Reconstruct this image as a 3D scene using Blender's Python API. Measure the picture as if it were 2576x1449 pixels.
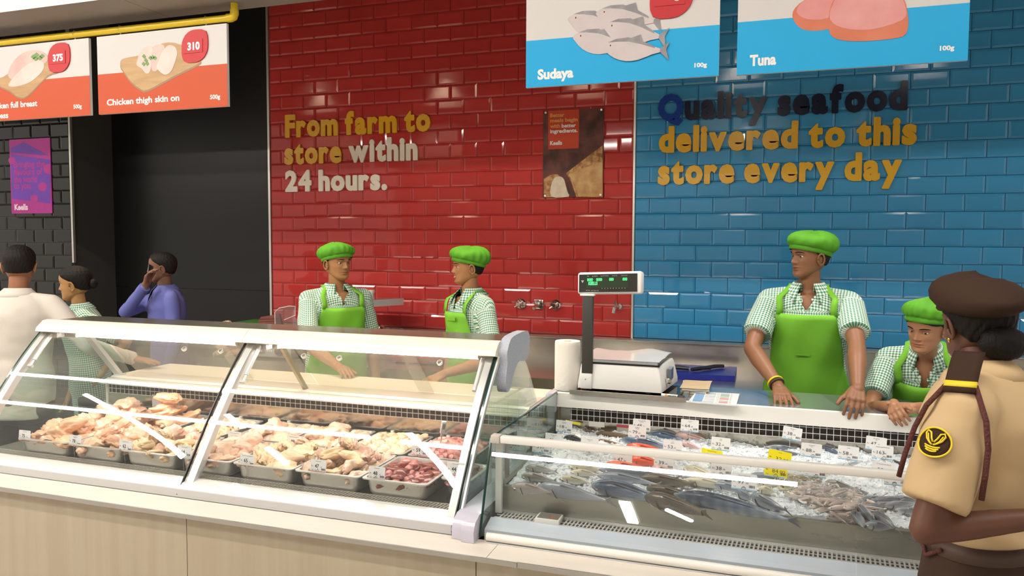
import bpy, bmesh, math, random
import numpy as np
from mathutils import Vector, Matrix, Euler, noise

random.seed(7)
rng = np.random.default_rng(7)
PI = math.pi
scene = bpy.context.scene
COL = scene.collection
for _o in list(bpy.data.objects):
    bpy.data.objects.remove(_o)

# ------------------------------------------------------------------ camera, world, exposure, large lights
W, H, FPX = 2576.0, 1449.0, 1900.0
YAW, PITCH, ROLL = -0.3241, -0.0596, 0.0043
CAM = np.array([0.727, -4.957, 1.70])
_cy, _sy, _cp, _sp = math.cos(YAW), math.sin(YAW), math.cos(PITCH), math.sin(PITCH)
_fw = np.array([_sy * _cp, _cy * _cp, _sp]); _r0 = np.array([_cy, -_sy, 0.0]); _u0 = np.cross(_r0, _fw)
_cr, _sr = math.cos(ROLL), math.sin(ROLL)
_rt = _cr * _r0 + _sr * _u0; _up = -_sr * _r0 + _cr * _u0
cam_data = bpy.data.cameras.new('camera')
cam_data.sensor_width = 36.0
cam_data.lens = 36.0 * FPX / W
cam_data.clip_start = 0.05
cam = bpy.data.objects.new('camera', cam_data)
COL.objects.link(cam)
cam.matrix_world = Matrix(((_rt[0], _up[0], -_fw[0], CAM[0]), (_rt[1], _up[1], -_fw[1], CAM[1]),
                           (_rt[2], _up[2], -_fw[2], CAM[2]), (0, 0, 0, 1)))
scene.camera = cam

def _ray(x, y):
    return (x - W / 2) / FPX * _rt - (y - H / 2) / FPX * _up + _fw
def at_y(x, y, Y):
    "point of the plane y = Y seen at photograph pixel x, y"
    d = _ray(x, y); return CAM + d * (Y - CAM[1]) / d[1]
def at_z(x, y, Z):
    d = _ray(x, y); return CAM + d * (Z - CAM[2]) / d[2]

world = bpy.data.worlds.new('world'); scene.world = world
world.use_nodes = True
world.node_tree.nodes['Background'].inputs[0].default_value = (1.0, 0.93, 0.84, 1)
world.node_tree.nodes['Background'].inputs[1].default_value = 0.42
scene.view_settings.view_transform = 'Standard'
scene.view_settings.look = 'None'
scene.view_settings.exposure = 0.9
scene.view_settings.gamma = 1.0
scene.view_settings.use_curve_mapping = False
scene.cycles.max_bounces = 7
scene.cycles.diffuse_bounces = 3
scene.cycles.glossy_bounces = 4
scene.cycles.transmission_bounces = 4
scene.cycles.transparent_max_bounces = 14
scene.cycles.caustics_reflective = False
scene.cycles.caustics_refractive = False
scene.cycles.sample_clamp_indirect = 6.0

WARM = (1.0, 0.80, 0.58)
def area(name, loc, rot, sx, sy, power, col):
    l = bpy.data.lights.new(name, 'AREA'); l.shape = 'RECTANGLE'; l.size = sx; l.size_y = sy
    l.energy = power; l.color = col
    o = bpy.data.objects.new(name, l); COL.objects.link(o); o.location = loc; o.rotation_euler = rot
    return o

# ------------------------------------------------------------------ materials
_M = {}
def mat(name, col=(.8, .8, .8), rough=.5, metal=0.0, spec=.5, var=0.0, vscale=8.0, bump=0.0, bscale=40.0,
        emit=None, estr=0.0, coat=0.0, sss=0.0, col2=None, objvar=0.0, stretch=None, detail=4.0, rvar=0.0):
    "procedural principled material: noise colour variation between col and col2, optional bump, per-object variation"
    if name in _M: return _M[name]
    m = bpy.data.materials.new(name); m.use_nodes = True
    nt = m.node_tree; N = nt.nodes; L = nt.links
    p = N['Principled BSDF']
    p.inputs['Base Color'].default_value = (*col, 1)
    p.inputs['Roughness'].default_value = rough
    p.inputs['Metallic'].default_value = metal
    p.inputs['Specular IOR Level'].default_value = spec
    p.inputs['Coat Weight'].default_value = coat
    p.inputs['Coat Roughness'].default_value = .08
    if sss: 
        p.inputs['Subsurface Weight'].default_value = sss
        p.inputs['Subsurface Radius'].default_value = (.02, .008, .005)
        p.inputs['Subsurface Scale'].default_value = .5
    if emit:
        p.inputs['Emission Color'].default_value = (*emit, 1); p.inputs['Emission Strength'].default_value = estr
    tc = None
    if var or bump or col2 or rvar:
        tc = N.new('ShaderNodeTexCoord'); mp = N.new('ShaderNodeMapping')
        L.new(tc.outputs['Object'], mp.inputs[0])
        if stretch: mp.inputs['Scale'].default_value = stretch
        n1 = N.new('ShaderNodeTexNoise'); n1.inputs['Scale'].default_value = vscale; n1.inputs['Detail'].default_value = detail
        L.new(mp.outputs[0], n1.inputs[0])
    if col2 is None and var:
        col2 = tuple(max(0, c * (1 - var)) for c in col)
    src = None
    if col2 is not None:
        mx = N.new('ShaderNodeMix'); mx.data_type = 'RGBA'
        mx.inputs[6].default_value = (*col, 1); mx.inputs[7].default_value = (*col2, 1)
        rp = N.new('ShaderNodeMapRange'); rp.inputs[1].default_value = .35; rp.inputs[2].default_value = .65
        L.new(n1.outputs['Fac'], rp.inputs[0]); L.new(rp.outputs[0], mx.inputs[0])
        src = mx.outputs[2]
    if objvar:
        oi = N.new('ShaderNodeObjectInfo'); hs = N.new('ShaderNodeHueSaturation')
        mr = N.new('ShaderNodeMapRange'); mr.inputs[3].default_value = 1 - objvar; mr.inputs[4].default_value = 1 + objvar
        L.new(oi.outputs['Random'], mr.inputs[0]); L.new(mr.outputs[0], hs.inputs['Value'])
        if src is not None: L.new(src, hs.inputs['Color'])
        else: hs.inputs['Color'].default_value = (*col, 1)
        src = hs.outputs[0]
    if src is not None: L.new(src, p.inputs['Base Color'])
    if rvar:
        mr2 = N.new('ShaderNodeMapRange'); mr2.inputs[3].default_value = max(0, rough - rvar); mr2.inputs[4].default_value = rough + rvar
        L.new(n1.outputs['Fac'], mr2.inputs[0]); L.new(mr2.outputs[0], p.inputs['Roughness'])
    if bump:
        n2 = N.new('ShaderNodeTexNoise'); n2.inputs['Scale'].default_value = bscale; n2.inputs['Detail'].default_value = 3
        L.new(mp.outputs[0], n2.inputs[0])
        b = N.new('ShaderNodeBump'); b.inputs['Strength'].default_value = bump; b.inputs['Distance'].default_value = .01
        L.new(n2.outputs['Fac'], b.inputs['Height']); L.new(b.outputs[0], p.inputs['Normal'])
    _M[name] = m
    return m

def emis(name, col, s):
    if name in _M: return _M[name]
    m = bpy.data.materials.new(name); m.use_nodes = True
    nt = m.node_tree; nt.nodes.clear()
    e = nt.nodes.new('ShaderNodeEmission'); e.inputs[0].default_value = (*col, 1); e.inputs[1].default_value = s
    o = nt.nodes.new('ShaderNodeOutputMaterial'); nt.links.new(e.outputs[0], o.inputs[0])
    _M[name] = m; return m

def glass(name, tint=(.93, .97, .95), refl=1.0, rough=0.0, milk=0.0):
    "thin pane: tinted transparency with a fresnel mirror, a touch of milky dirt"
    if name in _M: return _M[name]
    m = bpy.data.materials.new(name); m.use_nodes = True
    nt = m.node_tree; N = nt.nodes; L = nt.links; N.clear()
    t = N.new('ShaderNodeBsdfTransparent'); t.inputs[0].default_value = (*tint, 1)
    g = N.new('ShaderNodeBsdfGlossy'); g.inputs['Roughness'].default_value = rough; g.inputs[0].default_value = (1, 1, 1, 1)
    ge = N.new('ShaderNodeNewGeometry'); dt = N.new('ShaderNodeVectorMath'); dt.operation = 'DOT_PRODUCT'
    L.new(ge.outputs['Normal'], dt.inputs[0]); L.new(ge.outputs['Incoming'], dt.inputs[1])
    def mth(op, a, b_=None):
        k = N.new('ShaderNodeMath'); k.operation = op
        for i, v in enumerate((a, b_)):
            if v is None: continue
            if isinstance(v, (int, float)): k.inputs[i].default_value = v
            else: L.new(v, k.inputs[i])
        return k.outputs[0]
    c5 = mth('POWER', mth('SUBTRACT', 1.0, mth('ABSOLUTE', dt.outputs['Value'])), 5.0)
    fr = mth('ADD', mth('MULTIPLY', c5, .96), .04)
    mu = N.new('ShaderNodeMath'); mu.operation = 'MULTIPLY'; mu.inputs[1].default_value = refl; mu.use_clamp = True
    mx = N.new('ShaderNodeMixShader'); o = N.new('ShaderNodeOutputMaterial')
    L.new(fr, mu.inputs[0]); L.new(mu.outputs[0], mx.inputs[0]); L.new(t.outputs[0], mx.inputs[1]); L.new(g.outputs[0], mx.inputs[2])
    last = mx
    if milk:
        d = N.new('ShaderNodeBsdfDiffuse'); d.inputs[0].default_value = (.9, .9, .88, 1)
        m2 = N.new('ShaderNodeMixShader'); m2.inputs[0].default_value = milk
        L.new(mx.outputs[0], m2.inputs[1]); L.new(d.outputs[0], m2.inputs[2]); last = m2
    L.new(last.outputs[0], o.inputs[0])
    _M[name] = m; return m

# ------------------------------------------------------------------ mesh building
class MB:
    def __init__(s): s.v = []; s.f = []; s.m = []; s.n = 0
    def add(s, vs, fs, m=0, M=None):
        if M is not None: vs = [tuple(M @ Vector(p)) for p in vs]
        s.v.extend([tuple(float(c) for c in p) for p in vs]); b = s.n
        s.f.extend([tuple(i + b for i in f) for f in fs]); s.m.extend([m] * len(fs)); s.n += len(vs)
        return s
    def box(s, x0, x1, y0, y1, z0, z1, m=0, M=None, ch=0.0):
        if ch <= 0:
            vs = [(x, y, z) for z in (z0, z1) for y in (y0, y1) for x in (x0, x1)]
            fs = [(0, 2, 3, 1), (4, 5, 7, 6), (0, 1, 5, 4), (2, 6, 7, 3), (0, 4, 6, 2), (1, 3, 7, 5)]
            return s.add(vs, fs, m, M)
        bm = bmesh.new()
        bmesh.ops.create_cube(bm, size=1)
        for v in bm.verts:
            v.co = Vector(((x0 + x1) / 2 + v.co.x * (x1 - x0), (y0 + y1) / 2 + v.co.y * (y1 - y0), (z0 + z1) / 2 + v.co.z * (z1 - z0)))
        bmesh.ops.bevel(bm, geom=list(bm.edges), offset=ch, segments=2, affect='EDGES', profile=.5)
        bm.verts.index_update()
        vs = [v.co[:] for v in bm.verts]; fs = [tuple(v.index for v in f.verts) for f in bm.faces]
        bm.free()
        return s.add(vs, fs, m, M)
    def tube(s, pts, r, n=8, m=0, caps=True, M=None, flat=1.0, upv=None):
        pts = [Vector(p) for p in pts]; k = len(pts)
        rs = [r] * k if not hasattr(r, '__len__') else list(r)
        vs = []; fs = []
        prev = None
        for i, p in enumerate(pts):
            t = (pts[min(i + 1, k - 1)] - pts[max(i - 1, 0)])
            t = t.normalized() if t.length > 1e-9 else Vector((0, 0, 1))
            if prev is None:
                a = Vector(upv) if upv is not None else (Vector((0, 0, 1)) if abs(t.z) < .9 else Vector((1, 0, 0)))
            else: a = prev
            b = t.cross(a); b.normalize(); a = b.cross(t); a.normalize(); prev = a
            for j in range(n):
                w = 2 * PI * j / n
                vs.append(p + (a * math.cos(w) * flat + b * math.sin(w)) * rs[i])
        for i in range(k - 1):
            for j in range(n):
                fs.append((i * n + j, i * n + (j + 1) % n, (i + 1) * n + (j + 1) % n, (i + 1) * n + j))
        if caps:
            fs.append(tuple(range(n - 1, -1, -1))); fs.append(tuple((k - 1) * n + j for j in range(n)))
        return s.add(vs, fs, m, M)
    def lathe(s, prof, n=24, m=0, M=None, sx=1.0, sy=1.0, wob=None):
        vs = []; fs = []
        k = len(prof)
        for i, (r, z) in enumerate(prof):
            for j in range(n):
                w = 2 * PI * j / n; q = r * (wob(i, w) if wob else 1)
                vs.append((q * math.cos(w) * sx, q * math.sin(w) * sy, z))
        for i in range(k - 1):
            for j in range(n):
                fs.append((i * n + j, i * n + (j + 1) % n, (i + 1) * n + (j + 1) % n, (i + 1) * n + j))
        if prof[0][0] > 1e-6: fs.append(tuple(range(n - 1, -1, -1)))
        if prof[-1][0] > 1e-6: fs.append(tuple((k - 1) * n + j for j in range(n)))
        return s.add(vs, fs, m, M)
    def prism(s, poly, d0, d1, axis='y', m=0, M=None):
        "polygon (a, b) extruded along axis from d0 to d1: axis y -> (a, d, b); x -> (d, a, b); z -> (a, b, d)"
        def P(a, b, d): return (a, d, b) if axis == 'y' else ((d, a, b) if axis == 'x' else (a, b, d))
        k = len(poly)
        vs = [P(a, b, d0) for a, b in poly] + [P(a, b, d1) for a, b in poly]
        fs = [tuple(range(k)), tuple(range(2 * k - 1, k - 1, -1))] + [(i, i + k, (i + 1) % k + k, (i + 1) % k) for i in range(k)]
        return s.add(vs, fs, m, M)
    def grid(s, P, m=0, closed=False):
        "P[i][j] points"
        a = len(P); b = len(P[0]); vs = [p for r in P for p in r]; fs = []
        for i in range(a - 1):
            for j in range(b if closed else b - 1):
                fs.append((i * b + j, i * b + (j + 1) % b, (i + 1) * b + (j + 1) % b, (i + 1) * b + j))
        return s.add(vs, fs, m)
    def mesh(s, name, mats, smooth=None, fix=True):
        me = bpy.data.meshes.new(name); me.from_pydata(s.v, [], s.f)
        for mm in (mats if isinstance(mats, (list, tuple)) else [mats]): me.materials.append(mm)
        if any(s.m): me.polygons.foreach_set('material_index', s.m)
        if fix:
            bm = bmesh.new(); bm.from_mesh(me); bmesh.ops.recalc_face_normals(bm, faces=bm.faces); bm.to_mesh(me); bm.free()
        if smooth is not None:
            me.polygons.foreach_set('use_smooth', [True] * len(me.polygons))
            if smooth < 179: me.set_sharp_from_angle(angle=math.radians(smooth))
        me.update()
        return me
    def obj(s, name, mats, parent=None, smooth=35, local=False, fix=True):
        return link(name, s.mesh(name, mats, smooth, fix), parent, local)

def link(name, data, parent=None, local=False, loc=None, rot=None):
    o = bpy.data.objects.new(name, data); COL.objects.link(o)
    if loc is not None: o.location = loc
    if rot is not None: o.rotation_euler = rot
    if parent is not None:
        o.parent = parent
        if not local: o.matrix_parent_inverse = base_matrix(parent).inverted()
    return o
def base_matrix(p):
    m = Matrix.LocRotScale(p.location, p.rotation_euler, p.scale)
    if p.parent is not None: m = base_matrix(p.parent) @ p.matrix_parent_inverse @ m
    return m
def tag(o, label=None, cat=None, group=None, kind=None):
    if label: o['label'] = label
    if cat: o['category'] = cat
    if group: o['group'] = group
    if kind: o['kind'] = kind
    return o
def thing(name, label, cat, loc=(0, 0, 0), group=None, rot=None):
    o = bpy.data.objects.new(name, None); COL.objects.link(o)
    o.empty_display_size = .05
    o.location = loc
    if rot is not None: o.rotation_euler = rot
    return tag(o, label, cat, group)
_kids = {}
def copy_tree(root, loc, rot=None, label=None, scale=None, group=None):
    "copy of a thing with copies of its parts and sub-parts (sharing mesh data)"
    def rec(o, par):
        c = o.copy(); COL.objects.link(c)
        if par is not None: c.parent = par; c.matrix_parent_inverse = o.matrix_parent_inverse
        for k in o.children: rec(k, c)
        return c
    r = rec(root, None)
    r.location = loc
    if rot is not None: r.rotation_euler = rot
    if scale is not None: r.scale = scale
    if label: r['label'] = label
    if group: r['group'] = group
    return r

# ------------------------------------------------------------------ lettering
_TX = {}
def text_data(s, bold=0.0, depth=0.0, res=3):
    key = (s, bold, depth, res)
    if key in _TX: return _TX[key]
    cu = bpy.data.curves.new('lettering', 'FONT'); cu.body = s; cu.size = 1.0
    cu.offset = min(bold, .032); cu.extrude = depth; cu.resolution_u = res

    o = bpy.data.objects.new('lettering', cu); COL.objects.link(o)
    dg = bpy.context.evaluated_depsgraph_get()
    me = bpy.data.meshes.new_from_object(o.evaluated_get(dg))
    V = np.array([v.co[:] for v in me.vertices]) if len(me.vertices) else np.zeros((1, 3))
    F = [tuple(p.vertices) for p in me.polygons]
    bpy.data.objects.remove(o); bpy.data.curves.remove(cu); bpy.data.meshes.remove(me)
    if bold > .032:  # heavier weight: the outline swept round a small circle
        r_ = bold - .032; n = len(V); VV, FF = [], []
        for k in range(9):
            w_ = 2 * PI * k / 8; q = V + (np.array([r_ * math.cos(w_), r_ * math.sin(w_), -.0006 * (k + 1)]) if k < 8 else 0)
            VV.append(q); FF += [tuple(i + k * n for i in f) for f in F]
        V, F = np.concatenate(VV), FF
    _TX[key] = (V, F); return V, F
def text_into(mb, s, x, z, h, w=None, bold=.02, m=0, xf=None, y=0.0, res=3, depth=0.0, align='l', sp=0.0):
    """lettering in the x-z plane facing -y: left baseline x, z; h = cap height; w = total width to fit;
    xf maps a local (x, y, z) point to the final one"""
    V, F = text_data(s, bold, depth, res)
    k = h / .70
    P = V.copy()
    x0, x1 = P[:, 0].min(), P[:, 0].max()
    kx = k if w is None else w / max(1e-6, x1 - x0)
    if align == 'c': x = x - (x1 - x0) * kx / 2
    if align == 'r': x = x - (x1 - x0) * kx
    Q = [(x + (a - x0) * kx, y - c * k, z + b * k) for a, b, c in P]
    if xf: Q = [xf(q) for q in Q]
    mb.add(Q, F, m)
    return (x1 - x0) * kx
# ------------------------------------------------------------------ setting: tiled back wall, floor, ceiling
TW, TH, L0 = 0.2, 0.10149, 2.0944
M_red = mat('red_glaze', (.49, .044, .040), .045, spec=.42, var=.16, vscale=2.2, objvar=.06)
M_blue = mat('blue_glaze', (.05, .285, .53), .045, spec=.5, var=.15, vscale=2.2, objvar=.06)
M_black = mat('black_glaze', (.011, .0095, .0085), .05, spec=.6, objvar=.15)
M_redgrout = mat('red_grout', (.13, .008, .008), .8, var=.2, vscale=60)
M_bluegrout = mat('blue_grout', (.008, .045, .13), .8, var=.2, vscale=60)
M_blackgrout = mat('grey_grout', (.035, .032, .03), .8)
M_trim = mat('brushed_aluminium_trim', (.62, .60, .54), .35, metal=.85, bump=.05, bscale=120)
M_cream = mat('cream_paint', (.80, .74, .62), .6, var=.03)
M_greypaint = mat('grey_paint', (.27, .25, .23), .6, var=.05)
M_darkwall = mat('dark_wall_panel', (.0075, .0077, .007), .3, spec=.35, var=.25, vscale=1.2)
M_floor = mat('floor_tile_beige', (.55, .50, .43), .3, var=.08, vscale=3)
M_ceil = mat('ceiling_dark', (.10, .095, .09), .8, var=.1)

def tile_mesh(name, w, h, m):
    b = MB(); a, c = w / 2, h / 2; i = .0125
    pts = [(-a, 0, -c), (a, 0, -c), (a, 0, c), (-a, 0, c),
           (-a, -.0035, -c), (a, -.0035, -c), (a, -.0035, c), (-a, -.0035, c),
           (-a + i, -.0076, -c + i), (a - i, -.0076, -c + i), (a - i, -.0076, c - i), (-a + i, -.0076, c - i)]
    fs = []
    for k in (0, 4):
        for j in range(4): fs.append((k + j, k + (j + 1) % 4, k + 4 + (j + 1) % 4, k + 4 + j))
    fs.append((8, 9, 10, 11))
    b.add(pts, fs)
    return b.mesh(name, m)

def tile_field(wall, x_lo, x_hi, v_lo, v_hi, m, y0, phase, keep, rank):
    "running bond of bevelled tiles between x_lo and x_hi; rows v (downwards); rank orders which become parts"
    full = tile_mesh('tile', TW - .003, TH - .003, m)
    cuts = {}
    todo = []
    for v in range(v_lo, v_hi):
        off = phase + (0 if v % 2 == 0 else TW / 2)
        k0 = math.floor((x_lo - off) / TW) - 1
        for k in range(k0, k0 + 60):
            a, b = off + k * TW, off + (k + 1) * TW
            a, b = max(a, x_lo), min(b, x_hi)
            if b - a < .03: continue
            todo.append(((a + b) / 2, b - a, L0 - (v + .5) * TH))
    todo.sort(key=rank)
    rest = MB()
    R = random.Random(3)
    for n, (cx, w, z) in enumerate(todo):
        if w > TW - .004: me = full
        else:
            q = round(w, 3)
            if q not in cuts: cuts[q] = tile_mesh('tile', q - .003, TH - .003, m)
            me = cuts[q]
        rot = (R.gauss(0, .0045), R.gauss(0, .001), R.gauss(0, .0045))
        if n < keep: link('tile', me, wall, True, (cx, y0, z), rot)
        else:
            Mx = Matrix.LocRotScale(Vector((cx, y0, z)), Euler(rot), None)
            rest.add([v.co[:] for v in me.vertices], [tuple(p.vertices) for p in me.polygons], 0, Mx)
    if rest.n: tag(rest.obj('upper_tiles', m, wall, smooth=None, local=True), kind='stuff')

def slab(name, x0, x1, y0, y1, z0, z1, m, ch=0):
    b = MB(); b.box(x0, x1, y0, y1, z0, z1, ch=ch)
    return tag(b.obj(name, m), kind='structure')

w = slab('wall_back', -2.905, -.104, .003, .14, 0, 3.6, M_redgrout)
tile_field(w, -2.9, -.106, -14, 10, M_red, .003, -.1, 298, lambda t: (t[2] > 3.3, abs(t[2] - 2.0) * 0.9 - t[0]))
w = slab('wall_back', -.096, 3.1, .003, .14, 0, 3.6, M_bluegrout)
tile_field(w, -.094, 2.7, -13, 10, M_blue, .003, -.1, 298, lambda t: max(0, t[2] - 2.9) * 3 + max(0, t[0] - 2.3) * 3 - t[0] * .2)
slab('trim_1', -.1065, -.0935, -.010, .003, 1.05, 3.6, M_trim)
slab('trim_2', -2.918, -2.9005, -.012, .003, .9, 3.6, M_trim)
# dark painted stretch between the red tiles and the black tiled pier
w = slab('wall_back', -4.47, -2.918, .0, .14, 1.322, 3.6, M_darkwall)
slab('wall_back', -4.47, -2.918, .004, .14, 0, 1.318, M_darkwall)
w = slab('wall_left', -7.2, -4.458, -.397, .14, 0, 3.6, M_blackgrout)
blk = []
TH_keep = TH
TH = .1045
def black_tiles(wall):
    full = tile_mesh('tile', TW - .004, TH - .004, M_black); half = tile_mesh('tile', TW / 2 - .004, TH - .004, M_black)
    R = random.Random(5)
    for r in range(-9, 17):
        zc = 1.5825 + r * TH + TH / 2
        if zc > 3.4: continue
        off = 0 if r % 2 else TW / 2
        x = -4.462
        first = True
        while x > -5.65:
            wd = TW / 2 if (first and r % 2 == 0) else TW
            first = False
            link('tile', full if wd == TW else half, wall, True, (x - wd / 2, -.397, zc), (R.gauss(0, .006), 0, R.gauss(0, .006)))
            x -= wd
black_tiles(w)
TH = TH_keep
slab('trim_3', -4.462, -4.444, -.412, -.392, 1.53, 3.6, M_trim)
fl = slab('floor', -8, 6, -12, .14, -.08, 0, M_floor)
slab('ceiling', -8, 6, -12, .14, 3.75, 3.85, M_ceil)
slab('wall_front', -8, 6, -12.1, -12, 0, 3.75, mat('shop_wall_far', (.50, .44, .36), .7, var=.2, vscale=1.5))
# bulkhead over the counter: cream face, grey soffit, in two lengths
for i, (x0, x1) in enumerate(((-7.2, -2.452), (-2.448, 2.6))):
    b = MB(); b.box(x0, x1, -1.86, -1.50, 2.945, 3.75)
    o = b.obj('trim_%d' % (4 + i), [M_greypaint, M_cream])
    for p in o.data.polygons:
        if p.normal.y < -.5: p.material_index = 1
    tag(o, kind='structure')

# ------------------------------------------------------------------ ceiling lamps (their own light)
E_tube = emis('lamp_tube_white', (1.0, .93, .84), 50)
M_lampbody = mat('lamp_housing', (.55, .55, .55), .4)
def linear_lamp(p0, p1, label, wdt=.05):
    p0, p1 = Vector(p0), Vector(p1); c = (p0 + p1) / 2; d = p1 - p0
    t = thing('ceiling_lamp', label, 'lamp', c, 'linear ceiling lamps')
    L = d.length / 2; Mx = Matrix.Translation(c) @ Matrix.Rotation(math.atan2(d.y, d.x), 4, 'Z')
    b = MB(); b.box(-L, L, -wdt * .7, wdt * .7, .012, .055, M=Mx); b.obj('housing', M_lampbody, t, None)
    b = MB(); b.box(-L, L, -wdt / 2, wdt / 2, -.012, .0115, M=Mx); b.obj('tube', E_tube, t, None)
    b = MB()
    for s in (-.8, .8): b.tube([Mx @ Vector((s * L, 0, .055)), Mx @ Vector((s * L, 0, 3.75 - p0.z))], .004, 5)
    b.obj('hanger', M_lampbody, t, None)
LZ = 3.65
linear_lamp((-7.4, -3.70, LZ), (3.4, -3.70, LZ), 'long linear lamp running above the meat counter front, nearer the wall')
linear_lamp((-7.4, -4.43, LZ), (-2.38, -4.43, LZ), 'long linear lamp above the aisle, parallel to the counter')
linear_lamp((-2.10, -4.46, LZ), (-1.40, -4.46, LZ), 'short linear lamp continuing the aisle line')
linear_lamp((-5.34, -4.08, LZ + .02), (-4.60, -5.10, LZ + .02), 'slanted cross lamp over the far end of the aisle', .06)
linear_lamp((-3.78, -4.25, LZ + .02), (-3.69, -4.50, LZ + .02), 'short slanted lamp over the middle of the aisle, nearer the counter', .06)
linear_lamp((-3.55, -4.82, LZ + .02), (-3.40, -5.04, LZ + .02), 'short slanted lamp over the middle of the aisle, away from the counter', .06)
linear_lamp((-2.0, -4.29, LZ + .02), (-1.73, -5.07, LZ + .02), 'slanted cross lamp over the near end of the aisle', .06)
linear_lamp((-2.51, -8.87, LZ), (1.115, -8.87, LZ), 'linear lamp above the rear aisle of the shop', .07)
linear_lamp((-.96, -10.0, LZ), (-.94, -10.75, LZ), 'cross lamp deep in the shop', .15)
linear_lamp((-.43, -10.1, LZ), (-.12, -10.42, LZ), 'short lamp deep in the shop')
linear_lamp((1.80, -9.9, LZ), (2.05, -10.0, LZ), 'short angled lamp deep in the shop', .08)
E_spot = emis('spot_lens', (1.0, .86, .66), 120)
M_can = mat('spot_can_black', (.05, .05, .05), .4)
def spot(x, y, z, tx, ty, tz, power, label, ang=70, col=WARM):
    t = thing('ceiling_spotlight', label, 'spotlight', (x, y, z), 'ceiling spotlights')
    d = Vector((tx - x, ty - y, tz - z)).normalized(); q = d.to_track_quat('-Z', 'Y').to_matrix().to_4x4(); Mx = Matrix.Translation((x, y, z)) @ q
    b = MB(); b.lathe([(.001, .11), (.048, .11), (.052, .09), (.052, -.03), (.046, -.03), (.044, .0)], 20, M=Mx); b.obj('housing', M_can, t)
    b = MB(); b.lathe([(.001, -.002), (.042, -.002)], 20, M=Mx); b.obj('lens', E_spot, t)
    b = MB(); b.tube([(x, y, z + .05), (x, y, 3.75)], .009, 6); b.obj('stem', M_can, t)
    l = bpy.data.lights.new('spotlight', 'SPOT'); l.energy = power; l.color = col; l.spot_size = math.radians(ang); l.spot_blend = .5; l.shadow_soft_size = .05
    o = bpy.data.objects.new('spotlight_lamp', l); COL.objects.link(o); o.parent = t
    o.matrix_parent_inverse = base_matrix(t).inverted(); o.matrix_world = Mx @ Matrix.Translation((0, 0, -.04))
    o.location = (Mx @ Vector((0, 0, -.04))); o.rotation_euler = q.to_euler()
SPY = -1.35
spot(-3.45, SPY, 3.32, -3.2, -2.0, 1.1, 70, 'ceiling spotlight over the far end of the meat case')
spot(-2.13, SPY, 3.32, -1.9, -2.0, 1.0, 80, 'ceiling spotlight over the middle of the meat case')
spot(-.81, SPY, 3.32, -.7, -2.0, 1.0, 80, 'ceiling spotlight over the near end of the meat case')
spot(.51, SPY, 3.32, .5, -2.1, 1.0, 60, 'ceiling spotlight over the weighing scale', col=(1, .92, .84))
spot(1.83, SPY, 3.32, 1.6, -2.0, 1.0, 60, 'ceiling spotlight over the fish case end', col=(1, .92, .84))
# ------------------------------------------------------------------ hanging price boards on the yellow rail
M_yellow = mat('yellow_paint', (.86, .62, .01), .35, coat=.3)
M_signwhite = mat('sign_white_print', (.54, .52, .505), .55, spec=.2)
M_signred = mat('sign_orange_print', (.47, .082, .033), .55, spec=.2)
M_signblue = mat('sign_blue_print', (.018, .33, .62), .55, spec=.2)
M_badge = mat('badge_red', (.42, .008, .013), .45, spec=.3)
M_inkwhite = mat('white_lettering', (.70, .675, .65), .4)
M_inkblack = mat('black_ink', (.02, .02, .022), .6)
M_board = mat('printed_wood', (0.434, 0.266, 0.112), .5, col2=(0.350, 0.203, 0.077), vscale=6, stretch=(1, 1, 6))
M_boardedge = mat('printed_wood_edge', (0.252, 0.147, 0.070), .5)
M_pmeat = mat('printed_chicken', (0.602, 0.420, 0.371), .5, col2=(0.616, 0.490, 0.448), vscale=9)
M_pmeat2 = mat('printed_chicken_dark', (0.532, 0.315, 0.280), .5, col2=(0.574, 0.392, 0.350), vscale=9)
M_pgreen = mat('printed_herb', (0.112, 0.238, 0.049), .5)
M_pfish = mat('printed_fish', (0.434, 0.385, 0.385), .5, col2=(0.490, 0.420, 0.420), vscale=10)
M_pfishback = mat('printed_fish_back', (0.252, 0.231, 0.245), .5, var=.3, vscale=20)
M_ptuna = mat('printed_tuna', (0.560, 0.196, 0.189), .5, col2=(0.602, 0.280, 0.266), vscale=6)
M_ptuna2 = mat('printed_tuna_edge', (0.490, 0.112, 0.049), .5, col2=(0.546, 0.154, 0.077), vscale=6)
SY = -1.6
rail = thing('sign_rail', 'yellow tubular rail hung under the bulkhead, carrying the orange chicken price boards', 'rail', (-3.0, SY, 2.875))
b = MB(); b.tube([(-6.2, SY, 2.875), (-1.955, SY, 2.872)], .0185, 14); b.obj('pipe', M_yellow, rail)
b = MB(); b.tube([(-1.985, SY, 2.872), (-1.963, SY, 2.872), (-1.947, SY, 2.876), (-1.940, SY, 2.892), (-1.940, SY, 2.91)], .0225, 14); b.obj('elbow', M_yellow, rail)
b = MB(); b.tube([(-1.940, SY, 2.905), (-1.940, SY, 2.944)], .0185, 14); b.obj('drop', M_yellow, rail)
rail2 = thing('sign_rail', 'yellow tubular rail above the blue fish price boards', 'rail', (.5, SY, 2.875))
b = MB(); b.tube([(-.42, SY, 2.875), (1.52, SY, 2.875)], .0185, 14); b.obj('pipe', M_yellow, rail2)
b = MB()
for x in (-.42, 1.52): b.tube([(x, SY, 2.86), (x, SY, 2.944)], .0185, 14)
b.obj('drop', M_yellow, rail2)

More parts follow.
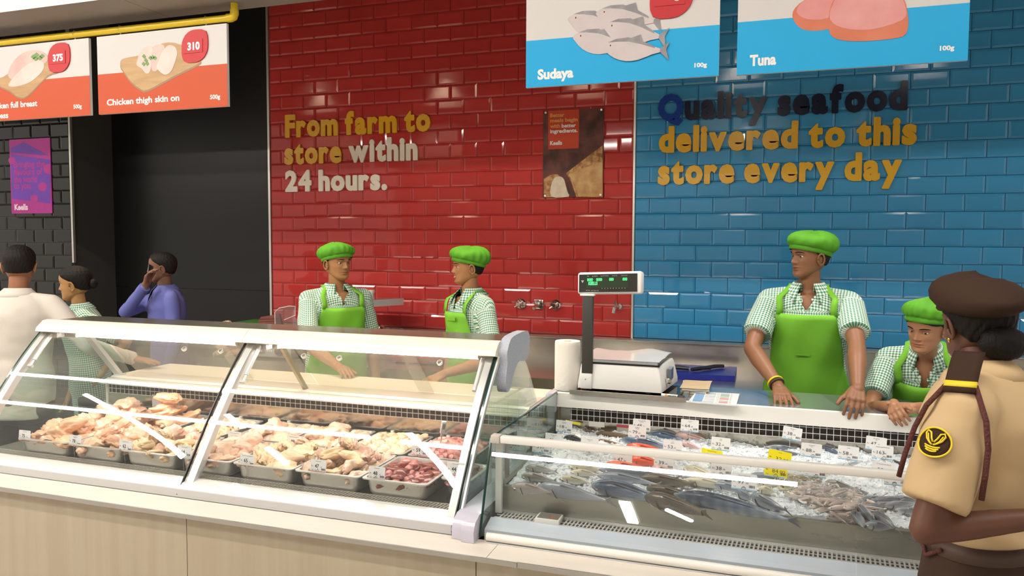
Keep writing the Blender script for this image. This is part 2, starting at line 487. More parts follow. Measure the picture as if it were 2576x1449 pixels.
def px(poly, Y):  # outline given on the photograph, placed on the real plane of the board
    return [tuple(at_y(x, y, Y)[[0, 2]]) for x, y in poly]
def decal(mb, poly, Y, m=0): mb.prism(px(poly, Y), Y, Y - .0006, 'y', m)
def smooth_poly(p, n=4):
    out = []; k = len(p)
    for i in range(k):
        a, b_, c, d = [np.array(p[(i + j - 1) % k], float) for j in range(4)]
        for t in np.linspace(0, 1, n, endpoint=False):
            out.append(tuple(.5 * ((2 * b_) + (-a + c) * t + (2 * a - 5 * b_ + 4 * c - d) * t * t + (-a + 3 * b_ - 3 * c + d) * t ** 3)))
    return out

def board(label, x0, x1, z0, z1, zs, mcol, hooks):
    t = thing('price_board', label, 'sign', ((x0 + x1) / 2, SY, z0), 'hanging price boards')
    b = MB(); b.box(x0, x1, SY - .004, SY + .012, z0, z1); b.obj('panel', M_signwhite, t, None)
    b = MB(); b.box(x0, x1, SY - .0047, SY - .0041, z0, zs); b.obj('colour_band', mcol, t, None)
    b = MB()
    for hx in hooks:
        b.tube([(hx, SY, z1 - .035), (hx + .004, SY - .004, 2.85), (hx, SY - .021, 2.87), (hx, SY - .012, 2.893), (hx, SY + .012, 2.893), (hx, SY + .021, 2.87), (hx - .006, SY, 2.85), (hx - .014, SY, z1 - .01)], .0012, 4)
    b.obj('hanging_wire', mat('clear_wire', (.7, .7, .68), .3), t)
    return t
def badge(t, cx, cz, s, txt, dx=0):
    "leaf shaped red price badge with flip digits"
    pts = []
    for k in range(24):
        w = 2 * PI * k / 24; r = 1.0
        c, q = math.cos(w), math.sin(w)
        e = 4.5 if (c > 0 and q > 0) or (c < 0 and q < 0) else 2.0
        r = (abs(c) ** e + abs(q) ** e) ** (-1 / e)
        pts.append((cx + s * r * c, cz + s * r * q))
    b = MB(); b.prism(pts, SY - .011, SY - .0048, 'y'); g = b.obj('price_badge', M_badge, t, None)
    b = MB(); b.box(cx - s * .80, cx + s * .62, SY - .0135, SY - .0112, cz - s * .42, cz + s * .42); b.obj('digit_holder', M_badge, g, None)
    b = MB(); text_into(b, txt, cx - s * .05 + dx, cz - s * .22, s * .44, bold=.045, y=SY - .0138, align='c'); b.obj('price_digits', M_inkwhite, g, None)
# -- chicken thigh
x0, x1 = -2.870, -1.988
t = board('orange and white hanging board for chicken thigh, second from the yellow rail end', x0, x1, 2.415, 2.846, 2.637, M_signred, (-2.70, -2.12))
Y1 = SY - .0049
bd = [(306, 150), (330, 143), (352, 138), (400, 112), (440, 108), (498, 130), (505, 148), (500, 160), (440, 190), (372, 226), (352, 222), (330, 205), (312, 180), (303, 165)]
b = MB(); decal(b, smooth_poly([(x, y + 5) for x, y in bd], 3), Y1); b.obj('board_edge_print', M_boardedge, t, None)
b = MB(); decal(b, smooth_poly(bd, 3), Y1 - .0006); b.obj('board_print', M_board, t, None)
b = MB()
decal(b, smooth_poly([(346, 150), (352, 132), (366, 118), (380, 116), (386, 130), (382, 150), (378, 178), (368, 185), (356, 172), (344, 164)], 3), Y1 - .0012, 0)
decal(b, smooth_poly([(384, 122), (398, 112), (412, 114), (414, 130), (404, 155), (396, 176), (384, 178), (380, 160)], 3), Y1 - .0018, 1)
decal(b, smooth_poly([(400, 150), (410, 128), (424, 114), (440, 118), (446, 134), (440, 158), (430, 180), (416, 188), (402, 180), (394, 168)], 3), Y1 - .0024, 0)
b.obj('chicken_print', [M_pmeat, M_pmeat2], t, None)
b = MB()
for x, y in ((362, 142), (367, 152), (378, 146), (384, 144), (370, 160), (361, 161), (390, 146)):
    decal(b, [(x - 5, y), (x, y - 6), (x + 5, y), (x + 1, y + 6)], Y1 - .0030)
b.obj('herb_print', M_pgreen, t, None)
b = MB(); text_into(b, 'Chicken thigh skin on', at_y(271, 268, SY)[0], 2.462, .033, w=at_y(453, 256, SY)[0] - at_y(271, 268, SY)[0], bold=.03, y=SY - .0052); b.obj('lettering', M_inkwhite, t, None)
b = MB(); text_into(b, '500g', at_y(530, 249, SY)[0], 2.458, .022, w=.066, bold=.03, y=SY - .0052); b.obj('lettering', M_inkwhite, t, None)
c = at_y(493, 117, SY); badge(t, c[0], c[2], .086, '310')
# -- chicken breast (runs out of the frame)
t = board('orange and white hanging board for chicken breast, at the frame edge', -3.81, -2.930, 2.415, 2.846, 2.637, M_signred, (-3.62, -3.03))
bd = [(-40, 190), (0, 196), (30, 180), (110, 140), (150, 150), (150, 178), (120, 190), (70, 240), (45, 243), (25, 228), (-10, 212)]
b = MB(); decal(b, smooth_poly([(x, y + 4) for x, y in bd], 3), Y1); b.obj('board_edge_print', M_boardedge, t, None)
b = MB(); decal(b, smooth_poly(bd, 3), Y1 - .0006); b.obj('board_print', M_board, t, None)
b = MB()
decal(b, smooth_poly([(20, 190), (30, 160), (55, 135), (90, 126), (118, 138), (115, 158), (80, 170), (40, 200)], 3), Y1 - .0012, 1)
decal(b, smooth_poly([(22, 212), (40, 188), (70, 162), (96, 152), (111, 160), (106, 180), (80, 204), (50, 216), (28, 218)], 3), Y1 - .0018, 0)
b.obj('chicken_print', [M_pmeat, M_pmeat2], t, None)
b = MB()
for x, y in ((84, 143), (92, 138), (100, 146), (106, 141), (90, 148)): decal(b, [(x - 7, y), (x, y - 6), (x + 7, y), (x, y + 6)], Y1 - .0024)
b.obj('herb_print', M_pgreen, t, None)
xr = at_y(96, 268, SY)[0]
b = MB(); text_into(b, 'Chicken full breast', xr, 2.488, .033, w=.40, bold=.03, y=SY - .0052, align='r'); b.obj('lettering', M_inkwhite, t, None)
b = MB(); text_into(b, 'skinless', at_y(23, 296, SY)[0], 2.430, .033, w=.165, bold=.03, y=SY - .0052, align='r'); b.obj('lettering', M_inkwhite, t, None)
b = MB(); text_into(b, '500g', at_y(187, 279, SY)[0], 2.458, .022, w=.062, bold=.03, y=SY - .0052); b.obj('lettering', M_inkwhite, t, None)
c = at_y(152, 146, SY); badge(t, c[0], c[2], .083, '375')
# -- herring board
t = board('blue and white hanging fish board printed with five silver fish', -.336, .519, 2.411, 2.846, 2.622, M_signblue, (-.2, .4))
def printed_fish(mb, hx, hy, tx, ty, h, lay):
    "side view of a fish printed from head (hx, hy) to tail (tx, ty), both photograph pixels on the board"
    d = np.array([tx - hx, ty - hy], float); Lq = np.hypot(*d); d /= Lq; n = np.array([d[1], -d[0]])
    def P(s, k): return tuple(np.array([hx, hy]) + d * s * Lq + n * k * h)
    top = [(0, -.02), (.06, .16), (.2, .38), (.38, .48), (.58, .36), (.78, .14), (.88, .06)]
    bot = [(.88, -.06), (.74, -.2), (.55, -.46), (.36, -.56), (.18, -.44), (.06, -.2)]
    decal(mb, smooth_poly([P(*q) for q in top + bot], 2), lay, 0)
    decal(mb, [P(*q) for q in [(.08, .2), (.2, .38), (.38, .485), (.58, .37), (.78, .15), (.78, .08), (.58, .22), (.38, .3), (.2, .26)]], lay - .0006, 1)
    decal(mb, [P(*q) for q in [(.86, .06), (1.0, .42), (.95, .05), (1.0, -.42), (.86, -.06)]], lay - .0003, 1)
    decal(mb, [P(.42, .46), P(.56, .64), P(.60, .36)], lay - .0003, 1)
    decal(mb, [P(.12 + .022 * math.cos(w), .08 + .085 * math.sin(w)) for w in np.linspace(0, 2 * PI, 10, endpoint=False)], lay - .0009, 2)
    decal(mb, [P(.12 + .010 * math.cos(w), .08 + .04 * math.sin(w)) for w in np.linspace(0, 2 * PI, 8, endpoint=False)], lay - .0013, 3)
M_peye = mat('printed_fish_eye', (.55, .42, .36), .5)
b = MB()
for i, f in enumerate(((1428, 46, 1590, 78, 66), (1499, 32, 1668, 56, 62), (1441, 92, 1600, 118, 62), (1519, 66, 1680, 96, 66), (1515, 118, 1684, 128, 58))):
    printed_fish(b, *f, Y1 - .0016 * i)
b.obj('fish_print', [M_pfish, M_pfishback, M_peye, M_inkblack], t, None)
b = MB(); text_into(b, 'Sudaya', at_y(1353, 200, SY)[0], at_y(1353, 200, SY)[2], .042, w=.168, bold=.045, y=SY - .0052); b.obj('lettering', M_inkwhite, t, None)
b = MB(); text_into(b, '100g', at_y(1747, 172, SY)[0], 2.452, .017, w=.052, bold=.04, y=SY - .0052); b.obj('lettering', M_inkwhite, t, None)
c = at_y(1690, -8, SY); badge(t, c[0], c[2], .092, '8', .028)
# -- tuna board
t = board('blue and white hanging fish board printed with red tuna steaks', .592, 1.444, 2.408, 2.846, 2.625, M_signblue, (.75, 1.3))
b = MB()
decal(b, smooth_poly([(1995, 48), (2000, 20), (2040, -8), (2100, -20), (2120, 20), (2110, 60), (2070, 76), (2020, 74)], 3), Y1, 1)
decal(b, smooth_poly([(2004, 30), (2020, 4), (2060, -14), (2100, -14), (2110, 18), (2080, 46), (2030, 48)], 3), Y1 - .0006, 0)
decal(b, smooth_poly([(2084, 62), (2092, 10), (2130, -40), (2200, -46), (2262, -20), (2283, 30), (2280, 84), (2240, 98), (2150, 104), (2096, 94)], 3), Y1 - .0012, 1)
decal(b, smooth_poly([(2088, 48), (2096, 8), (2130, -36), (2200, -42), (2258, -18), (2278, 20), (2270, 50), (2190, 74), (2120, 70)], 3), Y1 - .0018, 0)
b.obj('tuna_print', [M_ptuna, M_ptuna2], t, None)
b = MB(); text_into(b, 'Tuna', at_y(1886, 166, SY)[0], at_y(1886, 166, SY)[2], .042, w=.104, bold=.045, y=SY - .0052); b.obj('lettering', M_inkwhite, t, None)
b = MB(); text_into(b, '100g', at_y(2363, 134, SY)[0], 2.452, .017, w=.050, bold=.04, y=SY - .0052); b.obj('lettering', M_inkwhite, t, None)

# ------------------------------------------------------------------ slogans in cut-out letters on the tiles
M_gold = mat('gold_letter', (.70, .38, .012), .22, spec=.5)
M_ivory = mat('ivory_letter', (.74, .66, .56), .25, spec=.5)
M_navy = mat('navy_letter', (.005, .008, .028), .2, spec=.5)
M_bluelet = mat('blue_letter', (.006, .045, .30), .2, spec=.5)
def line(parent, txt, x0, x1, z, h, mats_):
    "cut-out letters, one object each, spread from x0 to x1; the letters stand on the tile faces"
    bold = .054; k = h / .70
    info = []
    for ch in txt:
        if ch == ' ': info.append((ch, None, 0, .22)); continue
        V, F = text_data(ch, bold, .0, 3)
        info.append((ch, (V, F), V[:, 0].min(), V[:, 0].max() - V[:, 0].min()))
    gap = .045
    tot = sum(i[3] for i in info) + gap * (len(info) - 1)
    kx = (x1 - x0) / tot; x = x0
    for n, (ch, d, mn, wd) in enumerate(info):
        if d is not None:
            V, F = text_data(ch, bold, .012 / k / 2, 3)
            b = MB(); b.add([(x + (p[0] - mn) * kx, -.0125 - p[2] * k, z + p[1] * k) for p in V], F)
            b.obj('letter', mats_[n] if isinstance(mats_, list) else mats_, parent, None)
        x += (wd + gap) * kx
s = thing('wall_slogan', 'gold and ivory cut-out slogan about farm freshness on the red tiles', 'lettering', (-2.15, -.006, 2.08), 'wall slogans')
line(s, 'From farm to', -2.755, -1.548, 2.50, .153, M_gold)
line(s, 'store within', -2.764, -1.648, 2.298, .153, [M_gold] * 6 + [M_ivory] * 6)
line(s, '24 hours.', -2.760, -1.893, 2.091, .143, M_ivory)
s = thing('wall_slogan', 'navy and gold cut-out slogan about seafood on the blue tiles', 'lettering', (.75, -.006, 2.07), 'wall slogans')
line(s, 'Quality seafood', .049, 1.485, 2.493, .150, [M_bluelet] + [M_navy] * 14)
line(s, 'delivered to this', .057, 1.540, 2.291, .150, M_gold)
line(s, 'store every day', .055, 1.467, 2.088, .150, M_gold)

# ------------------------------------------------------------------ posters
p = thing('poster', 'bread photograph poster with a red caption block on the red tiles', 'poster', (-.51, -.008, 2.008))
M_pdark = mat('poster_dark_print', (.05, .022, .016), .5, spec=.2, col2=(.16, .05, .04), vscale=9, detail=8)
M_pbread = mat('poster_bread_print', (.42, .22, .08), .5, spec=.2, col2=(.60, .38, .16), vscale=16, detail=8)
M_pcrust = mat('poster_crust_print', (.27, .10, .035), .5, spec=.2, col2=(.55, .32, .12), vscale=40, detail=8)
M_pcrumb = mat('poster_crumb_print', (.72, .60, .46), .5, spec=.2, var=.15, vscale=30)
M_pcap = mat('poster_red_print', (.52, .055, .02), .5, spec=.2)
b = MB(); b.box(-.717, -.304, -.014, -.006, 2.008, 2.588); b.obj('backing', M_pdark, p, None)
PY = -.0142
b = MB(); decal(b, [(1368, 450), (1385, 440), (1402, 438), (1420, 452), (1432, 496), (1368, 496)], PY); decal(b, [(1424, 436), (1450, 415), (1490, 385), (1516, 366), (1516, 496), (1450, 496), (1436, 455)], PY); b.obj('crust_print', M_pcrust, p, None)
b = MB(); decal(b, [(1430, 440), (1460, 425), (1500, 412), (1516, 405), (1516, 494), (1455, 494), (1445, 460)], PY - .0006); b.obj('bread_print', M_pbread, p, None)
b = MB(); decal(b, smooth_poly([(1386, 494), (1390, 455), (1404, 444), (1418, 450), (1426, 480), (1430, 494)], 3), PY - .0012); b.obj('crumb_print', M_pcrumb, p, None)
b = MB(); decal(b, [(1379, 279), (1457, 275), (1456, 373), (1379, 376)], PY - .0006); b.obj('caption_block', M_pcap, p, None)
b = MB(); g = mat('poster_gold_ink', (.62, .26, .03), .3)
def ptext(s, x, y, x2, h, m):
    a = at_y(x, y, PY); c = at_y(x2, y, PY)
    b = MB(); text_into(b, s, a[0], a[2], h, w=c[0] - a[0], bold=.035, y=PY - .0017); b.obj('lettering', m, p, None)
ptext('Better', 1384, 295, 1420, .024, g); ptext('meals begin', 1384, 308, 1453, .024, g); ptext('with', 1384, 322, 1409, .024, g)
ptext('better', 1413, 321, 1449, .024, M_inkwhite); ptext('ingredients.', 1384, 335, 1453, .024, M_inkwhite); ptext('Keells', 1384, 365, 1414, .026, M_inkwhite)
b = MB()
for x, z in ((-.70, 2.575), (-.32, 2.575), (-.70, 2.02), (-.32, 2.02)): b.lathe([(.001, .017), (.007, .017), (.007, 0)], 10, M=Matrix.Translation((x, 0, z)) @ Matrix.Rotation(PI / 2, 4, 'X'))
b.obj('standoff', M_trim, p)
p = thing('poster', 'purple and magenta poster on the black tiled pier', 'poster', (-4.87, -.402, 1.92))
M_pmag = mat('poster_magenta_print', (.36, .02, .22), .3, var=.1); M_ppur = mat('poster_purple_print', (.13, .035, .34), .3, var=.15)
b = MB(); b.box(-5.092, -4.655, -.4115, -.4055, 1.92, 2.514); b.obj('backing', M_pmag, p, None)
PY = -.4118
b = MB(); decal(b, [(27, 372), (60, 358), (124, 392), (27, 384)], PY); decal(b, [(27, 388), (127, 402), (127, 512), (30, 500)], PY); b.obj('purple_print', M_ppur, p, None)
b = MB()
for x, y, r in ((122, 425, 13), (107, 470, 11), (86, 500, 10), (30, 404, 9)):
    decal(b, [(x + (r * math.cos(w) if x + r * math.cos(w) < 127 else 127 - x), y + r * math.sin(w)) for w in np.linspace(0, 2 * PI, 16, endpoint=False)], PY - .0006)
b.obj('spot_print', M_pmag, p, None)
for s_, y in (('Bringing the', 422), ('flavours of', 441), ('the world', 459), ('to you.', 475)):
    a = at_y(35, y, PY); b = MB(); text_into(b, s_, a[0], a[2], .05, w=.028 * len(s_), bold=.03, y=PY - .001); b.obj('lettering', M_pmag, p, None)
a = at_y(37, 528, PY); b = MB(); text_into(b, 'Keells', a[0], a[2], .045, w=.145, bold=.04, y=PY - .001); b.obj('lettering', mat('pale_pink_ink', (.72, .55, .68), .4), p, None)
# ------------------------------------------------------------------ serve-over cases
M_case = mat('case_white_enamel', (.83, .81, .76), .25, spec=.5)
M_casewarm = mat('case_cream_enamel', (.82, .76, .64), .25, spec=.5)
M_casegrey = mat('case_grey_plastic', (.55, .55, .55), .4)
M_alu = mat('frame_pale_aluminium', (.74, .74, .73), .32, metal=.35)
M_steel = mat('stainless_steel', (.56, .53, .48), .26, metal=.9, bump=.03, bscale=30, rvar=.08, vscale=6)
M_steelback = mat('stainless_back_panel', (.44, .41, .35), .14, metal=.95, rvar=.1, vscale=9, bump=.04, bscale=14)
M_deck = mat('dark_deck_steel', (.16, .155, .145), .12, metal=.7, rvar=.06, vscale=10)
M_tubwall = mat('wet_steel_tub', (.36, .36, .31), .3, metal=.75, rvar=.12, vscale=5, bump=.04, bscale=10, stretch=(.5, 1, 3))
M_dark = mat('dark_recess', (.03, .022, .014), .7)
M_gasket = mat('black_gasket', (.02, .02, .02), .35)
M_cap = mat('speckled_blue_grey', (.50, .53, .60), .7, col2=(.42, .45, .53), vscale=160, detail=1)
M_bumper = mat('lavender_plastic', (.60, .58, .68), .18, coat=.3)
M_canopytop = mat('canopy_top_dark', (.16, .15, .12), .2)
M_wire = mat('bright_wire', (.66, .62, .54), .3, metal=.6)
G_front = glass('front_pane', (.985, .99, .985), 1.25, 0.0, .015)
G_rear = glass('rear_pane', (.90, .90, .87), 1.0, 0.0, .05)
G_end = glass('end_pane_green', (.80, .89, .85), 1.3, 0.0, .035)
M_gedge = mat('glass_edge_green', (.012, .05, .04), .1, spec=.8)
E_case = emis('case_tube_white', (.97, .95, .92), 30)
E_casef = emis('case_tube_cool', (.82, .92, 1.0), 26)
PROF = [(-2.285, 1.29), (-2.36, 1.21), (-2.44, 1.125), (-2.51, 1.04), (-2.565, .965), (-2.61, .89), (-2.665, .81), (-2.715, .745)]
_pc = np.polyfit([p[1] for p in PROF], [p[0] for p in PROF], 3)
def cy(z): return float(np.polyval(_pc, z))
def curve_strip(mb, x0, x1, z0, z1, off0, off1, m=0, n=16):
    "solid strip following the curved front between heights z0..z1; off0/off1 distance along the outward normal"
    A = []; B_ = []
    dp = np.polyder(_pc)
    for z in np.linspace(z0, z1, n):
        s = float(np.polyval(dp, z)); nl = math.hypot(1, s); ny, nz = -1 / nl, s / nl
        A.append((cy(z) + ny * off1, z + nz * off1)); B_.append((cy(z) + ny * off0, z + nz * off0))
    mb.prism(A + B_[::-1], x0, x1, 'x', m)
XL, XS, XRt = -2.505, -1.345, -.228
case = thing('meat_display_case', 'long curved-glass chilled case of raw chicken and meat trays', 'display case', (-1.37, -2.2, .0))
b = MB()
b.box(XL, XRt, -2.695, -2.647, .20, .765); b.box(XL, XRt, -2.647, -1.95, .20, .76); b.box(XL, XRt, -1.95, -1.56, .20, .975)
b.obj('cabinet_body', M_casewarm, case, None)
b = MB(); b.box(XL + .03, XRt - .02, -2.591, -1.955, .762, .79)
b.obj('deck', M_deck, case, None)
# slotted air grille along the front of the deck
b = MB(); b.box(XL + .03, XRt - .02, -2.645, -2.592, .765, .785, 1)
x = XL + .05
while x < XRt - .04:
    b.prism([(x, -2.643), (x + .006, -2.643), (x + .014, -2.594), (x + .008, -2.594)], .786, .7955, 'z', 0); x += .0132
b.box(XL + .03, XRt - .02, -2.647, -2.643, .765, .797, 0); b.box(XL + .03, XRt - .02, -2.594, -2.591, .765, .797, 0); b.box(XL + .03, XRt - .02, -2.619, -2.617, .786, .796, 0)
tag(b.obj('air_grille', [M_wire, M_dark], case, None), kind='stuff')
b = MB(); b.prism([(-2.6475, .797), (-2.6475, .766), (-2.707, .748), (-2.707, .772), (-2.69, .788)], XL + .01, XRt - .005, 'x'); b.obj('front_sill', M_case, case, None)
b = MB(); b.box(-.475, -.395, -2.7085, -2.7062, .753, .768); g = b.obj('maker_badge', M_case, case, None)
b = MB(); text_into(b, 'ARNEG', -.470, .7555, .010, w=.068, bold=.04, y=-2.709); b.obj('lettering', mat('badge_red_ink', (.55, .04, .03), .4), g, None)
b = MB(); b.box(XL + .01, XRt - .005, -2.716, -2.707, .742, .772); b.obj('kick_strip', M_casegrey, case, None)
# back of the well
b = MB(); b.box(XL + .03, XRt - .02, -1.962, -1.952, .79, .925); b.obj('back_panel', M_steelback, case, None)
b = MB(); b.box(XL + .03, XRt - .02, -1.955, -1.945, .925, .972, 0); b.obj('grille_backing', M_dark, case, None)
b = MB()
x = XL + .035
while x < XRt - .03:
    b.box(x - .0011, x + .0011, -1.970, -1.967, .924, .972); x += .0275
for z in (.925, .948, .971): b.box(XL + .03, XRt - .02, -1.972, -1.9695, z - .0012, z + .0012)
tag(b.obj('rear_grille', M_wire, case, None), kind='stuff')
# service shelf with its stepped front
b = MB(); b.prism([(-1.985, .970), (-1.985, .976), (-1.968, .980), (-1.968, .985), (-1.935, .992), (-1.918, .992), (-1.905, 1.0), (-1.50, 1.0), (-1.50, .978), (-1.95, .968)], XL, XRt + .012, 'x'); b.obj('service_shelf', M_casewarm, case, None)
b = MB(); b.box(XL, XRt, -1.9862, -1.9842, .9705, .9745); b.box(XL, XRt, -1.937, -1.933, .992, .9945); b.obj('shelf_trim', M_alu, case, None)
b = MB(); b.box(XRt + .012, XRt + .05, -1.92, -1.51, .955, 1.0, ch=.012); b.obj('shelf_end', M_bumper, case)
# canopy
for x0, x1 in ((XL, XS - .001), (XS + .001, XRt + .01)):
    b = MB(); b.prism([(-2.337, 1.279), (-2.330, 1.296), (-2.296, 1.326), (-2.270, 1.330), (-2.262, 1.322), (-2.262, 1.268), (-2.31, 1.272)], x0, x1, 'x', 0)
    b.obj('canopy_front', M_casewarm, case, 50)
b = MB(); b.prism([(-2.266, 1.3215), (-2.02, 1.322), (-2.005, 1.316), (-2.02, 1.308), (-2.262, 1.305)], XL, XRt, 'x'); b.obj('canopy_top', M_canopytop, case, 40)
b = MB(); b.prism([(-2.262, 1.3045), (-2.262, 1.268), (-2.20, 1.252), (-2.08, 1.252), (-2.02, 1.285), (-2.02, 1.3045)], XL, XRt, 'x'); b.obj('canopy_underside', M_casegrey, case, 40)
# tubes and end holders
for x0, x1 in ((-2.36, -1.455), (-1.235, -.325)):
    b = MB(); b.tube([(x0, -2.228, 1.2565), (x1, -2.228, 1.2565)], .0095, 12); t_ = b.obj('light_tube', E_case, case)
    for xa, xb in ((x0 - .075, x0 - .002), (x1 + .002, x1 + .05)):
        b = MB(); b.box(xa, xb, -2.245, -2.205, 1.243, 1.268, ch=.006); b.box(xa, xa + .02, -2.25, -2.16, 1.25, 1.275, ch=.004); b.obj('tube_holder', M_casegrey, case)
# two lifting doors: curved pane, side frames, gasket, gas strut
for x0, x1 in ((XL + .002, XS - .004), (XS + .004, XRt - .002)):
    b = MB(); curve_strip(b, x0, x1, .747, 1.292, .0, .006, 0, 28); d = b.obj('lifting_door', G_front, case, 50)
    b = MB(); curve_strip(b, x0 + .002, x0 + .034, .790, 1.280, -.030, -.0006); b.obj('door_frame', M_alu, d, 50)
    b = MB(); curve_strip(b, x1 - .034, x1 - .006, .790, 1.280, -.030, -.0006); b.obj('door_frame', M_alu, d, 50) if x1 > -.5 else None
    b = MB(); curve_strip(b, x1 - .0035, x1 + .0005, .747, 1.292, -.004, .0075); b.obj('gasket', M_gasket, d, 50)
    xs = x0 + .058
    b = MB(); b.tube([(xs, -2.300, 1.262), (xs, -2.352, 1.205), (xs, -2.394, 1.155)], .0088, 10); b.tube([(xs, -2.394, 1.155), (xs, -2.412, 1.133)], .0045, 8); b.tube([(xs - .014, -2.414, 1.130), (xs + .012, -2.414, 1.130)], .007, 8); b.obj('gas_strut', M_alu, d)
    b = MB(); b.box(xs - .03, xs + .03, -2.30, -2.255, 1.246, 1.276, ch=.005); b.tube([(xs - .03, -2.285, 1.27), (xs + .035, -2.285, 1.27)], .006, 8); b.obj('hinge', M_casegrey, d)
b = MB(); b.tube([(XRt - .052, -2.300, 1.262), (XRt - .052, -2.394, 1.155)], .0075, 10); b.obj('gas_strut', M_alu, case)
# rear posts and sliding panes with finger holes
for x in (XL + .02, XS):
    b = MB(); w_ = .02 if x < -2 else .008
    Pp = [(-2.10, 1.256), (-2.075, 1.256), (-1.868, .9995), (-1.893, .9995)]
    b.prism(Pp, x - w_, x + w_, 'x'); b.obj('rear_post', M_alu if x < -2 else mat('bronze_post', (.42, .36, .26), .3, metal=.6), case, None)
b = MB(); b.box(XL + .0, XL + .05, -1.90, -1.86, .985, 1.006, ch=.004); b.obj('post_foot', M_alu, case)
def rear_pane(x0, x1, off, hole):
    yz = lambda s: (-2.035 + s * .255 + off * .7, 1.262 - s * .262 + off * .7)
    b = MB(); (ya, za), (yb, zb) = yz(0), yz(1)
    b.prism([(ya, za), (yb, zb), (yb + .003, zb + .003), (ya + .003, za + .003)], x0, x1, 'x')
    p_ = b.obj('sliding_pane', G_rear, case, None)
    for hx in hole:
        yc, zc = yz(.36); Mx = Matrix.Translation((hx, yc, zc)) @ Matrix.Rotation(math.radians(45.8), 4, 'X')
        b = MB(); b.lathe([(.0085, -.004), (.0135, -.004), (.0135, .006), (.0085, .006), (.0085, -.004)], 18, M=Mx); b.obj('finger_ring', M_case, p_)
rear_pane(XL + .04, -1.72, 0, (-2.0, -1.78)); rear_pane(-1.80, XS - .01, .008, ())
rear_pane(XS + .01, -.72, 0, (-1.31, -1.12)); rear_pane(-.80, XRt - .01, .008, (-.62, -.28))
# glass ends
end_poly = [(cy(z) - .004, z) for z in np.linspace(.747, 1.285, 18)] + [(-2.02, 1.25), (-1.94, 1.19), (-1.86, 1.10), (-1.80, 1.02), (-1.775, .965), (-1.95, .955), (-1.95, .747)]
for x in (XL - .008, XRt + .003):
    b = MB(); b.prism(end_poly, x, x + .006, 'x'); e = b.obj('end_glass', G_end, case, None)
    b = MB(); curve_strip(b, x - .0006, x + .0066, .747, 1.285, .003, .0046); b.obj('glass_edge', M_gedge, e, 50)
b = MB(); curve_strip(b, XRt + .0095, XRt + .0165, .747, 1.285, -.012, .004); b.obj('end_frame', M_alu, case, 50)
# speckled end cap of the canopy
cap = [(-2.305, 1.283), (-2.298, 1.30), (-2.262, 1.336), (-2.19, 1.346), (-2.075, 1.348), (-2.035, 1.338), (-2.02, 1.31), (-2.026, 1.265), (-2.05, 1.238), (-2.095, 1.228), (-2.14, 1.236), (-2.175, 1.232), (-2.215, 1.205), (-2.265, 1.150), (-2.30, 1.140), (-2.318, 1.160), (-2.316, 1.20), (-2.302, 1.245)]
b = MB(); b.prism(smooth_poly(cap, 2), XRt + .010, XRt + .046, 'x'); b.obj('end_cap', M_cap, case, 50)
for yy in (-2.62,):
    b = MB(); b.tube([(XRt + .012, -2.62 + .0, .742), (XRt + .012, -2.62, .7425)], .001, 4)
b = MB(); b.prism([(-2.745, .742), (-2.748, .775), (-2.735, .80), (-2.70, .815), (-1.95, .815), (-1.95, .742)], XRt + .010, XRt + .050, 'x'); b.obj('bumper', M_bumper, case, 60)
# white clips on the back panel
for x in (-2.20, -1.93, -1.652, -1.38, -1.111, -.838, -.567):
    b = MB(); b.box(x - .0085, x + .0085, -1.972, -1.962, .843, .862, ch=.002); b.obj('clip', M_case, case)
    b = MB(); b.box(x - .0085, x + .0085, -1.972, -1.962, .803, .820, ch=.002); b.obj('clip', M_case, case)
# care sheets taped at the far end of the back panel
b = MB(); b.box(-2.19, -2.11, -1.964, -1.9625, .868, .93); b.obj('notice_sheet', M_signwhite, case, None)

# ------------------------------------------------------------------ fish case
FX0, FX1 = -.133, 2.45
fish_case = thing('fish_display_case', 'open-topped chilled case of whole fish on crushed ice', 'display case', (1.1, -2.2, 0))
b = MB()
b.box(FX0 + .01, FX1, -2.70, -2.55, .20, .755); b.box(FX0 + .01, FX1, -2.55, -1.73, .20, .785); b.box(FX0 + .01, FX1, -1.735, -1.42, .20, .985)
b.obj('cabinet_body', M_case, fish_case, None)
b = MB(); b.box(FX0 + .02, FX1, -2.633, -2.556, .755, .783, 1)
x = FX0 + .035
while x < 2.0:
    if not (.025 < x < .115):
        b.prism([(x, -2.629), (x + .0052, -2.629), (x + .0092, -2.578), (x + .004, -2.578)], .7835, .7875, 'z', 0)
    x += .0128
b.box(FX0 + .02, FX1, -2.637, -2.628, .755, .788, 0); b.box(FX0 + .02, FX1, -2.579, -2.556, .755, .788, 0); b.box(FX0 + .02, FX1, -2.6045, -2.602, .784, .7872, 0)
tag(b.obj('air_grille', [M_alu, M_dark], fish_case, None), kind='stuff')
b = MB(); b.box(.028, .112, -2.640, -2.575, .785, .803, ch=.004); g = b.obj('thermometer', M_case, fish_case)
b = MB(); b.prism([(.036, -2.632), (.106, -2.632), (.106, -2.585), (.036, -2.585)], .8032, .8042, 'z'); b.obj('display_window', mat('dim_display', (.12, .12, .10), .1), g, None)
b = MB(); text_into(b, '-3.6', .068, -2.628, .028, w=.024, bold=.0, xf=lambda q: (q[0], q[2] + 0, .8046)); b.obj('red_digits', emis('red_led', (1, .10, .04), .35), g, None)
M_sillblue = mat('sill_pale_blue', (.66, .74, .84), .12, coat=.4)
b = MB(); b.prism([(-2.637, .788), (-2.637, .76), (-2.698, .748), (-2.698, .768)], FX0 + .01, FX1, 'x'); b.obj('front_sill', M_sillblue, fish_case, None)
for x0, x1 in ((FX0 + .004, .984), (.988, FX1)):
    b = MB(); b.prism([(-2.712, .750), (-2.706, .750), (-2.601, 1.040), (-2.607, 1.040)], x0, x1, 'x'); b.obj('front_pane', G_front, fish_case, None)
